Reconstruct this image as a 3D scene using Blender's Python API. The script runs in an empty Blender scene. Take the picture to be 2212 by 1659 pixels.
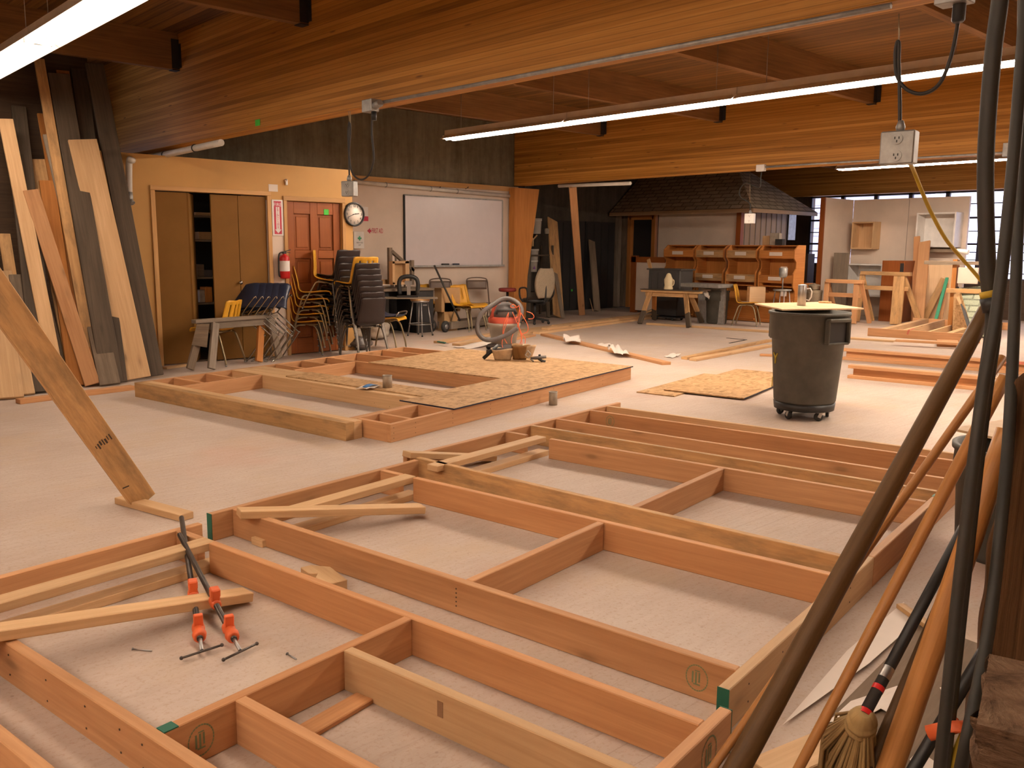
import bpy, bmesh, math, random
from mathutils import Vector, Matrix
random.seed(7)
R = math.radians
scene = bpy.context.scene
COL = scene.collection

# ------------------------------------------------------------------ camera model (2212 x 1659 frame)
F = 1882.0; PITCH = R(8.85); ROLL = R(0.5); YAWB = R(-47.2); H = 1.45
def ray(px, py):
    x = (px-1106)/F; y = (py-829.5)/F
    c, s = math.cos(ROLL), math.sin(ROLL)
    x, y = c*x+s*y, -s*x+c*y
    cp, sp_ = math.cos(PITCH), math.sin(PITCH)
    Rr, Fw, U = x, cp-sp_*y, -sp_-cp*y
    cb, sb = math.cos(YAWB), math.sin(YAWB)
    return Vector((-Rr*sb+Fw*cb, -Rr*cb-Fw*sb, U))
EYE = Vector((0, 0, H))
def G(px, py, z=0.0):
    r = ray(px, py); return EYE + r*((z-H)/r.z)
def atX(px, py, X):
    r = ray(px, py); return EYE + r*(X/r.x)
def atY(px, py, Y):
    r = ray(px, py); return EYE + r*(Y/r.y)
def atD(px, py, d):
    return EYE + ray(px, py)*d
# frame axes of the wall frames lying on the floor: s along the studs, p along the plates
ES = Vector((0.15816, -0.98741, 0)); EP = Vector((0.98741, 0.15816, 0)); O_SP = Vector((1.7272, 4.0844, 0))
def SP(s, p, z=0.0): return O_SP + ES*s + EP*p + Vector((0, 0, z))

cam_d = bpy.data.cameras.new('camera'); cam = bpy.data.objects.new('camera', cam_d); COL.objects.link(cam)
cam_d.sensor_fit = 'HORIZONTAL'; cam_d.sensor_width = 36.0; cam_d.lens = F/2212*36.0
cam_d.clip_start = 0.05; cam_d.clip_end = 200
fwd = (ray(1106, 829.5)).normalized()
rgt = (ray(1116, 829.5)-ray(1096, 829.5)).normalized()
upv = rgt.cross(fwd)
M = Matrix((rgt, upv, -fwd)).transposed().to_4x4(); M.translation = EYE
cam.matrix_world = M
scene.camera = cam

# ------------------------------------------------------------------ mesh builder
class MB:
    def __init__(self):
        self.bm = bmesh.new(); self.uv = self.bm.loops.layers.uv.new('UVMap')
    def _uvface(self, f, du, dv, off):
        for l in f.loops:
            co = l.vert.co
            l[self.uv].uv = (co.dot(du)+off[0], co.dot(dv)+off[1])
    def box(self, c, size, m=None, along=None):
        """box centred at c; m = rotation matrix (3x3)"""
        sx, sy, sz = (v/2 for v in size)
        m = m or Matrix.Identity(3); c = Vector(c)
        vs = [self.bm.verts.new(c + m @ Vector((x*sx, y*sy, z*sz))) for x in (-1, 1) for y in (-1, 1) for z in (-1, 1)]
        idx = [(0,1,3,2),(4,6,7,5),(0,4,5,1),(2,3,7,6),(0,2,6,4),(1,5,7,3)]
        ax = [m.col[0], m.col[1], m.col[2]]
        L = along if along is not None else max(range(3), key=lambda i: size[i])
        off = (random.uniform(0, 50), random.uniform(0, 50))
        for k, q in enumerate(idx):
            f = self.bm.faces.new([vs[i] for i in q]); n = k//2
            others = [i for i in range(3) if i != n]
            if L in others:
                o = [i for i in others if i != L][0]
                self._uvface(f, ax[L], ax[o], (off[0], off[1]+k*1.37))
            else:
                self._uvface(f, ax[others[0]]*.3, ax[others[1]], (off[0]+3, off[1]+k*1.37))
        return self
    def beam(self, p0, p1, w, t, up=(0, 0, 1), u0=0):
        """board from p0 to p1 (centre line), w across, t along up"""
        p0 = Vector(p0); p1 = Vector(p1); d = p1-p0; L = d.length; d.normalize()
        up = Vector(up); side = d.cross(up)
        if side.length < 1e-5: side = d.cross(Vector((0, 1, 0)))
        side.normalize(); u = side.cross(d).normalized()
        m = Matrix((d, side, u)).transposed()
        return self.box((p0+p1)/2, (L, w, t), m, along=0)
    def tube(self, pts, r, seg=8, caps=True, closed=False):
        pts = [Vector(p) for p in pts]; n = len(pts)
        rs = r if isinstance(r, (list, tuple)) else [r]*n
        rings = []; prev = None; acc = 0
        for i, p in enumerate(pts):
            if closed: t = pts[(i+1) % n]-pts[i-1]
            else: t = pts[min(i+1, n-1)]-pts[max(i-1, 0)]
            t.normalize()
            if prev is None:
                a = t.orthogonal().normalized()
            else:
                a = prev - t*prev.dot(t)
                if a.length < 1e-6: a = t.orthogonal()
                a.normalize()
            prev = a; b = t.cross(a)
            rings.append([self.bm.verts.new(p+(a*math.cos(2*math.pi*k/seg)+b*math.sin(2*math.pi*k/seg))*rs[i]) for k in range(seg)])
        off = random.uniform(0, 30); us = [0]
        for i in range(1, n): us.append(us[-1]+(pts[i]-pts[i-1]).length)
        rng = range(n) if closed else range(n-1)
        for i in rng:
            j = (i+1) % n
            for k in range(seg):
                k2 = (k+1) % seg
                f = self.bm.faces.new((rings[i][k], rings[j][k], rings[j][k2], rings[i][k2])); f.smooth = True
                vals = [(us[i], k), (us[j] if j else us[i]+.1, k), (us[j] if j else us[i]+.1, k+1), (us[i], k+1)]
                for l, (uu, kk) in zip(f.loops, vals): l[self.uv].uv = (uu+off, kk*rs[i]*2*math.pi/seg+off)
        if caps and not closed:
            self.bm.faces.new(rings[0]); self.bm.faces.new(list(reversed(rings[-1])))
        return self
    def lathe(self, prof, seg=24, c=(0, 0, 0), m=None, cap0=True, cap1=True, smooth=True):
        c = Vector(c); m = m or Matrix.Identity(3); rings = []
        for r, z in prof:
            rings.append([self.bm.verts.new(c+m @ Vector((r*math.cos(2*math.pi*k/seg), r*math.sin(2*math.pi*k/seg), z))) for k in range(seg)])
        for i in range(len(prof)-1):
            for k in range(seg):
                k2 = (k+1) % seg
                f = self.bm.faces.new((rings[i][k], rings[i][k2], rings[i+1][k2], rings[i+1][k])); f.smooth = smooth
                vals = [(k, i), (k+1, i), (k+1, i+1), (k, i+1)]
                for l, (a, b) in zip(f.loops, vals): l[self.uv].uv = (prof[b][1], a*2*math.pi*max(prof[0][0], .01)/seg)
        if cap0 and prof[0][0] > 1e-5: self.bm.faces.new(list(reversed(rings[0])))
        if cap1 and prof[-1][0] > 1e-5: self.bm.faces.new(rings[-1])
        return self
    def prism(self, poly, h, m=None, c=(0, 0, 0)):
        """2D polygon (x,y) extruded by h along z, through m,c"""
        c = Vector(c); m = m or Matrix.Identity(3)
        a = [self.bm.verts.new(c+m @ Vector((x, y, 0))) for x, y in poly]
        b = [self.bm.verts.new(c+m @ Vector((x, y, h))) for x, y in poly]
        n = len(poly); fs = [self.bm.faces.new(list(reversed(a))), self.bm.faces.new(b)]
        for i in range(n):
            j = (i+1) % n; fs.append(self.bm.faces.new((a[i], a[j], b[j], b[i])))
        off = (random.uniform(0, 40), random.uniform(0, 40))
        for f in fs[:2]: self._uvface(f, m.col[0], m.col[1], off)
        for f in fs[2:]: self._uvface(f, m.col[0]+m.col[1]*.5, m.col[2], off)
        return self
    def poly3(self, pts, thick, n=None):
        """slab whose top outline is pts (3D, planar), thickness downwards along -n"""
        pts = [Vector(p) for p in pts]
        n = Vector(n) if n is not None else (pts[1]-pts[0]).cross(pts[2]-pts[0]).normalized()
        a = [self.bm.verts.new(p) for p in pts]; b = [self.bm.verts.new(p-n*thick) for p in pts]
        fs = [self.bm.faces.new(a), self.bm.faces.new(list(reversed(b)))]; k = len(pts)
        for i in range(k):
            j = (i+1) % k; fs.append(self.bm.faces.new((a[j], a[i], b[i], b[j])))
        d = (pts[1]-pts[0]).normalized(); e = n.cross(d)
        off = (random.uniform(0, 40), random.uniform(0, 40))
        for f in fs: self._uvface(f, d, e if abs(f.normal.dot(n)) > .5 else (e+n), off)
        return self
    def grid(self, fn, nu, nv, thick=0.0, closed_u=False):
        """surface fn(u,v)->(x,y,z), u,v in 0..1; given thickness by offsetting along normals"""
        V = [[Vector(fn(i/nu, j/nv)) for j in range(nv+1)] for i in range(nu+1)]
        def layer(P): return [[self.bm.verts.new(p) for p in row] for row in P]
        A = layer(V)
        def faces(L, flip):
            for i in range(nu):
                for j in range(nv):
                    q = (L[i][j], L[i+1][j], L[i+1][j+1], L[i][j+1])
                    f = self.bm.faces.new(tuple(reversed(q)) if flip else q); f.smooth = True
                    for l in f.loops: l[self.uv].uv = (l.vert.co.x, l.vert.co.y)
        faces(A, False)
        if thick:
            N = [[None]*(nv+1) for _ in range(nu+1)]
            for i in range(nu+1):
                for j in range(nv+1):
                    du = V[min(i+1, nu)][j]-V[max(i-1, 0)][j]; dv = V[i][min(j+1, nv)]-V[i][max(j-1, 0)]
                    nn = du.cross(dv); N[i][j] = nn.normalized() if nn.length > 1e-9 else Vector((0, 0, 1))
            B = layer([[V[i][j]-N[i][j]*thick for j in range(nv+1)] for i in range(nu+1)])
            faces(B, True)
            for i in range(nu):
                self.bm.faces.new((A[i+1][0], A[i][0], B[i][0], B[i+1][0])); self.bm.faces.new((A[i][nv], A[i+1][nv], B[i+1][nv], B[i][nv]))
            for j in range(nv):
                self.bm.faces.new((A[0][j], A[0][j+1], B[0][j+1], B[0][j])); self.bm.faces.new((A[nu][j+1], A[nu][j], B[nu][j], B[nu][j+1]))
        return self
    def sphere(self, c, r, m=None, seg=12, rings=8):
        prof = [(math.sin(math.pi*i/rings)*(1 if 0 < i < rings else 0), -math.cos(math.pi*i/rings)) for i in range(rings+1)]
        rr = r if isinstance(r, (tuple, list)) else (r, r, r)
        mm = (m or Matrix.Identity(3)) @ Matrix.Diagonal(rr)
        prof = [(max(a, 1e-4), b) for a, b in prof]
        return self.lathe(prof, seg, c, mm)
    def torus(self, c, R0, r, m=None, seg=20, seg2=8, a0=0, a1=2*math.pi):
        m = m or Matrix.Identity(3); c = Vector(c); full = abs(a1-a0-2*math.pi) < 1e-6
        n = seg if full else seg+1
        pts = [c+m @ Vector((R0*math.cos(a0+(a1-a0)*i/seg), R0*math.sin(a0+(a1-a0)*i/seg), 0)) for i in range(n)]
        return self.tube(pts, r, seg2, closed=full)
    def text(self, s, size, m, c, depth=0.001, align='CENTER'):
        cu = bpy.data.curves.new('t', 'FONT'); cu.body = s; cu.size = size; cu.align_x = align; cu.align_y = 'CENTER'; cu.extrude = depth; cu.resolution_u = 2
        ob = bpy.data.objects.new('t', cu); COL.objects.link(ob)
        dg = bpy.context.evaluated_depsgraph_get(); me = bpy.data.meshes.new_from_object(ob.evaluated_get(dg))
        T = m.to_4x4(); T.translation = Vector(c); me.transform(T)
        self.bm.from_mesh(me); bpy.data.objects.remove(ob); bpy.data.curves.remove(cu); bpy.data.meshes.remove(me)
        return self
    def xf(self, mat4):
        bmesh.ops.transform(self.bm, matrix=mat4, verts=self.bm.verts); return self
    def mesh(self, name):
        bmesh.ops.recalc_face_normals(self.bm, faces=self.bm.faces)
        me = bpy.data.meshes.new(name); self.bm.to_mesh(me); self.bm.free(); return me

def set_props(o, label=None, cat=None, group=None, kind=None):
    if label: o['label'] = label
    if cat: o['category'] = cat
    if group: o['group'] = group
    if kind: o['kind'] = kind
    return o
def thing(name, label, cat, loc=(0, 0, 0), rz=0.0, group=None):
    o = bpy.data.objects.new(name, None); o.empty_display_size = .1; COL.objects.link(o)
    o.location = loc; o.rotation_euler = (0, 0, rz)
    return set_props(o, label, cat, group)
def _mw(o):
    return Matrix.LocRotScale(o.location, o.rotation_euler, o.scale)
def _bev(o, b, seg=1):
    if b:
        md = o.modifiers.new('bevel', 'BEVEL'); md.width = b; md.segments = seg; md.limit_method = 'ANGLE'; md.angle_limit = R(40)
def part(name, mb, m, parent, label=None, bev=0, world=True, kind=None):
    """mesh child; world=True -> mb coordinates are world coordinates"""
    if world:
        mats = []; q = parent
        while q is not None: mats.append(_mw(q)); q = q.parent
        T = Matrix.Identity(4)
        for k in reversed(mats): T = T @ k
        mb.xf(T.inverted())
    o = bpy.data.objects.new(name, mb.mesh(name)); COL.objects.link(o); o.parent = parent
    o.data.materials.append(m); _bev(o, bev)
    if label: o['label'] = label
    if kind: o['kind'] = kind
    return o
def single(name, mb, m, label, cat, group=None, bev=0, kind=None):
    bb = [v.co for v in mb.bm.verts]
    c = Vector(((min(v.x for v in bb)+max(v.x for v in bb))/2, (min(v.y for v in bb)+max(v.y for v in bb))/2, min(v.z for v in bb)))
    mb.xf(Matrix.Translation(-c))
    o = bpy.data.objects.new(name, mb.mesh(name)); COL.objects.link(o); o.location = c
    o.data.materials.append(m); _bev(o, bev)
    return set_props(o, label, cat, group, kind)
def struct(name, mb, m, parent=None, bev=0):
    o = bpy.data.objects.new(name, mb.mesh(name)); COL.objects.link(o); o.data.materials.append(m); _bev(o, bev)
    o['kind'] = 'structure'
    if parent: o.parent = parent
    return o
def copy_tree(o, loc=None, rot=None, label=None, group=None, parent=None):
    c = o.copy(); COL.objects.link(c)
    if parent: c.parent = parent
    if loc is not None: c.location = loc
    if rot is not None: c.rotation_euler = rot
    if label: c['label'] = label
    if group: c['group'] = group
    for ch in list(o.children): copy_tree(ch, parent=c)
    return c
def RZ(a): return Matrix.Rotation(a, 3, 'Z')
def RX(a): return Matrix.Rotation(a, 3, 'X')
def RY(a): return Matrix.Rotation(a, 3, 'Y')
def basis(x, z=(0, 0, 1)):
    x = Vector(x).normalized(); z = Vector(z); y = z.cross(x).normalized(); z = x.cross(y); return Matrix((x, y, z)).transposed()

# ------------------------------------------------------------------ materials
class NT:
    def __init__(self, name):
        self.m = bpy.data.materials.new(name); self.m.use_nodes = True
        self.t = self.m.node_tree; self.b = self.t.nodes['Principled BSDF']
    def n(self, typ, **kw):
        nd = self.t.nodes.new(typ)
        for k, v in kw.items():
            if hasattr(nd, k): setattr(nd, k, v)
            else: self.set(nd, k, v)
        return nd
    def set(self, nd, k, v):
        s = nd.inputs[k]
        if isinstance(v, bpy.types.NodeSocket): self.t.links.new(v, s)
        else: s.default_value = v
    def coord(self, kind='UV'):
        return self.n('ShaderNodeTexCoord').outputs[kind]
    def mapping(self, vec, scale=(1, 1, 1), loc=(0, 0, 0)):
        nd = self.n('ShaderNodeMapping'); self.set(nd, 'Vector', vec); nd.inputs['Scale'].default_value = scale; nd.inputs['Location'].default_value = loc
        return nd.outputs[0]
    def noise(self, vec, scale=5, detail=3, rough=.55, dist=0, dim='3D'):
        nd = self.n('ShaderNodeTexNoise'); nd.noise_dimensions = dim
        self.set(nd, 'Vector', vec); nd.inputs['Scale'].default_value = scale; nd.inputs['Detail'].default_value = detail
        nd.inputs['Roughness'].default_value = rough; nd.inputs['Distortion'].default_value = dist
        return nd.outputs[0]
    def voro(self, vec, scale=5, feat='F1', out='Distance', rand=1.0):
        nd = self.n('ShaderNodeTexVoronoi'); nd.feature = feat; self.set(nd, 'Vector', vec); nd.inputs['Scale'].default_value = scale; nd.inputs['Randomness'].default_value = rand
        return nd.outputs[out]
    def ramp(self, fac, stops):
        nd = self.n('ShaderNodeValToRGB'); self.set(nd, 'Fac', fac); r = nd.color_ramp
        while len(r.elements) < len(stops): r.elements.new(.5)
        for e, (p, c) in zip(r.elements, stops):
            e.position = p; e.color = c if len(c) == 4 else (*c, 1)
        return nd.outputs[0]
    def mix(self, fac, a, b, mode='MIX'):
        nd = self.n('ShaderNodeMix'); nd.data_type = 'RGBA'; nd.blend_type = mode
        def st(i, v):
            if isinstance(v, bpy.types.NodeSocket): self.t.links.new(v, nd.inputs[i])
            else: nd.inputs[i].default_value = v if not isinstance(v, tuple) or len(v) == 4 else (*v, 1)
        st(0, fac); st(6, a); st(7, b); return nd.outputs[2]
    def math(self, op, a, b=0.0):
        nd = self.n('ShaderNodeMath'); nd.operation = op
        for i, v in enumerate((a, b)):
            if isinstance(v, bpy.types.NodeSocket): self.t.links.new(v, nd.inputs[i])
            else: nd.inputs[i].default_value = v
        return nd.outputs[0]
    def sep(self, vec):
        nd = self.n('ShaderNodeSeparateXYZ'); self.set(nd, 'Vector', vec); return nd.outputs
    def comb(self, x, y, z=0.0):
        nd = self.n('ShaderNodeCombineXYZ')
        for i, v in enumerate((x, y, z)):
            if isinstance(v, bpy.types.NodeSocket): self.t.links.new(v, nd.inputs[i])
            else: nd.inputs[i].default_value = v
        return nd.outputs[0]
    def rnd(self):
        return self.n('ShaderNodeObjectInfo').outputs['Random']
    def bump(self, h, strength=.3, dist=.01):
        nd = self.n('ShaderNodeBump'); self.set(nd, 'Height', h); nd.inputs['Strength'].default_value = strength; nd.inputs['Distance'].default_value = dist
        self.t.links.new(nd.outputs[0], self.b.inputs['Normal'])
    def out(self, col, rough=.6, metal=0.0, spec=.4):
        self.set(self.b, 'Base Color', col if isinstance(col, bpy.types.NodeSocket) else (*col[:3], 1))
        self.set(self.b, 'Roughness', rough); self.b.inputs['Metallic'].default_value = metal
        self.b.inputs['Specular IOR Level'].default_value = spec
        return self.m

def wood(name, dark, light, knots=.5, rough=.62, gs=1.0, var=.25, spec=.25, dirt=0.0):
    n = NT(name); uv = n.coord('UV')
    v1 = n.mapping(uv, (1.1*gs, 26*gs, 1)); g = n.noise(v1, 1.6, 5, .6, .6)
    v2 = n.mapping(uv, (.5, 3.2, 1)); g2 = n.noise(v2, 1.3, 2, .5, .4)
    f = n.math('ADD', n.math('MULTIPLY', g, .62), n.math('MULTIPLY', g2, .38))
    c = n.ramp(f, [(.32, dark), (.52, tuple((a+b)/2 for a, b in zip(dark, light))), (.68, light)])
    if knots:
        kv = n.mapping(uv, (1.5, 4.2, 1)); d = n.voro(kv, 1.15)
        kf = n.ramp(d, [(.0, (1, 1, 1)), (.05, (.9,)*3), (.10, (.3,)*3), (.19, (0, 0, 0))])
        c = n.mix(n.math('MULTIPLY', kf, knots), c, tuple(a*.33 for a in dark))
    if dirt:
        dn = n.noise(n.mapping(uv, (1.2, 5, 1)), 2.2, 5, .7)
        df = n.ramp(dn, [(.45, (0, 0, 0)), (.7, (1, 1, 1))])
        c = n.mix(n.math('MULTIPLY', df, dirt), c, (.10, .075, .05))
    hs = n.n('ShaderNodeHueSaturation'); n.set(hs, 'Color', c)
    n.set(hs, 'Value', n.math('ADD', n.math('MULTIPLY', n.rnd(), var), 1-var*.55))
    n.bump(g, .12, .004)
    return n.out(hs.outputs[0], rough, 0, spec)
def paint(name, col, rough=.5, metal=0.0, noise=.12, scale=6, spec=.4, bump=0):
    n = NT(name); o = n.coord('Object'); g = n.noise(o, scale, 4, .6)
    c = n.mix(n.ramp(g, [(.3, (0, 0, 0)), (.75, (1, 1, 1))]), tuple(a*(1-noise) for a in col), tuple(min(1, a*(1+noise*.6)) for a in col))
    if bump: n.bump(n.noise(o, scale*12, 3), bump, .003)
    return n.out(c, rough, metal, spec)
def emis(name, col, st):
    n = NT(name); n.b.inputs['Emission Color'].default_value = (*col, 1); n.b.inputs['Emission Strength'].default_value = st
    return n.out(col, .5)

MT = {}
MT['fir'] = wood('fir', (0.440, 0.215, 0.095), (0.640, 0.351, 0.171), .55)
MT['fir_red'] = wood('fir_red', (0.430, 0.198, 0.084), (0.600, 0.311, 0.140), .4)
MT['pine'] = wood('pine', (0.500, 0.304, 0.149), (0.680, 0.451, 0.249), .65)
MT['pine_dirty'] = wood('pine_dirty', (0.440, 0.242, 0.098), (0.640, 0.391, 0.180), .4, dirt=.55)
MT['old_wood'] = wood('old_wood', (.13, .095, .065), (.27, .20, .14), .4, dirt=.5)
MT['dark_wood'] = wood('dark_wood', (.055, .04, .028), (.13, .095, .065), .3, dirt=.4)
MT['grey_wood'] = wood('grey_wood', (.17, .13, .095), (.30, .24, .18), .3, dirt=.45)
MT['orange_wood'] = wood('orange_wood', (0.360, 0.133, 0.030), (0.550, 0.232, 0.059), .2)
MT['cab_wood'] = wood('cab_wood', (0.400, 0.146, 0.033), (0.580, 0.241, 0.063), .1, rough=.45)
MT['grey_light'] = wood('grey_light', (.27, .22, .17), (.45, .38, .30), .3, dirt=.3)
MT['door_wood'] = wood('door_wood', (0.231, 0.061, 0.014), (0.313, 0.097, 0.022), .0, rough=.4)
MT['handle_wood'] = wood('handle_wood', (.30, .125, .035), (.50, .235, .075), .0, rough=.4, gs=2.0)
MT['handle_dark'] = wood('handle_dark', (.07, .036, .013), (.125, .066, .024), .0, rough=.5, gs=2.0)
MT['ply'] = wood('ply', (0.620, 0.409, 0.230), (0.760, 0.539, 0.328), .1, gs=.6)
MT['hardboard'] = paint('hardboard', (.36, .22, .12), .6, noise=.1)
# ------------------------------------------------------------------ setting materials
def m_floor():
    n = NT('floor_board'); o = n.coord('Object')
    g = n.noise(n.mapping(o, (1, 1, 1)), .9, 4, .6); g2 = n.noise(o, 55, 3, .7); g3 = n.noise(n.mapping(o, (2.2, 14, 1)), 2, 4, .6)
    base = n.ramp(g, [(.3, (.44, .345, .29)), (.5, (.52, .425, .365)), (.7, (.58, .49, .43))])
    c = n.mix(.35, base, n.ramp(g3, [(.3, (.43, .325, .255)), (.7, (.58, .48, .41))]))
    c = n.mix(n.math('MULTIPLY', n.ramp(g2, [(.52, (0, 0, 0)), (.66, (1, 1, 1))]), .42), c, (.38, .25, .155))
    pa = n.noise(n.mapping(o, (1, 1, 1), (3, 9, 0)), 1.7, 5, .65); c = n.mix(n.math('MULTIPLY', n.ramp(pa, [(.5, (0, 0, 0)), (.68, (1, 1, 1))]), .4), c, (.52, .385, .255))
    # narrow board seams running along X, fading where sawdust lies
    s = n.sep(o); y = n.math('ADD', n.math('MULTIPLY', s[1], 1/.085), n.math('MULTIPLY', n.noise(o, .6, 2), .25))
    fr = n.math('FRACT', y); ln = n.ramp(fr, [(.0, (1, 1, 1)), (.035, (0, 0, 0)), (.965, (0, 0, 0)), (1.0, (1, 1, 1))])
    fade = n.ramp(n.noise(o, .55, 3), [(.47, (0, 0, 0)), (.62, (1, 1, 1))])
    c = n.mix(n.math('MULTIPLY', n.math('MULTIPLY', ln, fade), .38), c, (.25, .15, .09))
    st = n.ramp(n.noise(n.mapping(o, (1, 1, 1), (7, 3, 0)), .75, 3, .5), [(.60, (0, 0, 0)), (.70, (1, 1, 1))])
    c = n.mix(n.math('MULTIPLY', st, .22), c, (.55, .27, .19))
    sp = n.ramp(n.voro(o, 9), [(.0, (1, 1, 1)), (.04, (1, 1, 1)), (.06, (0, 0, 0))])
    c = n.mix(n.math('MULTIPLY', sp, .35), c, (.22, .14, .09))
    n.bump(g2, .1, .004)
    return n.out(c, .75, 0, .2)
MT['floor'] = m_floor()
def m_glulam():
    n = NT('glulam'); uv = n.coord('UV'); s = n.sep(uv)
    lam = n.math('MULTIPLY', s[1], 1/.040); lid = n.math('FLOOR', lam)
    off = n.math('MULTIPLY', lid, 7.13)
    vec = n.comb(n.math('ADD', s[0], off), n.math('MULTIPLY', s[1], 1.0), off)
    g = n.noise(n.mapping(vec, (.7, 40, 1)), 1.5, 5, .6, .4)
    big = n.noise(n.mapping(n.comb(n.math('ADD', n.math('MULTIPLY', s[0], .22), off), n.math('MULTIPLY', lid, 3.3)), (1, 1, 1)), 1.0, 1)
    f = n.math('ADD', n.math('MULTIPLY', g, .40), n.math('MULTIPLY', big, .64))
    c = n.ramp(f, [(.30, (.205, .083, .012)), (.5, (.42, .182, .030)), (.70, (.61, .30, .065))])
    fr = n.math('FRACT', lam); ln = n.ramp(fr, [(.0, (1, 1, 1)), (.13, (0, 0, 0)), (.93, (0, 0, 0)), (1.0, (1, 1, 1))])
    c = n.mix(n.math('MULTIPLY', ln, .55), c, (.12, .05, .012))
    kd = n.voro(n.mapping(vec, (1.6, 9, 1)), 1.1)
    c = n.mix(n.math('MULTIPLY', n.ramp(kd, [(0, (1, 1, 1)), (.06, (.7,)*3), (.11, (0, 0, 0))]), .75), c, (.09, .03, .01))
    return n.out(c, .5, 0, .25)
MT['glulam'] = m_glulam()
def m_deck():
    n = NT('roof_deck'); o = n.coord('Object'); s = n.sep(o)
    lam = n.math('MULTIPLY', s[0], 1/.14); lid = n.math('FLOOR', lam); off = n.math('MULTIPLY', lid, 5.7)
    vec = n.comb(n.math('MULTIPLY', s[0], 30), n.math('ADD', n.math('MULTIPLY', s[1], .9), off), off)
    g = n.noise(vec, 1.2, 5, .6, .4); t = n.noise(n.comb(off, n.math('MULTIPLY', s[1], .15)), 1, 1)
    c = n.ramp(n.math('ADD', n.math('MULTIPLY', g, .5), n.math('MULTIPLY', t, .5)), [(.36, (.085, .040, .012)), (.64, (.29, .142, .042))])
    fr = n.math('FRACT', lam); ln = n.ramp(fr, [(.0, (1, 1, 1)), (.13, (0, 0, 0)), (.90, (0, 0, 0)), (1.0, (1, 1, 1))])
    c = n.mix(n.math('MULTIPLY', ln, .8), c, (.05, .02, .008))
    return n.out(c, .55, 0, .2)
MT['deck'] = m_deck(); MT['joist'] = wood('joist_wood', (.17, .08, .028), (.33, .165, .06), .2)
def m_concrete(name, a, b):
    n = NT(name); o = n.coord('Object')
    g = n.noise(n.mapping(o, (2.2, 2.2, .25)), 2.2, 5, .65); g2 = n.noise(o, 9, 5, .7)
    f = n.math('ADD', n.math('MULTIPLY', g, .7), n.math('MULTIPLY', g2, .3))
    c = n.ramp(f, [(.33, a), (.68, b)]); n.bump(g2, .2, .01)
    s = n.sep(o); fr = n.math('FRACT', n.math('MULTIPLY', s[0], 1/.2)); ln = n.ramp(fr, [(0, (1, 1, 1)), (.03, (0, 0, 0)), (.98, (0, 0, 0)), (1, (1, 1, 1))])
    c = n.mix(n.math('MULTIPLY', ln, .25), c, tuple(x*.5 for x in a))
    return n.out(c, .85, 0, .2)
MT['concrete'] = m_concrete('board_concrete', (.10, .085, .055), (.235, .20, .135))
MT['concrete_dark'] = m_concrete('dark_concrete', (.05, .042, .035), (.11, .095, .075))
MT['tan_wall'] = paint('tan_wall', (.55, .30, .09), .6, noise=.10, scale=1.5)
MT['white_wall'] = paint('white_wall', (.70, .575, .475), .55, noise=.07, scale=2.5)
MT['trim_wood'] = wood('trim_wood', (.44, .23, .08), (.60, .35, .14), .0, rough=.4)
MT['closet'] = paint('closet_panel', (.205, .098, .024), .6, noise=.08, scale=3, spec=.1)
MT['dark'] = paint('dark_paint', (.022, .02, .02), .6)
MT['darkbrown'] = wood('darkbrown', (.05, .03, .018), (.10, .06, .035), 0)
MT['steel'] = paint('steel', (.42, .41, .40), .35, metal=.9, noise=.2)
MT['galv'] = paint('galvanised', (.37, .36, .34), .5, metal=.55, noise=.25, scale=14)
MT['chrome'] = paint('chrome', (.40, .38, .36), .18, metal=1.0, noise=.1)
MT['pvc'] = paint('pvc_white', (.66, .61, .54), .45)
MT['white_paint'] = paint('white_paint', (.74, .70, .66), .4)
MT['black_plastic'] = paint('black_plastic', (.022, .021, .021), .45)
MT['rubber'] = paint('rubber', (.03, .029, .028), .7)
MT['green_tape'] = paint('green_tape', (.06, .55, .05), .6)
MT['mullion'] = paint('mullion', (.035, .028, .035), .6)
for nm, st in (('tube_left', 18.0), ('tube', 92.0), ('tube_far', 98.0), ('tube_back', 46.0)): MT[nm] = emis('lit_'+nm, (1.0, .835, .675), st)
MT['lamp_white'] = paint('lamp_white', (.85, .82, .78), .35)
def m_glass():
    n = NT('window_glass'); t = n.t; out = t.nodes['Material Output']
    tr = t.nodes.new('ShaderNodeBsdfTransparent'); gl = t.nodes.new('ShaderNodeBsdfGlossy'); gl.inputs['Roughness'].default_value = .05
    mx = t.nodes.new('ShaderNodeMixShader'); mx.inputs[0].default_value = .06
    t.links.new(tr.outputs[0], mx.inputs[1]); t.links.new(gl.outputs[0], mx.inputs[2]); t.links.new(mx.outputs[0], out.inputs[0])
    return n.m
MT['glass'] = m_glass()

# ------------------------------------------------------------------ room shell
CEIL = 3.83; ZB = 2.617; YW = 12.9; YW2 = 14.4; XW = 20.8; X0 = -4.0; Y0 = -4.0
struct('floor', MB().box((8.4, 5.2, -.06), (25.2, 19, .12)), MT['floor'])
struct('ceiling', MB().box((8.4, 5.2, CEIL+.06), (25.2, 19, .12)), MT['deck'])
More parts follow.
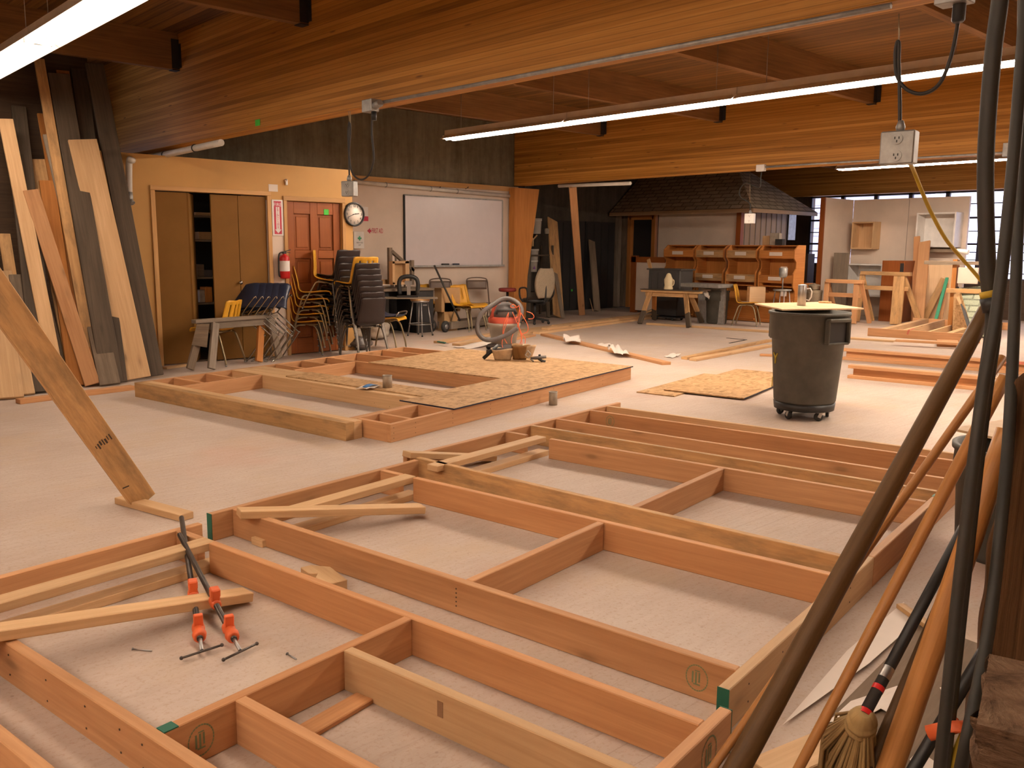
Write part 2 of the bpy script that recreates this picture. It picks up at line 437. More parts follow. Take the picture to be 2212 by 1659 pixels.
# glulam beams and joists
for i, xb in enumerate((-3.4, 4.25, 11.95)):
    y1 = YW if xb < 12.5 else YW2
    zb_m = ZB+(.045 if xb > 10 else 0)
    mb = MB().box((xb+.085, (y1+Y0)/2, (zb_m+CEIL)/2), (.17, y1-Y0, CEIL-zb_m), along=1)
    struct('beam', mb, MT['glulam'], bev=.006)
for y in (10.27, 7.38, 4.47, 1.55, -1.4):
    struct('ceiling_joist', MB().box(((-3.23+4.25)/2, y, 3.63), (7.48-.02, .09, .40), along=0), MT['joist'])
hang_l = [(4.25, 10.27), (4.25, 7.38), (4.25, 4.47)]
for y in (10.62, 8.17, 5.72, 3.27, .82, -1.6):
    struct('ceiling_joist', MB().box(((4.42+11.95)/2, y, 3.63), (7.53-.02, .09, .40), along=0), MT['joist'])
for y in (10.62, 8.17, 5.72, 3.27, .82):
    struct('ceiling_joist', MB().box(((12.12+20.6)/2, y, 3.63), (8.46, .09, .40), along=0), MT['joist'])
def hanger(x, y, label):
    mb = MB()
    mb.box((x-.045, y-.05, 3.60), (.085, .008, .32)); mb.box((x-.045, y+.05, 3.60), (.085, .008, .32)); mb.box((x-.045, y, 3.425), (.085, .108, .008))
    mb.box((x-.005, y-.08, 3.58), (.008, .05, .26)); mb.box((x-.005, y+.08, 3.58), (.008, .05, .26))
    single('joist_hanger', mb, MT['dark'], label, 'joist hanger', 'joist hangers on the beams')
for (x, y), w in zip(hang_l, ('above the leaning lumber', 'on the near beam beside the overhead light', 'highest on the near beam')):
    hanger(x, y, 'black steel joist hanger '+w)
for y, w in zip((10.62, 8.17, 5.72), ('nearest the concrete wall', 'behind the middle of the long light', 'nearest the hanging outlet box')):
    hanger(11.95, y, 'black steel joist hanger on the far beam, '+w)
# walls
struct('wall_back', MB().box((8.0, YW+.1, 1.3), (8.2, .2, 2.62)), MT['white_wall'])
struct('wall_back_upper', MB().box((4.0, YW+.12, 3.23), (16.2, .2, 1.22)), MT['concrete'])
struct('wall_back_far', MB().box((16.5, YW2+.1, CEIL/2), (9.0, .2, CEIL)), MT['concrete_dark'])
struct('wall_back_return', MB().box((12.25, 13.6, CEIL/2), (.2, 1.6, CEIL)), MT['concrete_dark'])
struct('wall_left', MB().box((-.3, 10.78, CEIL/2), (7.4, .16, CEIL)), MT['darkbrown'])
struct('wall_west', MB().box((X0-.1, 5, CEIL/2), (.2, 19, CEIL)), MT['tan_wall'])
struct('wall_front', MB().box((8.4, Y0-.1, CEIL/2), (25.2, .2, CEIL)), MT['tan_wall'])
# tan closet wall that stands proud of the whiteboard wall
YT = 10.6; XT0 = 3.38; ZT = 2.50
XTR = atY(762, 480, YT).x
cl0 = atY(338, 500, YT).x; cl1 = atY(578, 500, YT).x; d0 = atY(621, 500, YT).x; d1 = atY(738, 500, YT).x
cz = atY(420, 415, YT).z; dz = 2.045
mb = MB()
th = .10
mb.box(((XT0+cl0)/2, YT+th/2, ZT/2), (cl0-XT0, th, ZT)); mb.box(((cl0+cl1)/2, YT+th/2, (ZT+cz)/2), (cl1-cl0, th, ZT-cz))
mb.box(((d0+d1)/2, YT+th/2, (ZT+dz)/2), (d1-d0, th, ZT-dz)); mb.box(((d1+XTR)/2, YT+th/2, ZT/2), (XTR-d1, th, ZT))
mb.box(((cl1+d0)/2, YT+th/2, (ZT+2.04)/2), (d0-cl1, th, ZT-2.04))
mb.box((XTR-.05, (YT+YW)/2+.05, ZT/2), (.10, YW-YT-.1, ZT))
mb.box(((XT0+XTR)/2, (YT+YW)/2, ZT-.03), (XTR-XT0-.02, YW-YT-.02, .05))
struct('wall_closet', mb, MT['tan_wall'])
mb = MB().box(((cl1+d0)/2, YT+th/2, 1.02), (d0-cl1, th-.004, 2.04)); struct('wall_panel', mb, MT['white_wall'])
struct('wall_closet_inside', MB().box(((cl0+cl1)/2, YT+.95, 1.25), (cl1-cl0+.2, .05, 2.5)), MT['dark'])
# closet trim
mb = MB(); tw = .055
mb.box((cl0-tw/2, YT-.012, cz/2), (tw, .02, cz)); mb.box((cl1+tw/2, YT-.012, cz/2), (tw, .02, cz)); mb.box(((cl0+cl1)/2, YT-.012, cz+tw/2), (cl1-cl0+2*tw, .02, tw))
struct('trim_1', mb, MT['trim_wood'], bev=.004)
mb = MB()
mb.box((d0-.03, YT-.012, dz/2), (.05, .02, dz)); mb.box((d1+.03, YT-.012, dz/2), (.05, .02, dz)); mb.box(((d0+d1)/2, YT-.012, dz+.03), (d1-d0+.11, .02, .06))
struct('trim_2', mb, MT['trim_wood'], bev=.004)
# closet bifold doors: left pair folded half open, right pair closed
lw = (cl1-cl0)/4
def leaf(mb, a, b, z0=.02): mb.beam((a[0], a[1], (cz+z0)/2), (b[0], b[1], (cz+z0)/2), cz-z0-.02, .03, up=(a[1]-b[1], b[0]-a[0], 0))
cx = lambda px: atY(px, 500, YT).x
dk = struct('door_1', MB(), MT['closet'])
A = (cl0+.01, YT+.02); Bm = (cx(404), YT-.02); C = (cx(419), YT+.06)
mb = MB()
def panel(mb, a, b, t=.03):
    a = Vector((a[0], a[1], 0)); b = Vector((b[0], b[1], 0)); d = (b-a); m = basis(d); mb.box((a+b)/2+Vector((0, 0, cz/2)), (d.length, t, cz-.03), m)
panel(mb, A, Bm)
part('door_leaf', mb, MT['closet'], dk)
mb = MB(); panel(mb, (cx(405), YT-.03), (atY(418, 500, YT+.34).x, YT+.34)); part('door_leaf', mb, MT['closet'], dk)
dk = struct('door_2', MB(), MT['closet'])
s0 = cx(459); s1 = cx(516); s2 = cl1-.01
mb = MB(); panel(mb, (s0, YT+.03), (s1-.003, YT+.02)); part('door_leaf', mb, MT['closet'], dk)
mb = MB(); panel(mb, (s1+.003, YT+.02), (s2, YT+.03)); part('door_leaf', mb, MT['closet'], dk)
p = atY(518, 610, YT); mb = MB().lathe([(.012, 0), (.012, .02), (.024, .03), (.026, .04), (.018, .05), (.001, .053)], 16, (p.x, YT+.003, p.z), RX(R(90)))
part('knob', mb, MT['chrome'], dk, 'small round metal knob')
struct('wall_closet_floor', MB().box(((cl0+cl1)/2, YT+.5, .01), (cl1-cl0, .8, .02)), MT['darkbrown'])
# six panel door
dd = struct('door_3', MB(), MT['door_wood'])
W = d1-d0-.01
mb = MB(); yb = YT+.05
xs = [d0+.005, d0+.115, (d0+d1)/2-.055, (d0+d1)/2+.055, d1-.115, d1-.005]
zs = [.01, .22, .82, .96, 1.29, 1.40, 1.88, 2.04]
for a, b in ((0, 1), (2, 3), (4, 5)): mb.box(((xs[a]+xs[b])/2, yb, 1.025), (xs[b]-xs[a], .044, 2.03))
for a, b in ((0, 1), (2, 3), (4, 5), (6, 7)):
    for c_, d_ in ((1, 2), (3, 4)): mb.box(((xs[c_]+xs[d_])/2, yb, (zs[a]+zs[b])/2), (xs[d_]-xs[c_], .042, zs[b]-zs[a]), along=0)
part('door_frame', mb, MT['door_wood'], dd, bev=.004)
for a, b in ((1, 2), (3, 4), (5, 6)):
    for c_, d_ in ((1, 2), (3, 4)):
        mb = MB(); cxp = (xs[c_]+xs[d_])/2; czp = (zs[a]+zs[b])/2; w_ = xs[d_]-xs[c_]; h_ = zs[b]-zs[a]
        mb.box((cxp, yb+.008, czp), (w_, .014, h_)); mb.box((cxp, yb-.002, czp), (w_-.07, .014, h_-.07))
        part('door_panel', mb, MT['door_wood'], dd, bev=.006)
p = atY(707, 458, YT)
single('tape_square', MB().box((p.x, yb-.0235, p.z), (.075, .003, .075)), MT['green_tape'], 'bright green tape square stuck on the panelled door', 'tape')
p = atX(557, 265, 4.25)
single('tape_square', MB().box((4.2475, p.y, p.z), (.003, .10, .06)), MT['green_tape'], 'bright green tape strip stuck on the big near beam', 'tape')
# wood ledger, conduit and white strip above the whiteboard
zt = atY(900, 397, YW).z
x0 = XTR+.05; x1 = 12.02
struct('trim_3', MB().box(((x0+x1)/2, YW-.02, zt+.02), (x1-x0, .05, .09)), MT['trim_wood'])
# sloping glulam column
p0 = atY(1107, 412, 12.75); p1 = atY(1160, 412, 12.75); p2 = atY(1128, 640, 12.75); p3 = atY(1119, 640, 12.75)
b0 = atY(1113, 560, 12.75)
mb = MB()
xl, xr, xb_ = p0.x, p1.x, atY(1130, 600, 12.75).x
poly = [(xl, 0), (xb_+.02, 0), (xb_+.06, .9), (xr, ZB), (xl, ZB)]
mb.prism([(z, x) for x, z in poly], .17, Matrix(((0, 1, 0), (0, 0, 1), (1, 0, 0))), (0, 12.68, 0))
struct('column', mb, MT['orange_wood'], bev=.005)
# ------------------------------------------------------------------ window wall
Zp = lambda x, y: (1650+x/3.936, 380+y/3.936)
zt = 2.80; zs0 = .85
wpx = [1754, 1823, 1894.5, 1969.5, 2049.5, 2126, 2206]
wy = [atX(px, 415, XW).y for px in wpx]; wy += [wy[-1]-.98, wy[-1]-1.96]
zrow = [atX(*Zp(1800, v), XW).z for v in (235, 355, 470, 580, 650, 715, 825)]
sill1 = atX(1755, 571, XW).z
struct('wall_right', MB().box((XW+.1, (wy[0]+14.5)/2, CEIL/2), (.2, 14.5-wy[0], CEIL)), MT['darkbrown'])
struct('wall_right_lower', MB().box((XW+.1, (wy[-1]+wy[0])/2, zs0/2), (.2, wy[0]-wy[-1], zs0)), MT['darkbrown'])
struct('wall_right_sill', MB().box((XW+.1, (wy[1]+wy[0])/2, (zs0+sill1)/2), (.2, wy[0]-wy[1], sill1-zs0)), MT['darkbrown'])
struct('wall_right_near', MB().box((XW+.1, (wy[-1]+Y0)/2, CEIL/2), (.2, wy[-1]-Y0, CEIL)), MT['darkbrown'])
struct('beam', MB().box((XW-.1, (Y0+14.3)/2, (zt+CEIL)/2), (.3, 14.3-Y0, CEIL-zt), along=1), MT['glulam'])
for i in range(len(wy)-1):
    ya, yb2 = wy[i], wy[i+1]; z0 = sill1 if i == 0 else zs0
    w = struct('window_%d' % (i+1), MB(), MT['mullion'])
    mb = MB(); t = .045
    mb.box((XW, ya-t/2, (z0+zt)/2), (.08, t, zt-z0)); mb.box((XW, yb2+t/2, (z0+zt)/2), (.08, t, zt-z0))
    mb.box((XW, (ya+yb2)/2, zt-.02), (.08, ya-yb2, .04)); mb.box((XW, (ya+yb2)/2, z0+.02), (.08, ya-yb2, .04))
    for k, z in enumerate(zrow):
        if z > z0+.05: mb.box((XW, (ya+yb2)/2, z), (.06, ya-yb2, .045 if k in (1, 3) else .022))
    part('window_frame', mb, MT['mullion'], w)
    part('pane', MB().box((XW+.03, (ya+yb2)/2, (z0+zt)/2), (.006, ya-yb2-.02, zt-z0-.02)), MT['glass'], w)
# ------------------------------------------------------------------ world and lamps
wd = bpy.data.worlds.new('world'); scene.world = wd; wd.use_nodes = True
bg = wd.node_tree.nodes['Background']; bg.inputs[0].default_value = (.70, .72, 1.0, 1); bg.inputs[1].default_value = 3.0
def light_unit(name, loc, label, L=2.44, tube='tube'):
    t = thing(name, label, 'ceiling light', loc, 0, 'fluorescent light units')
    mb = MB().box((0, 0, .055), (.13, L-.01, .07)); part('housing', mb, MT['lamp_white'], t, world=False)
    mb = MB()
    prof = [(-.15, -.035), (-.065, .022), (.065, .022), (.15, -.035)]
    for (xa, za), (xb3, zb3) in zip(prof[:-1], prof[1:]):
        d = Vector((xb3-xa, 0, zb3-za)); m = basis(d, (0, 0, 1)); mb.box(((xa+xb3)/2, 0, (za+zb3)/2), (d.length, L-.01, .003), m)
    part('reflector', mb, MT['lamp_white'], t, world=False)
    for x in (-.06, .06):
        part('tube', MB().tube([(x, -L/2+.04, -.030), (x, L/2-.04, -.030)], .019, 10), MT[tube], t, 'glowing fluorescent tube', world=False)
    for y in (-L/2+.012, L/2-.012): part('end_cap', MB().box((0, y, -.010), (.20, .024, .05)), MT['lamp_white'], t, world=False)
    for y in (-L/2+.3, L/2-.3): part('suspension_wire', MB().tube([(0, y, .09), (0, y, CEIL-loc[2])], .003, 5), MT['steel'], t, world=False)
    return t
XL1, ZL1 = 2.10, atX(128, 103, 2.10+.15).z+.035
XL2, ZL2 = 8.15, atX(1400, 249, 8.30).z+.035
XL3, ZL3 = 15.4, atX(1950, 360, 15.55).z+.035
yj = atX(128, 103, 2.25).y
for k, nm in enumerate(('at the far end of the row over the leaning lumber', 'over the leaning lumber, second from the far end', 'added out of view as third in the row over the leaning lumber', 'added out of view as fourth in the row over the leaning lumber')):
    light_unit('fluorescent_light', (XL1, yj+1.22-k*2.44, ZL1), 'lit fluorescent strip '+nm, tube='tube_left')  # last two units are unseen, added to brighten the foreground
ys = atX(985, 303, 8.30).y
for k, nm in enumerate(('at the whiteboard end of the long middle row', 'second from the whiteboard end of the long middle row', 'third from the whiteboard end of the long middle row', 'fourth from the whiteboard end of the long middle row', 'fifth from the whiteboard end of the long middle row')):
    light_unit('fluorescent_light', (XL2, ys-1.22-k*2.44, ZL2), 'lit fluorescent strip '+nm)
ys3 = atX(1820, 358, 15.55).y
for k, nm in enumerate(('in the far row by the windows, nearest the shingled roof', 'in the far row by the windows, second from the shingled roof', 'in the far row by the windows, third from the shingled roof')):
    light_unit('fluorescent_light', (XL3, ys3-1.22-k*2.44, ZL3), 'lit fluorescent strip '+nm, tube='tube_far')
for k, nm in enumerate(('behind the camera, toward the left wall', 'directly behind the camera', 'behind the camera, toward the right')):
    light_unit('fluorescent_light', (-2.0, 4.6-k*2.44, ZL2), 'lit fluorescent strip '+nm, tube='tube_back')
vs = scene.view_settings; vs.view_transform = 'Standard'; vs.look = 'None'; vs.gamma = 1.0; vs.use_curve_mapping = False
vs.exposure = 0.38
# ------------------------------------------------------------------ wall frames lying on the floor
def zat(px, py, P):
    r = ray(px, py); t = math.hypot(P[0], P[1])/math.hypot(r.x, r.y); return H+r.z*t
def at_dist(px, py, P):
    r = ray(px, py); t = math.hypot(P[0], P[1])/math.hypot(r.x, r.y); return EYE+r*t
def spof(px, py, z=0):
    g = G(px, py, z)-O_SP; return g.dot(ES), g.dot(EP)
MT['end_green'] = paint('end_paint_green', (.015, .12, .075), .6)
MT['ink_green'] = paint('ink_green', (.20, .24, .12), .8)
MT['ink_dark'] = paint('ink_dark', (.07, .045, .03), .8)
MT['ink_faint'] = paint('ink_faint', (.26, .14, .07), .8)
MT['ink_red'] = paint('ink_red', (.55, .16, .10), .8)
MT['edge_navy'] = paint('edge_paint_navy', (.012, .012, .03), .6)
FW = .038; FH = .140
def bd(parent, name, a, b, mat='fir', w=FW, h=FH, z0=0.0, label=None, wsp=SP):
    mb = MB().beam(wsp(a[0], a[1], z0+h/2), wsp(b[0], b[1], z0+h/2), w, h)
    return part(name, mb, MT[mat], parent, label, bev=.003)
def stamp(parent, c, n, x, r=.045, ink='ink_green', name='grade_stamp'):
    """round ink stamp on a board face: c centre, n face normal, x writing direction"""
    n = Vector(n).normalized(); x = Vector(x).normalized(); y = n.cross(x); m = Matrix((x, y, n)).transposed(); c = Vector(c)+n*.0008
    mb = MB()
    k = 28
    for i in range(k):
        a0 = 2*math.pi*i/k; a1 = 2*math.pi*(i+.86)/k
        q = [c+m @ Vector((rr*math.cos(a), rr*math.sin(a)*1.15, 0)) for rr, a in ((r, a0), (r, a1), (r*.90, a1), (r*.90, a0))]
        mb.bm.faces.new([mb.bm.verts.new(p) for p in q])
    for (xa, xb, ya, yb_) in ((-.45, -.3, -.5, .5), (-.15, 0, -.5, .5), (.14, .28, -.35, .5), (-.3, .3, -.62, -.5), (-.2, .25, .56, .66)):
        q = [c+m @ Vector((x_*r, y_*r, 0)) for x_, y_ in ((xa, ya), (xb, ya), (xb, yb_), (xa, yb_))]
        mb.bm.faces.new([mb.bm.verts.new(p) for p in q])
    return part(name, mb, MT[ink], parent)
def nails(parent, pts, n, r=.0035):
    n = Vector(n).normalized(); m = basis(n.orthogonal(), n); mb = MB()
    for p in pts: mb.lathe([(r, 0), (r, .0012)], 6, Vector(p)+n*.0002, m)
    return part('nail', mb, MT['ink_dark'], parent)
nS = -EP            # face normals of studs seen by the camera
nP = ES             # face normals of plates seen by the camera
# --- nearest frame (cropped by the frame edge)
f0 = thing('stud_frame', 'unfinished lumber wall frame nearest the camera, holding the two pipe clamps', 'wall frame', SP(1.4, -1.2), 0, 'lumber wall frames lying on the floor')
bd(f0, 'plate', (.115, -2.5), (.115, -.11)); bd(f0, 'plate', (2.804, -2.5), (2.804, -.115))
bd(f0, 'stud', (.40, -.231), (2.785, -.231), 'fir_red'); bd(f0, 'stud', (.135, -.231), (.31, -.231))
st = bd(f0, 'stud', (.135, -1.222), (2.785, -1.222)); bd(f0, 'stud', (.135, -1.48), (2.785, -1.48))
hd = bd(f0, 'header', (1.649, -1.203), (1.649, -.25), 'fir_red')
c1 = bd(f0, 'cripple', (1.668, -.962), (2.785, -.962)); c2 = bd(f0, 'cripple', (1.668, -.55), (2.785, -.55), 'pine')
bd(f0, 'brace', (.355, -2.4), (.355, -.213), 'pine', .089, .038, .102)
bd(f0, 'brace', (.355, -2.4), (.355, -.16), 'pine', .089, .038, 0)
bd(f0, 'sill', (1.79, -.94), (1.77, -.57), 'fir_red', .075, .018, 0)
stamp(f0, SP(1.668, -1.095, .068), ES, EP, .042)
nails(f0, [SP(s, -1.242, z) for s in (.78, 1.05, 1.30, 1.5, 1.62, 1.86, 2.2, 2.4) for z in (.035, .105)], -EP)
mb = MB().box((0, 0, 0), (.022, .0016, .05), basis(ES)); mb.xf(Matrix.Translation(SP(2.10, -.5698, .085)))
part('ink_mark', mb, MT['ink_faint'], f0)
part('end_paint', MB().beam(SP(1.649, -1.204, .139), SP(1.649, -1.16, .139), .0385, .004), MT['end_green'], f0, 'dark green painted board end')
rp = f0.children
stamp(f0, SP(2.8235, -.26, .072), ES, EP, .048)
part('end_paint', MB().beam(SP(2.804, -.1165, .07), SP(2.804, -.1135, .07), .039, .141), MT['end_green'], f0, 'green painted board end')
# --- middle frame
f1 = thing('stud_frame', 'unfinished lumber wall frame in the middle, with a stamped board and one cross block', 'wall frame', SP(1.4, .7), 0, 'lumber wall frames lying on the floor')
lp = bd(f1, 'plate', (.019, 0), (.019, 1.46)); rp = bd(f1, 'plate', (2.749, -.012), (2.749, 1.47), 'pine')
s1 = bd(f1, 'stud', (.038, .137), (2.73, .137), 'fir'); bd(f1, 'stud', (.31, 1.15), (2.73, 1.155), 'fir_red'); bd(f1, 'stud', (.038, 1.15), (.20, 1.15))
bd(f1, 'block', (1.585, .157), (1.585, 1.13), 'fir')
bd(f1, 'brace', (.256, .157), (.25, 1.172), 'pine', .089, .038, .102); bd(f1, 'brace', (.262, .098), (.25, 1.20), 'pine', .089, .038, 0)
part('end_paint', MB().beam(SP(.019, -.002, .07), SP(.019, .001, .07), .039, .141), MT['end_green'], f1, 'green painted board end')
part('end_paint', MB().beam(SP(2.749, -.0135, .07), SP(2.749, -.0115, .07), .039, .1405), MT['end_green'], f1, 'dark green painted board end')
nails(f1, [SP(1.55, .118, .035+.018*k) for k in range(5)], -EP)
nails(f1, [SP(2.768, p, z) for p in (.137, .42, .8, 1.15) for z in (.04, .10)], ES)
stamp(f1, SP(2.60, .118, .072), -EP, ES, .040)
# --- far frame
f2 = thing('stud_frame', 'unfinished lumber wall frame with close set studs, farthest of the bare frames', 'wall frame', SP(1.4, 2.7), 0, 'lumber wall frames lying on the floor')
bd(f2, 'plate', (-.099, 1.475), (-.099, 4.075)); bd(f2, 'plate', (2.749, 1.475), (2.749, 4.0))
for (a, b, m_) in (((-.08, 1.515), (2.73, 1.40), 'pine_dirty'), ((.30, 2.50), (2.73, 2.54), 'fir'), ((-.08, 2.79), (2.73, 2.80), 'pine_dirty'), ((-.08, 3.12), (2.73, 3.13), 'fir'), ((-.08, 3.60), (2.73, 3.65), 'fir_red'), ((-.08, 3.86), (2.73, 3.87), 'pine')):
    bd(f2, 'stud', a, b, m_)
bd(f2, 'stud', (-.08, 2.49), (.10, 2.49))
bd(f2, 'block', (1.58, 1.465), (1.58, 2.50), 'fir')
bd(f2, 'brace', (.19, 1.42), (.20, 2.53), 'pine', .089, .038, .102); bd(f2, 'brace', (.20, 1.56), (.20, 2.56), 'pine', .089, .038, 0)
stamp(f2, SP(.12, 3.581, .075), -EP, ES, .04)
part('end_paint', MB().beam(SP(2.749, 2.66, .1395), SP(2.749, 2.72, .1395), .039, .004), MT['end_green'], f2, 'green painted board end')
# --- loose two by fours lying across the frames
def loose(a, b, label, mat='pine', w=.089, t=.038, group='loose lumber offcuts on the wall frames', name='loose_board', up=(0, 0, 1)):
    mb = MB().beam(a, b, w, t, up); return single(name, mb, MT[mat], label, 'board', group, bev=.003)
loose(SP(.80, -.33, .030), SP(.66, -1.95, .275), 'loose two by four sloping under the orange pipe clamps')
loose(SP(.20, .045, .168), SP(.56, .95, .050), 'loose two by four sloping into the middle wall frame')
loose(SP(-.07, 1.46, .160), SP(.045, 2.18, .022), 'short loose two by four across the corner of the far wall frame')
# notched scrap block between the frames
c = SP(.92, -.03, 0); m = RZ(math.atan2(ES.y, ES.x)-.25)
mb = MB().prism([(-.13, -.05), (-.04, -.05), (-.02, -.02), (.02, -.05), (.12, -.05), (.12, .05), (-.06, .06), (-.13, .0)], .06, m, c)
single('scrap_block', mb, MT['pine'], 'notched scrap of lumber on the floor between the two nearest frames', 'scrap wood', bev=.003)
# --- sheathed wall with two openings
def WS(s_, p, z=0): return SP(s_-.072*(p-2), p, z)
w = thing('sheathed_frame', 'wall frame partly covered in strand board with two window openings', 'wall frame', SP(-2.6, 4.0), 0)
def wb(name, a, b, mat='fir', ww=FW, h=FH, z0=0): return bd(w, name, a, b, mat, ww, h, z0, None, WS)
wb('plate', (-4.22, 1.94), (-4.22, 5.85)); np_ = wb('plate', (-.904, 2.115), (-.904, 6.12), 'fir')
bd(w, 'stud', (-4.236, 1.977), (-1.19, 1.977), 'pine_dirty', .083); bd(w, 'stud', (-4.20, 2.060), (-1.19, 2.060), 'pine', .083)
wb('header', (-3.69, 2.105), (-3.69, 3.05)); wb('header', (-3.69, 3.49), (-3.69, 4.40))
for p in (2.36, 2.74, 3.66, 4.04): wb('cripple', (-4.20, p), (-3.71, p))
for p in (3.12, 3.26, 3.40): wb('stud', (-4.20, p), (-1.34, p), 'pine', .138 if p != 3.40 else .14)
for p in (4.44, 4.95, 5.41, 5.83): wb('stud', (-4.20, p), (-.924, p+.10*(p > 4.6)), 'fir')
wb('sill', (-1.315, 2.10), (-1.315, 3.05)); wb('sill', (-1.275, 2.10), (-1.275, 2.90)); wb('sill', (-1.51, 3.47), (-1.51, 4.42))
for p in (2.135, 2.385, 2.86, 3.4): wb('cripple', (-1.255, p), (-.924, p))
def m_osb():
    n = NT('strand_board'); uv = n.coord('UV'); d = n.noise(uv, 3, 3)
    v = n.voro(n.mapping(n.mix(.06, uv, d), (14, 30, 1)), 1.0, out='Color'); v2 = n.voro(n.mapping(uv, (34, 15, 1)), 1.0, out='Color')
    f = n.math('ADD', n.math('MULTIPLY', n.sep(v)[0], .5), n.math('MULTIPLY', n.sep(v2)[1], .5))
    c = n.ramp(f, [(.1, (.26, .145, .06)), (.45, (.43, .26, .125)), (.8, (.53, .335, .175)), (.97, (.30, .165, .07))])
    big = n.noise(uv, 1.2, 3); c = n.mix(n.math('MULTIPLY', n.ramp(big, [(.5, (0, 0, 0)), (.7, (1, 1, 1))]), .3), c, (.34, .19, .08))
    n.bump(f, .25, .003)
    return n.out(c, .7, 0, .2)
MT['osb'] = m_osb()
zt_ = .1515
ol = [(2.87, -.872), (6.14, -.872), (6.14, -3.45), (4.40, -3.45), (4.44, -1.53), (3.48, -1.53), (3.46, -3.37), (3.12, -3.37), (3.15, -1.46), (2.87, -1.50)]
mb = MB().poly3([WS(s_, p, zt_) for p, s_ in ol], .011, (0, 0, 1))
sh = part('sheathing', mb, MT['osb'], w)
e1 = [(2.87, -.872), (6.14, -.872)]
mb = MB().beam(WS(-.8705, 2.868, .1462), WS(-.8705, 6.14, .1462), .002, .0115); part('painted_edge', mb, MT['edge_navy'], sh, 'dark painted sheet edge')
mb = MB().beam(WS(-.872, 2.869, .1462), WS(-1.50, 2.869, .1462), .002, .0115); part('painted_edge', mb, MT['edge_navy'], sh, 'dark painted sheet edge')
nails(w, [WS(-.8845, p, z) for p in (2.15, 2.4, 2.87, 3.4, 3.9, 4.45, 4.95, 5.45) for z in (.03, .07, .11)], ES)
nails(w, [WS(s_, 3.052, z) for s_, z in ((-2.9, .08), (-2.4, .1), (-2.0, .04), (-1.8, .03))], -EP)
# cans and packet on it
MT['can_side'] = paint('can_side', (.36, .28, .20), .55, noise=.25, scale=20)
def tin(P, r, h, label):
    t = thing('tin_can', label, 'can', P, 0, 'open tins left around the sheathed wall')
    part('can_body', MB().lathe([(r, 0), (r, h), (r-.004, h), (r-.004, .006), (.001, .006)], 20), MT['can_side'], t, world=False)
    part('rim', MB().torus((0, 0, h), r, .003, seg=20, seg2=6), MT['galv'], t, world=False)
P = WS(-2.13+.09, 3.27, zt_); tin(P, .044, .115, 'open tin can standing on the strand board between the openings')
tin(G(1193, 876)+Vector((.03, .02, 0)), .040, .125, 'open tin can on the floor against the strand board wall')
MT['blue'] = paint('blue_print', (.03, .16, .42), .5); MT['paper'] = paint('paper', (.72, .63, .56), .7, noise=.05)
pk = thing('glove_packet', 'blue and white packet lying beside the tin on the strand board', 'packet', WS(-2.16, 3.14, zt_), .3)
part('wrapper', MB().grid(lambda u, v: ((u-.5)*.22, (v-.5)*.13, .012+.018*math.sin(math.pi*u)*math.sin(math.pi*v)+.006*math.sin(9*u+4*v)), 10, 8, .004), MT['paper'], pk, world=False)
part('printed_band', MB().grid(lambda u, v: ((u-.5)*.17-.01, -.05+.05*v, .024+.016*math.sin(math.pi*u)*(.4+.6*v)), 10, 4, .003), MT['blue'], pk, world=False)
# --- leaning two by six in the left foreground and the block at its foot
ft = G(311, 1090)+Vector((0, 0, .02)); d_f = (ft-EYE).length
tp = EYE+ray(-60, 560).normalized()*(d_f*.82)
dirv = (tp-ft).normalized(); vw = (EYE-(ft+tp)/2).normalized(); nrm = (vw-dirv*vw.dot(dirv)).normalized()
nrm = (nrm+dirv.cross(nrm)*.22).normalized()
top = ft+dirv*((3.80-ft.z)/dirv.z)
lb = thing('leaning_board', 'long reddish two by six leaning toward the top left, foot on a short block', 'board', ft)
part('plank', MB().beam(ft, top, .142, .036, nrm), MT['pine_dirty'], lb, bev=.003)
cst = ft+dirv*.52+nrm*.0186; sx = dirv.cross(nrm).normalized()
mS = Matrix((-sx, dirv, nrm)).transposed()
mb = MB()
for k, (w_, h_) in enumerate(((.008, .04), (.006, .03), (.012, .034), (.008, .04), (.012, .03), (.010, .038), (.006, .02))):
    mb.box(cst+mS @ Vector((-.045+.0145*k, .006*math.sin(k*2.1), 0)), (w_*.8, h_, .0008), mS)
part('ink_stamp', mb, MT['ink_dark'], lb)
mb = MB().beam(cst-dirv*.33-sx*.055, cst-dirv*.345-sx*.02, .008, .0008, nrm); part('pencil_mark', mb, MT['ink_dark'], lb)
loose(G(262, 1078, .02)+Vector((0, 0, 0)), G(404, 1116, .02), 'short two by four block on the floor under the foot of the leaning board', 'pine', .085, .038, None)
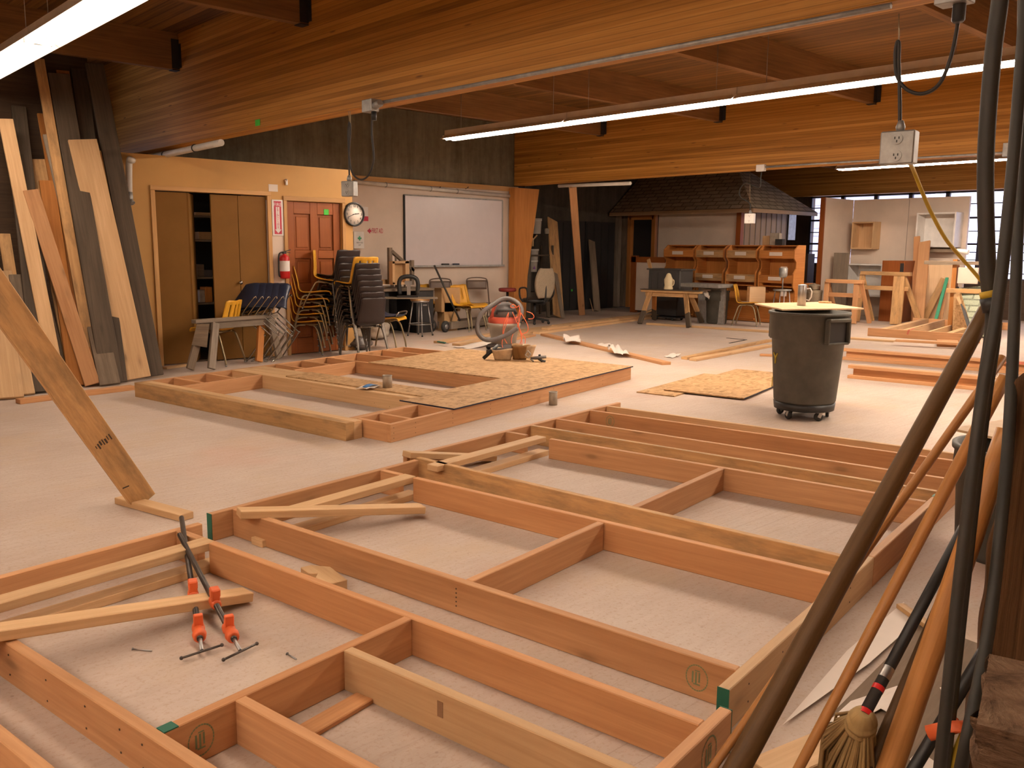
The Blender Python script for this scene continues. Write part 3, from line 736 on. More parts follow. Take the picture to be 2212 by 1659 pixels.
# --- pipe clamps
MT['pipe'] = paint('black_pipe', (.10, .085, .075), .4, metal=.6, noise=.3, scale=20)
MT['clamp_orange'] = paint('clamp_orange', (.72, .135, .04), .5, noise=.15)
def clamp(base, top, jaw_t, label, hdir):
    base = Vector(base); top = Vector(top); t = thing('pipe_clamp', label, 'clamp', base, 0, 'orange pipe clamps')
    d = (top-base).normalized(); L = (top-base).length; m = basis(d, (0, 0, 1)); X = m.col[0]; Y = m.col[1]; Z = m.col[2]
    part('pipe', MB().tube([base+d*.10, top], .0115, 10), MT['pipe'], t)
    part('screw', MB().tube([base+d*.02, base+d*.14], .007, 8), MT['steel'], t)
    hp = base+d*.015; hd_ = Vector(hdir).normalized()
    part('handle', MB().tube([hp-hd_*.075, hp+hd_*.075], .0045, 6).sphere(hp-hd_*.075, .007).sphere(hp+hd_*.075, .007), MT['pipe'], t, 'steel T handle')
    def jaw(nm, s_, ln):
        mb = MB(); c_ = base+d*s_
        mb.lathe([(.012, -ln/2), (.020, -ln/2), (.0215, 0), (.020, ln/2), (.012, ln/2)], 14, c_, Matrix((Y, Z, X)).transposed())
        mb.beam(c_+Z*.005, c_+Z*.062, .032, ln*.75, d); mb.beam(c_+Z*.045-d*ln*.35, c_+Z*.045+d*ln*.35, .036, .035, Z)
        return part(nm, mb, MT['clamp_orange'], t, 'orange cast jaw', bev=.004)
    jaw('sliding_jaw', jaw_t, .055)
    mb = MB(); c_ = base+d*.155
    mb.lathe([(.013, -.045), (.022, -.045), (.026, -.02), (.018, 0), (.024, .02), (.022, .045), (.013, .045)], 14, c_, Matrix((Y, Z, X)).transposed())
    mb.beam(c_+d*.02+Z*.01, c_+d*.02+Z*.06, .034, .02, d)
    part('screw_head', mb, MT['clamp_orange'], t, 'orange screw housing', bev=.003)
    for s_ in (.115, ):
        part('ring', MB().torus(base+d*s_, .014, .004, Matrix((Y, Z, X)).transposed(), 14, 6), MT['black_plastic'], t)
b1 = G(437, 1412, .018); e1_ = at_dist(392, 1118, SP(-.02, -.02)); e1_ = G(392, 1118, .16)
clamp(b1, e1_, .45, 'orange jawed pipe clamp, its bar end sticking up beyond the plate', EP*.9+ES*.12)
b2 = G(522, 1412, .018); e2_ = G(388, 1155, .155)
clamp(b2, e2_, .39, 'orange jawed pipe clamp lying crossed under the other clamp', EP*.95-ES*.1)
# nails on the floor
def nail(a, b, label):
    a = G(*a, .004); b = G(*b, .003); mb = MB().tube([a, b], .0028, 6); d = (b-a).normalized(); mb.lathe([(.006, 0), (.006, .002)], 8, a, basis(d.orthogonal(), d))
    single('framing_nail', mb, MT['steel'], label, 'nail', 'nails dropped on the floor')
nail((286, 1402), (328, 1406), 'loose framing nail on the floor below the sloping two by four')
nail((620, 1412), (640, 1424), 'loose framing nail on the floor right of the pipe clamp handles')
nail((1440, 1066), (1453, 1078), 'bent nail on the floor before the trash can') if False else None
# ------------------------------------------------------------------ lumber and things on the floor farther off
def fb(a, b, w, t, label, mat='pine', z=0.0, name='loose_plank', group='boards scattered on the floor', cat='board'):
    za = z+t; mb = MB().beam(G(*a, za)-Vector((0, 0, t/2)), G(*b, za)-Vector((0, 0, t/2)), w, t)
    return single(name, mb, MT[mat], label, cat, group, bev=.003)
fb((1175, 720), (1440, 782), .13, .038, 'long plank lying diagonally under the torn paper', 'fir')
fb((1478, 771), (1662, 733), .09, .036, 'two by four of the pair behind the trash can, farther one', 'pine_dirty')
fb((1497, 774), (1664, 744), .11, .036, 'two by four of the pair behind the trash can, nearer one', 'pine')
fb((1398, 697), (1664, 714), .10, .038, 'long board on the floor behind the weathered sawhorse legs', 'pine')
fb((1642, 764), (1680, 766), .09, .03, 'short offcut sticking out left of the trash can', 'fir_red')
fb((1815, 727), (1932, 735), .14, .03, 'flat board right of the trash can before the small frame', 'pine', 0)
fb((1935, 733), (2110, 742), .12, .034, 'board raised off the floor along the front of the small frame', 'fir', .06)
single('lumber_support', MB().beam(G(2040, 745, 0.03)+Vector((0, -.05, 0)), G(2046, 738, .03), .30, .06), MT['fir_red'], 'short block holding up the raised board before the small frame', 'block')
# two built up studs lying parallel
def ibeam(p, L, label):
    o = G(*p); t = thing('built_up_stud', label, 'lumber', o, 0, 'built up lumber beams on the floor right of the trash can')
    off = Vector((EP.x, EP.y, 0))*.06
    for z in (.019, .136): part('flange', MB().beam(o+off+Vector((0, 0, z)), o+off+ES*L+Vector((0, 0, z)), .12, .038), MT['fir'], t, bev=.003)
    part('web', MB().beam(o+off+ES*.05+EP*.02+Vector((0, 0, .0775)), o+off+ES*L+EP*.02+Vector((0, 0, .0775)), .075, .079), MT['fir_red'], t, 'darker web set back between the flanges')
    return t
ib = ibeam((1817, 777), 2.5, 'built up lumber beam with a red stained end, farther of the two')
o = G(1817, 777); mb = MB().beam(o+ES*1.85+Vector((0, 0, .14))-EP*.0012, o+ES*2.5+Vector((0, 0, .14))-EP*.0012, .002, .03); part('red_paint', mb, MT['ink_red'], ib, 'red painted patch')
ibeam((1830, 817), 2.4, 'built up lumber beam on the floor, nearer of the two')
# small wall frame
fr = thing('stud_frame', 'small lumber wall frame with slanting studs and a red ribbon, by the windows', 'wall frame', G(1980, 715), 0)
s0_, p0_ = spof(1873.6, 725.7); s9 = s0_+1.75; p9 = p0_+3.1
for nm, a, b in (('plate', (s0_, p0_+.02), (s9, p0_+.02)), ('plate', (s0_-.02, p9), (s9, p9))): bd(fr, nm, a, b, 'fir')
for k, px in enumerate((1908, 1952, 2007, 2052, 2096)):
    sa, _ = spof(px, 710+(px-1908)*.058, .14)
    bd(fr, 'stud', (sa, p0_+.04), (sa-.02, p9-.02), 'pine', .10 if k in (0, 3) else FW)
a = G(1975, 709, .145); b = G(1963, 716, .145)
mb = MB().beam(a, SP(spof(1966, 713, .14)[0], p0_-.005, .1425), .03, .004); mb.beam(SP(spof(1966, 713, .14)[0], p0_-.004, .143), SP(spof(1963, 713, .14)[0], p0_-.006, .07), .004, .03, up=ES)
part('ribbon', mb, MT['ink_red'], fr, 'red plastic ribbon')
# stack of long boards in the middle distance
d = (G(1375, 688, .04)-G(1120, 722, .04)).normalized(); nn = Vector((-d.y, d.x, 0))
base = G(1165, 716, .04); far = base+d*4.9
for k, (o_, z, a0, a1, lab) in enumerate(((0, 0, -.1, 4.9, 'front'), (.15, 0, -.5, 4.6, 'second'), (.30, 0, -.9, 4.4, 'third'), (.45, 0, -1.2, 4.2, 'rearmost'))):
    pa = base+nn*o_+d*a0; pb = base+nn*o_+d*a1; pa.z = pb.z = .019
    single('loose_plank', MB().beam(pa, pb, .14, .038), MT['pine'], 'long pale plank in the row by the upright two by four, %s on the floor' % lab, 'board', 'row of planks by the upright two by four', bev=.003)
for k, (o_, a0, a1, lab) in enumerate(((.08, .3, 4.8, 'nearer'), (.25, .9, 4.5, 'farther'))):
    pa = base+nn*o_+d*a0; pb = base+nn*o_+d*a1; pa.z = pb.z = .058
    single('loose_plank', MB().beam(pa, pb, .14, .038), MT['pine'], 'long pale plank on top of the row by the upright stud, %s one' % lab, 'board', 'row of planks by the upright two by four', bev=.003)
fb((1075, 737), (1150, 722), .14, .03, 'short board behind the shop vacuum', 'fir')
fb((948, 737), (1046, 722), .20, .036, 'wide board on the floor left of the shop vacuum', 'pine')
fb((985, 742), (1050, 731), .14, .036, 'short board lying before the wide one left of the vacuum', 'pine', .0)
fb((38, 862), (286, 832), .10, .045, 'grimy two by four with a green end, at the feet of the leaning lumber', 'fir_red')
fb((355, 793), (410, 785), .08, .025, 'thin strip on the floor at the closet corner', 'pine')
t = thing('utility_knife', 'green handled knife lying on the floor left of the shop vacuum', 'tool', G(960, 741, .0))
MT['tool_green'] = paint('tool_green', (.02, .12, .08), .5)
part('handle', MB().beam(G(946, 738, .05), G(962, 741, .05), .04, .022), MT['tool_green'], t, bev=.006)
part('blade', MB().beam(G(962, 741, .048), G(968, 742.5, .047), .03, .004), MT['steel'], t)
# strand board sheets
MT['osb2'] = MT['osb']
a, b, c_, d_ = G(1410, 850, .03), G(1597, 797, .03), G(1597, 797, .03)+Vector((.55, -.9, 0)), G(1552, 862, .03)
dv = (b-a).normalized(); nv = Vector((dv.y, -dv.x, 0))
q0 = G(1434, 841, .026); sheet = [q0, q0+dv*2.0, q0+dv*2.0+nv*.78, q0+nv*.86]
oss = thing('strand_board_sheet', 'sheet of strand board lying on the floor left of the trash can', 'panel', q0)
part('sheet', MB().poly3(sheet, .012, (0, 0, 1)), MT['osb'], oss)
part('painted_edge', MB().beam(sheet[3]+Vector((0, 0, -.006))+nv*.001, sheet[2]+Vector((0, 0, -.006))+nv*.001, .002, .012), MT['edge_navy'], oss, 'dark painted sheet edge')
q1 = G(1375, 846, .012); single('strand_board_strip', MB().poly3([q1, q1+dv*1.7, q1+dv*1.7+nv*.40, q1+nv*.42], .011, (0, 0, 1)), MT['osb'], 'narrow strand board strip under the sheet on the floor', 'panel')
q2 = G(1448, 853, .012)+dv*.03; single('strand_board_strip', MB().poly3([q2, q2+dv*1.3-nv*0.3, q2+dv*1.3+nv*.3, q2+nv*.47], .011, (0, 0, 1)), MT['osb'], 'offcut peeking out below the strand board sheet', 'panel') if False else None
# torn paper
def paper(c, sx, sy, rz, label, amp=.03, seed=0):
    rs = random.Random(seed); k = [rs.uniform(2, 7) for _ in range(6)]; m = RZ(rz)
    def fn(u, v):
        ed = .10*math.sin(k[0]*3*v)+.06*math.sin(k[1]*5*v)
        p = m @ Vector(((u-.5)*sx*(1+ed), (v-.5)*sy*(1+.15*math.sin(k[2]*u)), 0)); h = .004+amp*abs(math.sin(k[3]*u+k[4]*v))*(.3+u)
        return (c.x+p.x, c.y+p.y, c.z+h)
    single('torn_paper', MB().grid(fn, 12, 8, .0015), MT['paper'], label, 'paper', 'torn pieces of paper on the floor')
paper(G(1335, 762, .04), .55, .16, 1.0, 'crumpled white paper strip caught on the diagonal plank', .07, 3)
paper(G(1300, 749, .0), .35, .20, .4, 'white paper scrap under the middle of the diagonal plank', .03, 5)
paper(G(1236, 738, .04), .30, .22, .9, 'torn white paper near the upper end of the diagonal plank', .08, 8)
paper(G(1030, 748), .75, .30, .2, 'white paper flattened on the floor left of the shop vacuum', .03, 4)
paper(G(1452, 771), .25, .14, .2, 'small white paper scrap at the end of the pair of two by fours', .03, 11)
# carpenter square on floor
a, b, c_ = G(1570, 730, .004), G(1612, 734, .004), G(1576, 741, .004)
single('carpenter_square', MB().beam(a, b, .035, .004).beam(b, c_, .03, .004), MT['pipe'], 'dark steel carpenter square flat on the floor behind the trash can', 'tool')
# ------------------------------------------------------------------ big trash can on a dolly
MT['can_grey'] = paint('can_grey', (.082, .075, .060), .6, noise=.3, scale=5, spec=.3)
MT['yellow_paint'] = paint('yellow_paint', (.42, .32, .03), .6, noise=.3, scale=30)
def trash_can(P, r0, r1, h, z0, label, dolly=True, handle_ang=None, group=None, mat='can_grey'):
    t = thing('trash_can', label, 'trash can', P, 0, group)
    hb = h*.30
    prof = [(r0*.93, 0), (r0, .03), (r0+(r1-r0)*.66, h-hb), (r0+(r1-r0)*.66+.02, h-hb+.006), (r1+.005, h-.03), (r1+.018, h-.025), (r1+.018, h), (r1-.006, h), (r0-.008, .02), (.001, .02)]
    part('can_body', MB().lathe([(r, z+z0) for r, z in prof], 40), MT[mat], t, world=False)
    for ang in ([handle_ang, handle_ang+math.pi] if handle_ang is not None else []):
        mb = MB(); m = RZ(ang); rr = r1+.018; zc = z0+h
        mb.box(m @ Vector((rr, 0, zc-.055)), (.05, .24, .03), m); mb.box(m @ Vector((rr-.005, -.115, zc-.15)), (.05, .02, .20), m); mb.box(m @ Vector((rr-.005, .115, zc-.15)), (.05, .02, .20), m); mb.box(m @ Vector((rr-.012, 0, zc-.25)), (.05, .24, .02), m)
        part('handle', mb, MT[mat], t, bev=.006, world=False)
        part('handle_recess', MB().box(m @ Vector((r1+.002, 0, zc-.155)), (.01, .20, .17), m), MT['black_plastic'], t, world=False)
    if dolly:
        part('dolly_ring', MB().lathe([(r0*.80, z0-.05), (r0*.97, z0-.05), (r0*1.0, z0+.012), (r0*.9, z0+.012)], 36), MT['black_plastic'], t, world=False)
        for k in range(5):
            a = 2*math.pi*k/5+.5; c = Vector((r0*.80*math.cos(a), r0*.80*math.sin(a), .038)); m = RZ(a+1.2)
            w_ = part('caster', MB().lathe([(.010, -.014), (.034, -.014), (.038, -.008), (.038, .008), (.034, .014), (.010, .014)], 16, c, m @ RX(R(90))), MT['rubber'], t, world=False)
            mb = MB(); top = z0-.05
            for s_ in (-.02, .02): mb.beam(c+m @ Vector((0, s_, -.005)), c+m @ Vector((.02, s_, top-.038)), .004, .028, m @ Vector((1, 0, 0)))
            mb.box((c.x+.012, c.y, top-.004), (.06, .06, .008), m)
            part('caster_fork', mb, MT['steel'], w_, 'metal caster fork', world=False)
    return t
Pc = G(1735, 900); hz = zat(1735, 672, Pc); z0c = .13
tc = trash_can(Pc, .262, .325, hz-z0c, z0c, 'tall grey trash can on a wheeled dolly under a plywood square', True, math.atan2(-Pc.y, -Pc.x)+R(44))
toC = (EYE-Pc); toC.z = 0; toC.normalize(); sdc = Vector((-toC.y, toC.x, 0))
def on_can(px, py):
    r = ray(px, py); rad = .30; o2 = Vector((-Pc.x, -Pc.y)); d2 = Vector((r.x, r.y)); A_ = d2.dot(d2); B_ = 2*o2.dot(d2); C_ = o2.dot(o2)
    z = H; 
    for it in range(4):
        rr = .262+.0594*max(0, min(1, (z-z0c)/(hz-z0c))); disc = B_*B_-4*A_*(C_-rr*rr)
        if disc < 0: disc = 0
        tt = (-B_-math.sqrt(disc))/(2*A_); z = H+r.z*tt
    return EYE+r*tt
for ch, (px, py) in (('Y', (1676, 775)), ('D', (1669, 826))):
    q = on_can(px, py); nv_ = (q-Pc); nv_.z = 0; nv_.normalize(); xx = Vector((-nv_.y, nv_.x, 0)); m = Matrix((xx, Vector((0, 0, 1)), nv_)).transposed()
    mb = MB().text(ch, .135, m, q+nv_*.004, .004); part('letter', mb, MT['yellow_paint'], tc, 'yellow painted letter '+ch)
zp = hz+.001
pts = [(1630, 655), (1690, 668), (1866, 665.5), (1775, 652)]
mb = MB().poly3([G(*p, zp+.012) for p in (pts[0], pts[1], pts[2], pts[3])], .012, (0, 0, 1))
single('plywood_square', mb, MT['ply'], 'square of plywood lying over the tall trash can', 'panel')
q = G(1731, 660, zp+.012)
mg = thing('steel_mug', 'tall steel thermos mug with a handle on the plywood square', 'mug', q)
part('mug_body', MB().lathe([(.036, 0), (.039, .004), (.039, .19), (.036, .195), (.034, .19), (.034, .01), (.001, .01)], 24), MT['steel'], mg, world=False)
part('handle', MB().tube([Vector((0, 0, 0))+(-sdc if False else -sdc)*.0+sdc*x_+Vector((0, 0, z)) for x_, z in ((.038, .155), (.07, .16), (.085, .13), (.082, .08), (.065, .05), (.038, .055))], .007, 8), MT['white_paint'], mg, 'pale curved handle', world=False)
q = G(1782, 654.5, zp+.012)
single('wooden_disc', MB().lathe([(.06, 0), (.062, .006), (.06, .016), (.001, .016)], 24, q), MT['pine_dirty'], 'round wooden disc on the plywood square beside the mug', 'disc')
# ------------------------------------------------------------------ shop vacuum
MT['vac_grey'] = paint('vac_grey', (.37, .32, .255), .55); MT['vac_dark'] = paint('vac_dark', (.10, .085, .08), .5); MT['vac_red'] = paint('vac_red', (.60, .10, .055), .5)
MT['cord_orange'] = paint('cord_orange', (.85, .17, .07), .5)
Pv = G(1088, 757); kx = ray(1088, 700); sc = Pv.length/1880*1.0   # metres per pixel at the vacuum
tv = (EYE-Pv); tv.z = 0; tv.normalize(); sv = Vector((-tv.y, tv.x, 0))   # sv: to the viewer's right
def VP(x, z, y=0): return Pv+sv*x+tv*y+Vector((0, 0, z))
vac = thing('shop_vacuum', 'grey shop vacuum with a red lid and a thick dark hose', 'vacuum cleaner', Pv)
hv = zat(1088, 690, Pv)
part('drum', MB().lathe([(.15, .09), (.175, .10), (.215, hv-.10), (.235, hv-.095), (.24, hv-.05), (.22, hv-.045)], 32, Pv), MT['vac_grey'], vac)
part('lid_band', MB().lathe([(.222, hv-.05), (.225, hv+.02), (.20, hv+.04), (.17, hv+.045)], 32, Pv, cap0=False), MT['vac_red'], vac, 'red lid band')
part('motor_head', MB().lathe([(.185, hv+.03), (.19, hv+.10), (.165, hv+.15), (.14, hv+.21), (.08, hv+.245), (.001, hv+.25)], 28, Pv), MT['vac_dark'], vac, 'dark motor housing')
mb = MB().tube([VP(-.17, hv+.02, .10), VP(-.13, hv+.19, .08), VP(-.05, hv+.24, .06)], [.035, .03, .02], 10); part('red_shoulder', mb, MT['vac_red'], vac, 'red side of the motor housing')
part('carry_handle', MB().tube([VP(-.11, hv+.10, .20), VP(-.09, hv+.14, .23), VP(.14, hv+.15, .23), VP(.17, hv+.10, .20)], .022, 10), MT['black_plastic'], vac)
mb = MB().lathe([(.20, .05), (.235, .06), (.235, .085), (.17, .11)], 30, Pv); part('base_ring', mb, MT['vac_dark'], vac)
for ang in (.4, 2.0, 3.6, 5.2):
    c = Pv+Vector((.24*math.cos(ang), .24*math.sin(ang), .035)); part('caster', MB().sphere(c, (.035, .035, .035)), MT['rubber'], vac)
    
hose = []
for px, py, y in ((1118, 693, .27), (1126, 672, .26), (1120, 655, .22), (1103, 645, .16), (1085, 645, .15), (1068, 655, .18), (1048, 668, .22), (1037, 682, .25), (1032, 700, .27), (1035, 716, .28), (1045, 727, .29), (1060, 730, .29), (1078, 726, .30), (1100, 716, .30), (1117, 704, .29)):
    q = at_dist(px, py, Pv); hose.append(q+tv*y*1.0)
def smooth(pts, n=4):
    out = []; P_ = [pts[0]]+pts+[pts[-1]]
    for i in range(1, len(P_)-2):
        a, b, c, d = P_[i-1], P_[i], P_[i+1], P_[i+2]
        for k in range(n):
            t = k/n; out.append(.5*((2*b)+(-a+c)*t+(2*a-5*b+4*c-d)*t*t+(-a+3*b-3*c+d)*t**3))
    out.append(pts[-1]); return out
part('hose', MB().tube(smooth(hose, 5), .034, 12), MT['vac_dark'], vac, 'thick dark corrugated hose')
oc = thing('extension_cord', 'bright orange cord coiled and hung over the shop vacuum', 'cord', Pv+Vector((0, 0, hv)))
def loop(pxs, y=.30):
    return smooth([at_dist(px, py, Pv)+tv*(y+.01*math.sin(px)) for px, py in pxs], 5)
Z2 = lambda x, y: (1000+x/9.218, 620+y/9.218)
for L_ in ([(1110, 350), (1130, 480), (1100, 700), (1000, 880), (960, 1010), (985, 1110), (1060, 1150), (1130, 1080), (1160, 950), (1110, 760), (1040, 600), (980, 470)],
           [(910, 480), (870, 560), (810, 740), (795, 880), (820, 980), (880, 1080)], [(905, 500), (880, 650), (820, 820), (800, 960), (780, 1060), (790, 1150), (815, 1210)],
           [(1120, 420), (1090, 600), (1080, 700), (1140, 880), (1160, 990), (1170, 1120)], [(1150, 480), (1100, 700), (1160, 880), (1230, 980), (1220, 1100), (1180, 1140)],
           [(1150, 490), (1240, 640), (1285, 760), (1270, 850), (1180, 890)], [(1060, 370), (1000, 320), (950, 340), (960, 380), (1060, 380), (1110, 340)], [(1260, 460), (1350, 490), (1400, 550), (1370, 600), (1290, 600)]):
    part('cord_loop', MB().tube(loop([Z2(*p) for p in L_]), .0055, 6), MT['cord_orange'], oc)
# ------------------------------------------------------------------ tool belt and nail gun on the strand board
MT['leather'] = wood('leather', (.13, .06, .018), (.30, .16, .055), 0, rough=.6); MT['leather_pale'] = paint('leather_pale', (.52, .38, .24), .7, noise=.3, scale=12)
Pt = G(1098, 778, zt_); tb = thing('tool_belt', 'leather tool belt with two open pouches lying on the strand board', 'tool belt', Pt)
def TB(px, py, y=0): return at_dist(px, py, Pt)+tv*y
def pouch(cx, cy, w_, h_, dpt, mat, lab, tilt=0):
    c = TB(cx, cy); 
    def fn(u, v):
        a = math.pi*2*u; rx = w_/2*(.75+.35*v); ry = dpt/2*(.5+.6*v)
        return c+sv*(rx*math.cos(a)+tilt*v*h_)+tv*(ry*math.sin(a))+Vector((0, 0, h_*v+.012*math.sin(2*a)*v))
    part('pouch', MB().grid(fn, 20, 6, .005), MT[mat], tb, lab)
pouch(1086, 777, .24, .13, .16, 'leather_pale', 'pale suede pouch gaping open'); pouch(1122, 776, .20, .17, .18, 'leather', 'dark leather pouch', .1); pouch(1138, 773, .14, .15, .14, 'leather_pale', 'pale hammer pouch', .2)
part('belt', MB().grid(lambda u, v: TB(1050+100*u, 768-6*math.sin(math.pi*u))+tv*(-.06+.03*math.sin(6*u))+Vector((0, 0, .01+.05*v)), 16, 3, .005), MT['vac_dark'], tb)
part('hammer_loop', MB().tube([TB(1134, 764, .12), TB(1140, 755, .12), TB(1146, 762, .12), TB(1141, 770, .12)], .008, 8, closed=True), MT['steel'], tb)
part('hammer_handle', MB().tube([TB(1044, 774, .02), TB(1076, 746, -.02)], [.022, .018], 10), MT['black_plastic'], tb, 'black hammer grip')
ng = thing('nail_gun', 'small black pneumatic tool on the strand board right of the tool belt', 'tool', G(1162, 780, zt_))
NGp = G(1162, 782, zt_)
def NG(px, py): return at_dist(px, py, NGp)
part('barrel', MB().tube([NG(1146, 774), NG(1158, 773), NG(1180, 771)], [.014, .02, .017], 10), MT['vac_dark'], ng)
part('grip', MB().tube([NG(1163, 774), NG(1170, 779), NG(1178, 782)], [.018, .017, .02], 10), MT['black_plastic'], ng)
part('nose', MB().tube([NG(1146, 775), NG(1153, 781)], .012, 8), MT['steel'], ng)
part('trigger', MB().tube([NG(1163, 768), NG(1168, 767)], .012, 8), MT['black_plastic'], ng)
# ------------------------------------------------------------------ along the back walls
def VFr(P):
    t = Vector((-P[0], -P[1], 0)).normalized(); return Vector((-t.y, t.x, 0)), t     # viewer's right, toward the viewer
def ang(v): return math.atan2(v.y, v.x)
MT['plastic_yellow'] = paint('plastic_yellow', (.72, .36, .025), .4, noise=.12)
MT['plastic_navy'] = paint('plastic_navy', (.018, .024, .05), .4)
MT['plastic_brown'] = paint('plastic_brown', (.022, .012, .010), .45)
MT['leg_brass'] = paint('leg_tube', (.30, .235, .14), .35, metal=.7)
MT['cardboard'] = paint('cardboard', (.45, .27, .12), .7)
MT['fabric_tan'] = paint('fabric_tan', (.34, .27, .19), .85, noise=.2, scale=60)
MT['red_vinyl'] = paint('red_vinyl', (.22, .025, .02), .45)
MT['fold_brown'] = paint('fold_brown', (.13, .085, .06), .4)
MT['bucket_white'] = paint('bucket_white', (.62, .58, .52), .45)
MT['sign_red'] = paint('sign_red', (.50, .025, .06), .5); MT['sign_white'] = paint('sign_white', (.80, .75, .72), .5)
MT['ext_red'] = paint('ext_red', (.55, .02, .02), .3)
MT['board_white'] = paint('board_white', (.66, .59, .60), .22, noise=.03)
MT['clock_face'] = paint('clock_face', (.78, .70, .62), .4, noise=.03)
MT['green_print'] = paint('green_print', (.02, .24, .10), .6)
MT['chalk_purple'] = paint('purple', (.30, .10, .40), .5)
MT['cord_black'] = paint('cord_black', (.03, .025, .02), .6)
MT['cord_yellow'] = paint('cord_yellow', (.50, .33, .03), .6)
def shell_obj(name, mat, parent, slots=True, W_=.42, loc_pts=None, thick=.012, label=None):
    path = loc_pts or [(.215, .415), (.205, .44), (.12, .445), (.0, .432), (-.12, .428), (-.185, .445), (-.215, .49), (-.225, .55), (-.24, .62), (-.26, .70), (-.28, .775), (-.283, .79)]
    P_ = [Vector((x, 0, z)) for x, z in path]; P_ = smooth(P_, 2); nv = len(P_)-1; nu = 14
    bm = bmesh.new(); V = []
    for j, p in enumerate(P_):
        v = j/nv; row = []
        hw = W_/2*(1.0-.14*max(0, (v-.55)/.45)-.06*max(0, .12-v)/.12)
        if v > .93: hw *= 1-.35*((v-.93)/.07)**2
        for i in range(nu+1):
            u = i/nu*2-1; dip = .022*(u*u)
            d = (P_[min(j+1, nv)]-P_[max(j-1, 0)]).normalized(); n_ = Vector((d.z, 0, -d.x))*(-1)
            row.append(bm.verts.new(p+Vector((0, u*hw, 0))+n_*dip*(-1)*(1.0)))
        V.append(row)
    for j in range(nv):
        v = (j+.5)/nv
        for i in range(nu):
            if slots and .62 < v < .86 and i in (3, 6, 7, 10) and not (i == 7): continue
            f = bm.faces.new((V[j][i], V[j][i+1], V[j+1][i+1], V[j+1][i])); f.smooth = True
    me = bpy.data.meshes.new(name); bm.to_mesh(me); bm.free()
    o = bpy.data.objects.new(name, me); COL.objects.link(o); o.parent = parent; me.materials.append(MT[mat])
    md = o.modifiers.new('thick', 'SOLIDIFY'); md.thickness = thick; md.offset = 0
    if label: o['label'] = label
    return o
MT['leg_dark'] = paint('leg_dark', (.16, .14, .12), .3, metal=.8)
def school_chair(label, color='plastic_yellow', leg='leg_brass', group='yellow school chairs'):
    """faces +X, origin on the floor"""
    t = thing('school_chair', label, 'chair', (0, 0, 0), 0, group)
    shell_obj('seat_shell', color, t, color == 'plastic_yellow')
    mb = MB()
    for s in (-1, 1): mb.tube([(.13, s*.12, .41), (-.14, s*.12, .41)], .011, 8)
    mb.tube([(.10, -.17, .405), (.10, .17, .405)], .010, 8).tube([(-.12, -.17, .405), (-.12, .17, .405)], .010, 8)
    part('seat_frame', mb, MT[leg], t, world=False)
    for s in (-1, 1):
        lg = part('leg', MB().tube(smooth([Vector(p) for p in ((.02, s*.175, .405), (.10, s*.19, .395), (.15, s*.205, .32), (.205, s*.225, .10), (.215, s*.23, .02))], 3), .0125, 8), MT[leg], t, world=False)
        part('glide', MB().sphere((.217, s*.232, .014), .014), MT['steel'], lg, world=False)
        lg = part('leg', MB().tube(smooth([Vector(p) for p in ((-.02, s*.175, .405), (-.13, s*.19, .395), (-.17, s*.205, .32), (-.235, s*.225, .10), (-.25, s*.23, .02))], 3), .0125, 8), MT[leg], t, world=False)
        part('glide', MB().sphere((-.252, s*.232, .014), .014), MT['steel'], lg, world=False)
    return t
Pst = G(672, 765); r_, t_ = VFr(Pst); ar = ang(r_)
ych = school_chair('yellow plastic school chair at the bottom of the yellow stack by the panelled door')
ych.location = Pst+t_*(-.10); ych.rotation_euler = (0, 0, ar-.25)
YG = 'yellow school chairs'
for k, nm in enumerate(('second from the bottom', 'third from the bottom', 'fourth from the bottom', 'second from the top')):
    copy_tree(ych, ych.location+r_*(.026*(k+1))+Vector((0, 0, .10*(k+1))), (0, 0, ar-.25+.03*math.sin(k*2)), 'yellow plastic school chair in the stack by the panelled door, '+nm)
copy_tree(ych, ych.location+r_*.19+Vector((0, 0, .57)), (0, R(12), ar-.2), 'yellow plastic school chair tilted on top of the stack by the panelled door')
Py = G(470, 790); ry, ty = VFr(Py); 
copy_tree(ych, Py-ty*.18+ry*.0, (0, 0, ang(-ry*.85-ty*.5)), 'yellow plastic school chair facing the closet, behind the weathered sawhorse', YG)
Py2 = G(836, 752); ry2, ty2 = VFr(Py2)
copy_tree(ych, Py2+ty2*.05, (0, 0, ang(ry2*.9+ty2*.3)), 'yellow plastic school chair beside the steel legged stool, a navy seat resting in it', YG)
# navy stacked chair shell lying in that chair
nv_ = thing('seat_shell_loose', 'dark navy plastic chair seat lying in the yellow chair beside the stool', 'chair seat', Py2+ty2*.05+Vector((0, 0, .40)), ang(ry2*.9+ty2*.35))
shell_obj('seat_shell', 'plastic_navy', nv_, False, .44, [(.24, .10), (.21, .07), (.10, .06), (-.05, .065), (-.12, .10), (-.15, .18), (-.17, .26)])
part('rim_tube', MB().tube(smooth([Vector(p) for p in ((.22, -.2, .09), (.25, -.15, .14), (.25, .15, .14), (.22, .2, .09))], 4), .010, 8), MT['chrome'], nv_, world=False)
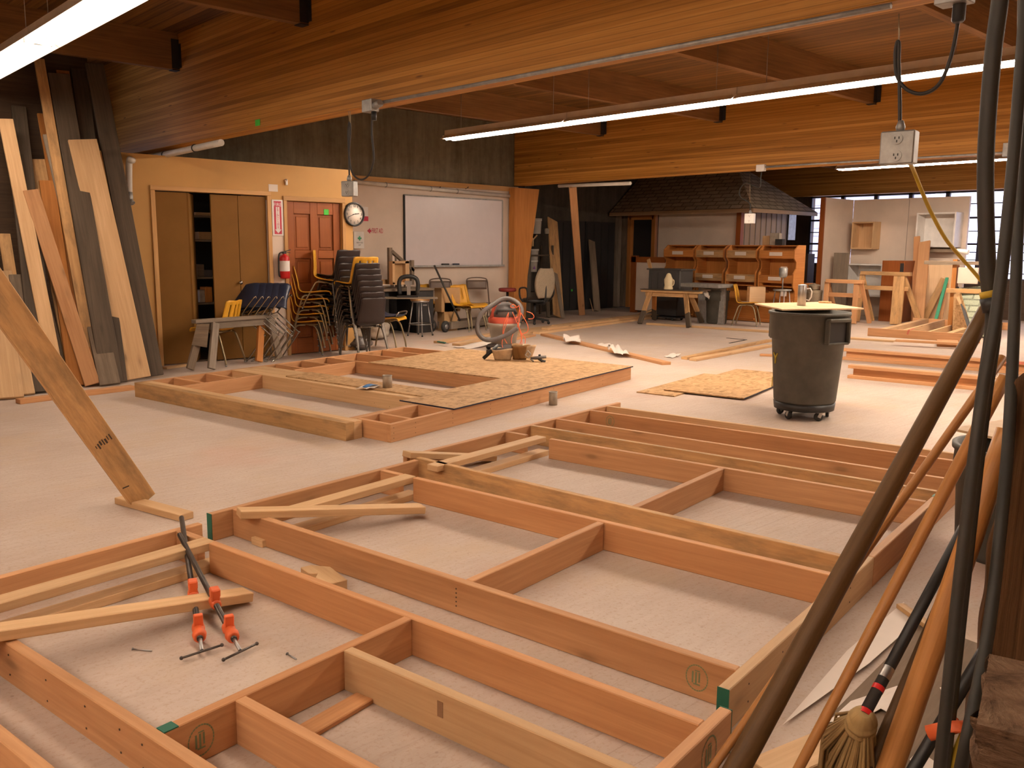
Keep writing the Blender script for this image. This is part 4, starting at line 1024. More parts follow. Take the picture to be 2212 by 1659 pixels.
# brown chair stacks
bch = school_chair('dark brown plastic chair, lowest of the front brown stack', 'plastic_brown', 'leg_dark', 'dark brown stacked chairs')
Pb = Vector((6.42, 9.86, 0)); rb, tb_ = VFr(Pb); ab = ang(-tb_*.8+rb*-.5)
bch.location = Pb; bch.rotation_euler = (0, 0, ab)
fb_dir = Vector((math.cos(ab), math.sin(ab), 0))
names = ('second', 'third', 'fourth', 'fifth', 'sixth', 'seventh')
for k in range(6):
    copy_tree(bch, bch.location+fb_dir*(.022*(k+1))+Vector((0, 0, .075*(k+1))), (0, 0, ab), 'dark brown plastic chair in the front brown stack, %s from the bottom' % names[k])
copy_tree(ych, bch.location+fb_dir*.165+Vector((0, 0, .53)), (0, 0, ab), 'yellow plastic school chair nested on top of the front brown stack', YG)
Pb2 = Vector((6.40, 10.36, 0))
for k, nm in enumerate(('lowest', 'second lowest', 'third from the bottom', 'fourth from the bottom', 'fifth from the bottom', 'third from the top', 'second from the top', 'topmost')):
    copy_tree(bch, Pb2+fb_dir*(.012*k)+Vector((0, 0, .088*k)), (0, 0, ab+.1), 'dark brown chair in the rear brown stack by the door, %s' % nm)
# navy chairs with zigzag chrome legs, nested side by side
def sled_chair(label):
    t = thing('stacking_chair', label, 'chair', (0, 0, 0), 0, 'navy stacking chairs with chrome legs')
    sh = shell_obj('seat_shell', 'plastic_navy', t, False, .44, [(.27, .80), (.25, .835), (.17, .84), (.06, .81), (-.04, .76), (-.10, .70), (-.13, .64)])
    sh.data.transform(Matrix.Translation((0, 0, .76)) @ Matrix.Rotation(R(40), 4, 'X') @ Matrix.Translation((0, 0, -.76)))
    for s in (-1, 1):
        part('leg', MB().tube(smooth([Vector(p) for p in ((.27, s*.235, .80), (.25, s*.24, .82), (.09, s*.24, .61), (.095, s*.24, .585), (.34, s*.24, .35), (.345, s*.24, .325), (.13, s*.24, .02), (.10, s*.24, .012))], 3), .009, 8), MT['chrome'], t, world=False)
    mb = MB().tube([(.10, -.24, .012), (.10, .24, .012)], .009, 8); part('foot_bar', mb, MT['chrome'], t, world=False)
    part('cross_bar', MB().tube([(.09, -.24, .60), (.09, .24, .60)], .009, 8), MT['chrome'], t, world=False)
    return t
P0 = G(540, 782); rb0, tb0 = VFr(P0)
sc0 = sled_chair('navy stacking chair, leftmost of the chrome legged row before the closet')
sc0.location = P0-tb0*.26-rb0*.10; aa = ang(rb0+tb0*.25); sc0.rotation_euler = (0, 0, aa)
dirc = Vector((math.cos(aa), math.sin(aa), 0))
for k, nm in enumerate(('second from the left', 'middle one', 'second from the right', 'rightmost')):
    copy_tree(sc0, sc0.location+dirc*.085*(k+1), (0, 0, aa), 'navy stacking chair in the chrome legged row before the closet, '+nm)
# weathered sawhorses
def sawhorse(label, pL, pR, top_l, top_r, mats, legs, w_=.09, group=None, stain=0):
    """legs: list of (foot pixel, fraction along rail, material)"""
    c = (G(*pL)+G(*pR))/2; t = thing('sawhorse', label, 'sawhorse', c, 0, group)
    A_ = top_l; B_ = top_r; dv = (B_-A_).normalized(); sd = Vector((-dv.y, dv.x, 0))
    part('rail', MB().beam(A_, B_, w_, .045).beam(A_+dv*.08-Vector((0, 0, .06)), B_-dv*.08-Vector((0, 0, .06)), .04, .09), MT[mats[0]], t, bev=.004)
    for foot, fr_, mt, sg in legs:
        f = G(*foot); a = A_.lerp(B_, fr_)+sd*sg*.045-Vector((0, 0, .03))
        ln = (a-f).normalized()
        lg = part('leg', MB().beam(f+ln*.03, a, .095, .04, sd), MT[mt], t, bev=.004)
        if stain: part('stained_foot', MB().beam(f+ln*.024, f+(a-f)*stain, .099, .044, sd), MT['dark_wood'], lg, 'dark stained foot', bev=.004)
    return t
Pl = (G(405, 800)+G(455, 800))/2; Pr_ = (G(560, 782)+G(606, 776))/2
tl = at_dist(418, 693, Pl); tr = at_dist(596, 684, Pr_); zz = (tl.z+tr.z)/2; tl.z = tr.z = zz
tl_, tr_ = tl, tr
sawhorse('weathered grey sawhorse in front of the closet', (430, 800), (585, 780), tl, tr, ('grey_wood',), [((409, 803), .12, 'old_wood', 1), ((456, 802), .22, 'grey_wood', -1), ((559, 786), .84, 'orange_wood', 1), ((604, 777), .90, 'grey_wood', -1)])
gus = MB().poly3([at_dist(425, 700, Pl)-Vector((0, 0, .0)), at_dist(452, 700, Pl), at_dist(447, 750, Pl), at_dist(414, 745, Pl)], .02)
single('torn_hardboard', gus, MT['old_wood'], 'torn brown panel hanging between the left legs of the weathered sawhorse', 'scrap wood')
# ---------------- fire signs, clock, first aid
mY = Matrix(((1, 0, 0), (0, 0, -1), (0, 1, 0)))      # local x -> X, local y -> Z, local z -> -Y (toward the room)
def onwall(px, py, Y, off=0): p = atY(px, py, Y); return Vector((p.x, p.y-off, p.z))
fs = thing('fire_sign', 'white and red fire extinguisher arrow sign over the extinguisher', 'sign', onwall(599, 470, YT))
a = onwall(586, 431, YT); b = onwall(612, 509, YT); cw = b.x-a.x; chh = a.z-b.z; cm = Vector(((a.x+b.x)/2, YT-.003, (a.z+b.z)/2))
part('sign_plate', MB().box(cm-Vector((0, .004, 0)), (cw, .012, chh)), MT['sign_white'], fs)
part('red_panel', MB().box(cm-Vector((0, .011, 0)), (cw*.66, .003, chh*.92)), MT['sign_red'], fs)
part('white_arrow', MB().prism([(-.016*1.6, chh*.30), (.016*1.6, chh*.30), (.016*1.6, -chh*.33), (.045, -chh*.33), (0, -chh*.44), (-.045, -chh*.33), (-.016*1.6, -chh*.33)], .001, mY, cm-Vector((0, .0125, 0))), MT['sign_white'], fs)
part('lettering_fire', MB().text('FIRE', .062, mY, cm+Vector((0, -.0135, chh*.36)), .0006), MT['sign_white'], fs)
mb = MB()
for k, ch in enumerate('EXTINGUISHER'): mb.text(ch, .040, mY, cm+Vector((0, -.0138, chh*.265-k*chh*.05)), .0006)
part('lettering_vertical', mb, MT['sign_red'], fs)
pk_ = onwall(590, 406, YT); single('paper_note', MB().box(pk_-Vector((0, .002, 0)), (.13, .003, .09)), MT['paper'], 'small pink paper note taped above the fire sign', 'note')
pk_ = onwall(617, 390, YT); single('wall_hook', MB().lathe([(.018, 0), (.02, .02), (.008, .04), (.001, .045)], 12, pk_, RX(R(90))).box(pk_+Vector((0, -.02, -.03)), (.03, .02, .06)), MT['white_paint'], 'small white hook on the tan wall above the door', 'hook', bev=.003)
fe = thing('fire_extinguisher', 'red fire extinguisher hanging on the white panel beside the door', 'fire extinguisher', onwall(608, 575, YT, .08))
z1 = onwall(608, 548, YT).z; z0 = onwall(608, 602, YT).z; c = onwall(609, 575, YT, .075)
part('cylinder', MB().lathe([(.001, z0), (.060, z0+.005), (.065, z0+.02), (.065, z1-.055), (.05, z1-.025), (.022, z1-.01), (.022, z1)], 24, (c.x, c.y, 0)), MT['ext_red'], fe)
part('label', MB().lathe([(.0657, z0+.10), (.0657, z0+.235)], 24, (c.x, c.y, 0), cap0=False, cap1=False), MT['sign_white'], fe, 'white instruction label')
mb = MB().box((c.x, c.y, z1+.012), (.04, .035, .03)); mb.beam((c.x+.01, c.y, z1+.03), (c.x+.085, c.y-.01, z1+.052), .018, .010); mb.beam((c.x+.01, c.y, z1+.022), (c.x+.08, c.y-.01, z1+.012), .018, .008); part('valve_handle', mb, MT['black_plastic'], fe)
part('hose', MB().tube(smooth([Vector(p) for p in ((c.x-.01, c.y, z1+.02), (c.x-.07, c.y, z1-.0), (c.x-.085, c.y, z1-.10), (c.x-.085, c.y, z0+.06), (c.x-.07, c.y, z0+.03))], 4), .010, 8), MT['black_plastic'], fe)
part('bracket', MB().box((c.x, YT-.005, (z0+z1)/2), (.05, .01, .30)), MT['steel'], fe)
# clock
cc = onwall(763, 463, YT, .0); ck = thing('wall_clock', 'round black rimmed wall clock on the corner of the tan wall', 'clock', cc)
rc = (onwall(763, 437, YT).z-onwall(763, 489, YT).z)/2
m90 = RX(R(90))
part('rim', MB().lathe([(rc-.02, 0), (rc, .0), (rc+.002, .03), (rc-.004, .045), (rc-.02, .045), (rc-.024, .03), (rc-.024, .02)], 40, cc, m90), MT['black_plastic'], ck)
part('face', MB().lathe([(rc-.02, .02), (rc-.02, .026), (.001, .026)], 36, cc, m90), MT['clock_face'], ck)
mb = MB()
for h_ in range(1, 13):
    a_ = math.pi/2-h_*math.pi/6; mb.text(str(h_), .05, mY, cc+Vector((math.cos(a_)*rc*.70, -.027, math.sin(a_)*rc*.70)), .0006)
part('numerals', mb, MT['black_plastic'], ck)
for nm, hour_ang, ln, w_ in (('hour_hand', 81, rc*.48, .010), ('minute_hand', 248, rc*.70, .007)):
    a_ = math.pi/2-math.radians(hour_ang); d_ = Vector((math.cos(a_), 0, math.sin(a_))); part(nm, MB().beam(cc+Vector((0, -.030, 0))-d_*.03, cc+Vector((0, -.030, 0))+d_*ln, w_, .002, (0, -1, 0)), MT['black_plastic'], ck)
# first aid box, sign, exit plan
a = onwall(767, 500, YW); b = onwall(783, 537, YW)
fa = thing('first_aid_box', 'white first aid cabinet with a green cross on the wall under the clock', 'first aid box', Vector((a.x, YW-.06, b.z)))
a = atY(764, 500, YW-.12); b = atY(787, 537, YW-.12)
bw = b.x-a.x; bh = a.z-b.z; bc = Vector(((a.x+b.x)/2, YW-.062, (a.z+b.z)/2))
part('cabinet_body', MB().box(bc, (bw, .12, bh)), MT['white_paint'], fa, bev=.006)
cr = bc+Vector((.01, -.0615, .03)); part('green_cross', MB().box(cr, (.075, .002, .026)).box(cr, (.026, .0022, .075)), MT['green_print'], fa, 'green cross')
part('caption', MB().text('FIRST AID', .03, mY, cr+Vector((0, -.001, -.075)), .0005).text('KIT', .03, mY, cr+Vector((0, -.001, -.115)), .0005), MT['ink_dark'], fa)
p = onwall(809, 499, YW, .004)
fd = thing('first_aid_sign', 'red FIRST AID lettering with an arrow on the white wall', 'sign', p)
x0_ = onwall(793, 499, YW).x; x1_ = onwall(802, 499, YW).x; hh_ = .09
part('arrow', MB().prism([(0, 0), (.06, .05), (.06, .02), (x1_-x0_, .02), (x1_-x0_, -.02), (.06, -.02), (.06, -.05)], .002, mY, Vector((x0_, YW-.001, p.z))), MT['sign_red'], fd)
mbt = MB().text('FIRST AID', .105, mY, Vector((0, 0, 0)), .001)
bbx = [v.co.x for v in mbt.bm.verts]; want = onwall(827, 499, YW).x-onwall(803.5, 499, YW).x
mbt.xf(Matrix.Diagonal((want/(max(bbx)-min(bbx)), 1, 1.15, 1))); mbt.xf(Matrix.Translation(Vector(((onwall(827, 499, YW).x+onwall(803.5, 499, YW).x)/2, YW-.002, p.z))))
part('lettering', mbt, MT['sign_red'], fd)
p = onwall(786, 462, YW, .003); ep_ = thing('notice_sign', 'small white notice with a maroon lower band behind the clock', 'sign', p)
part('sheet', MB().box(p+Vector((0, 0, .04)), (.17, .004, .16)), MT['sign_white'], ep_); part('band', MB().box(p+Vector((0, 0, -.08)), (.17, .004, .08)), MT['sign_red'], ep_)
# whiteboard
a = onwall(871, 421, YW); b = onwall(1082, 573, YW)
wbd = thing('whiteboard', 'large blank whiteboard with a tray along its lower edge', 'whiteboard', Vector(((a.x+b.x)/2, YW, b.z)))
W_ = b.x-a.x; Hh = a.z-b.z; c = Vector(((a.x+b.x)/2, YW-.02, (a.z+b.z)/2))
part('surface', MB().box(c, (W_-.02, .025, Hh-.02)), MT['board_white'], wbd)
for dx in (-W_/2, W_/2): part('side_rail', MB().box(c+Vector((dx, -.004, 0)), (.025, .036, Hh)), MT['galv'] if dx > 0 else MT['dark'], wbd)
part('top_rail', MB().box(c+Vector((0, -.004, Hh/2)), (W_, .036, .025)), MT['galv'], wbd)
part('tray', MB().box(c+Vector((0, -.045, -Hh/2-.01)), (W_, .09, .02)).box(c+Vector((0, -.088, -Hh/2+.0)), (W_, .006, .03)), MT['galv'], wbd)
for px, ln, mt, lab in ((962, .16, 'dark', 'black felt eraser on the whiteboard tray'), (985, .14, 'plastic_navy', 'dark blue eraser on the whiteboard tray')):
    q = atY(px, 569, YW-.07); single('board_eraser', MB().box((q.x, YW-.07, c.z-Hh/2+.026), (ln, .05, .035)), MT[mt], lab, 'eraser', bev=.006)
# screen tube and conduit above the whiteboard
ca = onwall(760, 393, YW, .06); cb_ = onwall(1100, 424, YW, .06)
pj = thing('conduit_pipe', 'long pale pipe running along the wall above the whiteboard', 'pipe', ca)
part('pipe', MB().tube([ca, cb_], .035, 12), MT['pvc'], pj)
for f_ in (.18, .45, .62): part('strap', MB().torus(ca.lerp(cb_, f_), .038, .008, basis((0, 0, 1), cb_-ca), 16, 6), MT['galv'], pj)
for px in (946, 1006):
    q = onwall(px, 408, YW, .03); single('wall_peg', MB().tube([q+Vector((0, .03, 0)), q+Vector((0, -.05, .03))], .008, 8), MT['cord_black'], 'small dark peg above the whiteboard, %s one' % ('left' if px < 960 else 'right'), 'peg')
# white pipe elbow at the near beam end
p0_ = atX(478, 308, 4.20); p1_ = atX(330, 340, 4.20); p2_ = Vector((p1_.x-.03, p1_.y+.25, p1_.z-.01))
q0 = atY(279, 352, YT-.10); q1 = atY(279, 430, YT-.10)
dp = thing('vent_pipe', 'white plastic pipe bending down from the near beam beside the leaning lumber', 'pipe', q1)
part('pipe', MB().tube(smooth([p0_, p1_, atX(300, 347, 4.15), q0+Vector((.03, 0, .03)), q0, q1], 5), .036, 12), MT['pvc'], dp)
part('valve', MB().lathe([(.040, -.06), (.045, 0), (.040, .06)], 14, q1+Vector((0, 0, .02))).tube([q1, q1+Vector((.02, -.05, -.05))], .03, 10), MT['galv'], dp)
for f_ in (.35, .8): part('strap', MB().torus(p0_.lerp(p1_, f_), .040, .006, basis((0, 0, 1), p1_-p0_), 16, 6), MT['cord_black'], dp)
# conduit, boxes and hanging outlets on the near beam
mb = MB().tube([atX(826, 221, 4.235), atX(1925, 12, 4.235)], .014, 10); cdt = single('conduit_pipe', mb, MT['galv'], 'thin metal conduit clipped along the foot of the near beam', 'conduit')
p = atX(800, 229, 4.20); jb = thing('junction_box', 'galvanised junction box on the near beam at the conduit end', 'electrical box', p)
part('box', MB().box(p, (.08, .14, .10)), MT['galv'], jb, bev=.005); part('connector', MB().tube([p+Vector((-.01, -.08, -.01)), p+Vector((-.01, -.16, .005))], .03, 12), MT['galv'], jb); part('plug', MB().tube([p+Vector((0, -.05, -.05)), p+Vector((0, -.05, -.12))], .022, 10), MT['black_plastic'], jb)
def outlet(label, box_px, size, cord_px, X, wire_px, yaw, mats='galv'):
    b = atX(*box_px, X); t = thing('hanging_outlet', label, 'electrical outlet', b, 0, 'outlet boxes hanging from the beams')
    mm = RZ(yaw)
    bx = part('outlet_box', MB().box(b, (size*.55, size, size), mm), MT[mats], t, bev=.006)
    mb = MB(); fx = mm @ Vector((-1, 0, 0))
    for s_ in (-.25, .25): mb.lathe([(size*.17, 0), (size*.17, .004)], 16, b+fx*(size*.275)+mm @ Vector((0, 0, s_*size)), basis(fx.orthogonal(), fx))
    part('receptacle', mb, MT[mats], bx)
    mb = MB()
    for s_ in (-.25, .25):
        for (dy, dz) in ((-.06, .03), (.06, .03), (0, -.07)): mb.box(b+fx*(size*.275+.0045)+mm @ Vector((0, dy*size, (s_+dz)*size)), (.002, size*.03, size*.07), mm)
    part('slots', mb, MT['dark'], bx)
    part('strain_relief', MB().lathe([(.018, 0), (.022, .02), (.012, .05)], 12, b+Vector((0, 0, size/2))), MT['galv'], t)
    part('cord', MB().tube(smooth([b+Vector((0, 0, size/2))]+[atX(*q, X) for q in cord_px], 6), .008 if size < .15 else .009, 8), MT['cord_black'], t, 'dark rubber cord')
    if wire_px: part('support_wire', MB().tube([atX(*q, X) for q in wire_px], .003, 6), MT['leg_brass'], t)
    return t
outlet('grey outlet box hanging on a looped cord in front of the tan wall', (755, 408), .13, [(755, 390), (754, 330), (757, 280), (754, 265), (752, 300), (758, 365), (775, 387), (795, 380), (807, 345), (803, 290), (804, 252)], 4.20, [(755, 265), (753, 240), (757, 240), (756, 268)], .35)
outlet('grey outlet box hanging below the long light row, yellow cord plugged in', (1942, 320), .155, [(1943, 290), (1944, 250), (1943, 180), (1941, 130), (1942, 95), (1938, 92), (1934, 120), (1938, 165), (1960, 194), (1995, 202), (2030, 180), (2055, 120), (2070, 45), (2072, 25)], 4.27, [(1942, 95), (1942, 30)], .15)
outlet('small pale outlet box hanging before the shingled roof', (1620, 472), .15, [(1620, 455), (1620, 440), (1600, 425), (1598, 410), (1612, 395), (1640, 405), (1643, 385), (1645, 372)], 11.9, [(1620, 440), (1620, 375)], .3, 'white_paint')
p = atX(2072, 18, 4.2); single('plug_connector', MB().lathe([(.02, -.06), (.028, -.05), (.028, .03), (.035, .035), (.035, .06)], 14, p+Vector((0, 0, .0))), MT['black_plastic'], 'black plug at the top right where the looped cord meets the beam', 'plug')
p = atX(2062, 2, 4.19); single('junction_box', MB().box(p, (.1, .14, .03)), MT['galv'], 'flat galvanised box on the near beam above the black plug', 'electrical box', bev=.004)
p = atX(1644, 363, 11.92); single('junction_box', MB().box(p, (.06, .14, .10)), MT['white_paint'], 'small white electrical box low on the far beam', 'electrical box', bev=.004)
single('conduit_pipe', MB().tube([atX(1650, 361, 11.93), atX(1760, 354, 11.93), atX(2170, 330, 11.93), atX(2180, 325, 11.93)], .014, 8), MT['galv'], 'thin conduit along the foot of the far beam', 'conduit')
p = atX(2182, 323, 11.9); single('junction_box', MB().box(p, (.07, .15, .16)), MT['galv'], 'galvanised box at the right end of the far conduit', 'electrical box', bev=.004)
# yellow cord from the outlet down to the right
yc = [atX(1960, 345, 4.25)]+[atD(px, py, d_) for px, py, d_ in ((1972, 365, 4.6), (1990, 410, 4.7), (2012, 460, 4.8), (2042, 515, 4.9), (2075, 555, 5.0), (2110, 595, 5.0), (2145, 640, 5.0))]
single('yellow_cord', MB().tube(smooth(yc, 5), .011, 8), MT['cord_yellow'], 'yellow extension cord running from the big hanging outlet down to the right', 'cord')
# fluorescent tube lying off at far beam foot
single('pipe_section', MB().tube([atX(1207, 402, 11.9), atX(1362, 396, 11.9)], .03, 12), MT['pvc'], 'white pipe along the foot of the far beam above the upright two by four', 'pipe')
# ------------------------------------------------------------------ clutter along the whiteboard wall
def pboxY(x0, y0, x1, y1, Y, depth):
    """box whose camera side lies in plane Y and covers the pixel rectangle"""
    a = atY(x0, (y0+y1)/2, Y); b = atY(x1, (y0+y1)/2, Y); zt = atY((x0+x1)/2, y0, Y).z; zb = atY((x0+x1)/2, y1, Y).z
    return Vector(((a.x+b.x)/2, Y+depth/2, (zt+zb)/2)), (b.x-a.x, depth, zt-zb)
def pboxX(x0, y0, x1, y1, X, depth):
    a = atX(x0, (y0+y1)/2, X); b = atX(x1, (y0+y1)/2, X); zt = atX((x0+x1)/2, y0, X).z; zb = atX((x0+x1)/2, y1, X).z
    return Vector((X+depth/2, (a.y+b.y)/2, (zt+zb)/2)), (depth, a.y-b.y, zt-zb)
def BY(*a): c, s = pboxY(*a); return MB().box(c, s)
def BX(*a): c, s = pboxX(*a); return MB().box(c, s)
MT['black_desk'] = paint('black_desk', (.018, .017, .017), .4)
MT['bag_white'] = paint('bag_white', (.42, .36, .29), .5, noise=.3, scale=8)
# closet shelves with odds and ends
sh_ = thing('closet_shelves', 'dark shelves with odds and ends inside the half open closet', 'shelf', Vector(((cl0+cl1)/2, YT+.6, 0)))
for k, py in enumerate((468, 520, 600, 655)):
    z = atY(440, py, YT+.45).z; part('shelf', MB().box(((cl0+cl1)/2, YT+.60, z), (cl1-cl0-.1, .5, .022)), MT['old_wood'], sh_)
rs = random.Random(5)
for k, (px, py, w_, h_, mt) in enumerate(((437, 468, .20, .04, 'pine'), (446, 520, .22, .10, 'cardboard'), (432, 600, .10, .16, 'old_wood'), (448, 600, .12, .09, 'vac_dark'), (436, 655, .07, .16, 'bag_white'), (450, 655, .10, .2, 'orange_wood'))):
    q = atY(px, py, YT+.45); single('stored_box', MB().box((q.x, YT+.5, q.z+.012+h_/2), (w_, .16, h_)), MT[mt], 'small %s item on the %s closet shelf, %s' % (('pale', 'brown', 'dark', 'black', 'whitish', 'orange')[k], ('top', 'second', 'third', 'third', 'bottom', 'bottom')[k], 'left side' if k in (0, 2, 4) else 'right side'), 'stored item', bev=.006)
q = G(357, 788); tl2 = thing('tool_heap', 'dark hand tools lying on the floor at the closet corner', 'tools', q)
for k in range(3): part('tool_bar', MB().tube([q+Vector((-.15+.1*k, .05*k, .025)), q+Vector((.05+.12*k, .08-.06*k, .05+.03*k))], .02, 8), MT['vac_dark'], tl2)
# desk
Pd = G(880, 731); Yd = 12.02
dk_ = thing('desk', 'black desk with a brown top against the white wall', 'desk', Pd)
xl_ = atY(797, 640, Yd).x; xr_ = atY(937, 640, Yd).x; zt_d = atY(870, 624, Yd).z
part('desk_top', MB().box(((xl_+xr_)/2, Yd+.36, zt_d-.02), (xr_-xl_, .76, .04)), MT['old_wood'], dk_, 'worn brown desk top', bev=.004)
xm = atY(900, 640, Yd).x; xp = atY(850, 640, Yd).x
part('pedestal', MB().box(((xm+xr_)/2, Yd+.36, (zt_d-.04)/2), (xr_-xm, .70, zt_d-.04)), MT['black_desk'], dk_, bev=.004)
part('pedestal', MB().box(((xl_+xp)/2+.02, Yd+.40, (zt_d-.04)/2), (xp-xl_-.1, .62, zt_d-.04)), MT['black_desk'], dk_, bev=.004)
part('modesty_panel', MB().box(((xp+xm)/2, Yd+.60, zt_d*.5), (xm-xp+.05, .02, zt_d-.08)), MT['black_desk'], dk_)
part('drawer_pull', MB().box(((xm+xr_)/2, Yd+.0, zt_d*.62), (.12, .015, .02)), MT['steel'], dk_)
pd_ = lambda px, py, dy=.3: atY(px, py, Yd+dy)
for k, (a, b, mt, lab) in enumerate((((800, 620), (826, 612), 'pine', 'pale stick lying on the left of the black desk'), ((815, 622), (850, 613), 'grey_wood', 'grey stick crossing the clutter on the black desk'), ((822, 612), (852, 621), 'paper', 'white strip lying on the black desk'))):
    pa = pd_(*a); pb = pd_(*b); pa.z = zt_d+.015+.022*k; pb.z = zt_d+.015+.022*k; single('loose_stick', MB().beam(pa, pb, .05, .018), MT[mt], lab, 'stick')
single('wooden_tray', BY(800, 604, 842, 621, Yd+.45, .03), MT['pine_dirty'], 'low wooden board standing at the back of the black desk', 'board')
# stair rail model
Ym = Yd+.35; sm = thing('stair_rail_model', 'small model stair rail with a sloped handrail on the black desk', 'model', pd_(868, 618))
part('post', BY(841, 535, 848, 620, Ym, .06), MT['old_wood'], sm); part('post', BY(889, 562, 895, 615, Ym, .06), MT['old_wood'], sm)
a = atY(845, 542, Ym+.03); b = atY(893, 585, Ym+.03); part('handrail', MB().beam(a, b, .06, .05), MT['old_wood'], sm)
for k in range(4):
    f_ = .2+.2*k; q = a.lerp(b, f_); part('baluster', MB().box((q.x, q.y, (q.z+zt_d)/2), (.025, .025, q.z-zt_d)), MT['old_wood'], sm)
wf = thing('box_frame_model', 'pale wooden box frame on the desk in front of the stair rail model', 'frame', pd_(866, 618, .2))
for r4 in ((848, 565, 853, 614), (876, 563, 884, 614), (848, 564, 884, 569), (848, 610, 884, 615)): part('rail', BY(*r4, Yd+.20, .10), MT['pine'], wf)
part('back_panel', BY(852, 568, 877, 612, Yd+.285, .01), MT['cardboard'], wf)
# stool with a board and a black machine on it
Ps = G(908, 727); rs_, ts_ = VFr(Ps); Ps = Ps-ts_*.12
stl = thing('work_stool', 'steel legged stool with a round wooden seat before the black desk', 'stool', Ps)
zs_ = zat(910, 645, Ps)
part('seat', MB().lathe([(.155, zs_-.03), (.165, zs_-.02), (.165, zs_), (.001, zs_)], 28, Ps), MT['pine_dirty'], stl, bev=.003)
part('seat_rim', MB().lathe([(.14, zs_-.06), (.16, zs_-.03), (.14, zs_-.03)], 28, Ps), MT['steel'], stl)
for k in range(4):
    a_ = math.pi/4+k*math.pi/2+.3; d_ = Vector((math.cos(a_), math.sin(a_), 0))
    lg = part('leg', MB().tube([Ps+d_*.12+Vector((0, 0, zs_-.05)), Ps+d_*.205+Vector((0, 0, .01))], .011, 8), MT['steel'], stl)
    part('foot_cap', MB().sphere(Ps+d_*.207+Vector((0, 0, .016)), .016), MT['rubber'], lg)
part('foot_ring', MB().torus(Ps+Vector((0, 0, .20)), .185, .008, seg=28, seg2=6), MT['steel'], stl)
a = at_dist(815, 640, Ps); b = at_dist(945, 638, Ps); a.z = b.z = zs_+.012
single('board_on_stool', MB().beam(a, b, .30, .022), MT['grey_wood'], 'thin wide board lying across the steel legged stool', 'board')
mc = thing('black_machine', 'black bench machine with a grey column standing on the stool board', 'machine', at_dist(882, 637, Ps))
q = Vector((a.x+(b.x-a.x)*.50, a.y+(b.y-a.y)*.50, zs_+.024)); sc_ = Ps.length/1880
def MP(px, py): v = at_dist(px, py, Ps); return v
part('base_plate', MB().box(q+Vector((0, 0, .012)), (.34, .20, .024), RZ(ang(rs_))), MT['black_plastic'], mc)
mb = MB().tube(smooth([MP(864, 636), MP(862, 612), MP(868, 600), MP(884, 597), MP(898, 601), MP(903, 614), MP(901, 636)], 4), .035, 10); part('arch_body', mb, MT['black_plastic'], mc)
part('column', MB().beam(MP(883, 637), MP(883, 612), .06, .05, ts_), MT['steel'], mc, 'grey column'); part('head', MB().beam(MP(874, 611), MP(890, 611), .07, .06), MT['steel'], mc)
# bags under
def blob(c, r, label, mat, name='plastic_bag', cat='bag', seed=1, group=None):
    rs = random.Random(seed); ph = [rs.uniform(0, 6) for _ in range(6)]
    def fn(u, v):
        a_ = 2*math.pi*u; t = math.pi*v; k = 1+.14*math.sin(3*a_+ph[0])*math.sin(t)+.10*math.sin(5*t+ph[1])+.07*math.sin(7*a_+4*t+ph[2])
        return (c[0]+r[0]*k*math.cos(a_)*math.sin(t), c[1]+r[1]*k*math.sin(a_)*math.sin(t), max(.003, c[2]+r[2]*(1-math.cos(t)*k)))
    return single(name, MB().grid(fn, 24, 14), MT[mat], label, cat, group)
q = G(835, 738)+Vector((.05, .35, 0)); blob(q, (.22, .18, .15), 'crumpled whitish bag on the floor under the stool board', 'bag_white', seed=3)
q = G(806, 736)+Vector((0, .30, 0)); blob(q, (.18, .16, .14), 'pale tied bag on the floor beside the brown stacks', 'bag_white', seed=9)
q = G(790, 757)+Vector((0, .1, 0)); blob(q, (.15, .12, .09), 'dark bag lying on the floor before the brown stacks', 'vac_dark', seed=4)
q = G(748, 757)+Vector((0, .1, 0)); blob(q, (.14, .11, .05), 'brown cap shaped bag on the floor before the yellow stack', 'old_wood', seed=6)
# folding chairs, yellow chairs and box right of the desk
def folding_chair(label, P, rz):
    t = thing('folding_chair', label, 'chair', P, rz, 'brown metal folding chairs')
    for s in (-1, 1):
        part('leg', MB().tube([(.20, s*.20, .012), (-.17, s*.20, .84)], .012, 8), MT['fold_brown'], t, world=False)
        part('leg', MB().tube([(-.22, s*.18, .012), (.14, s*.18, .44)], .011, 8), MT['fold_brown'], t, world=False)
    part('back_hoop', MB().tube(smooth([Vector(p) for p in ((-.16, -.20, .82), (-.18, -.17, .88), (-.185, 0, .90), (-.18, .17, .88), (-.16, .20, .82))], 4), .012, 8), MT['fold_brown'], t, world=False)
    part('backrest', MB().grid(lambda u, v: (-.165-.02*math.sin(math.pi*u)-.02*v, (u-.5)*.38, .68+.17*v), 10, 4, .006), MT['fold_brown'], t, world=False)
    part('seat', MB().grid(lambda u, v: (.19-.38*v, (u-.5)*.38, .455-.02*v-.012*math.sin(math.pi*u)), 8, 6, .01), MT['fold_brown'], t, world=False)
    return t
for px, py, yy, lab in ((955, 598, 12.42, 'brown folding chair against the white wall, nearer the desk'), (1034, 592, 12.45, 'brown folding chair below the whiteboard, nearer the column')):
    q = atY(px, py, yy); q.z = 0; r2, t2 = VFr(q); folding_chair(lab, q, ang(t2)+.2)
q = atY(968, 640, 12.1); q.z = 0; single('cardboard_box', MB().box((q.x, 12.12, atY(968, 648, 12.0).z), (.42, .20, .42)).box((q.x, 12.12, .25), (.30, .2, .5)), MT['cardboard'], 'brown carton on a block before the nearer folding chair', 'box', bev=.004)
q = atY(1012, 680, 11.95); q.z = 0; r2, t2 = VFr(q)
q = q+t2*.15
copy_tree(ych, q, (0, 0, ang(r2*.75+t2*.65)), 'yellow plastic school chair with slotted back below the whiteboard', YG)
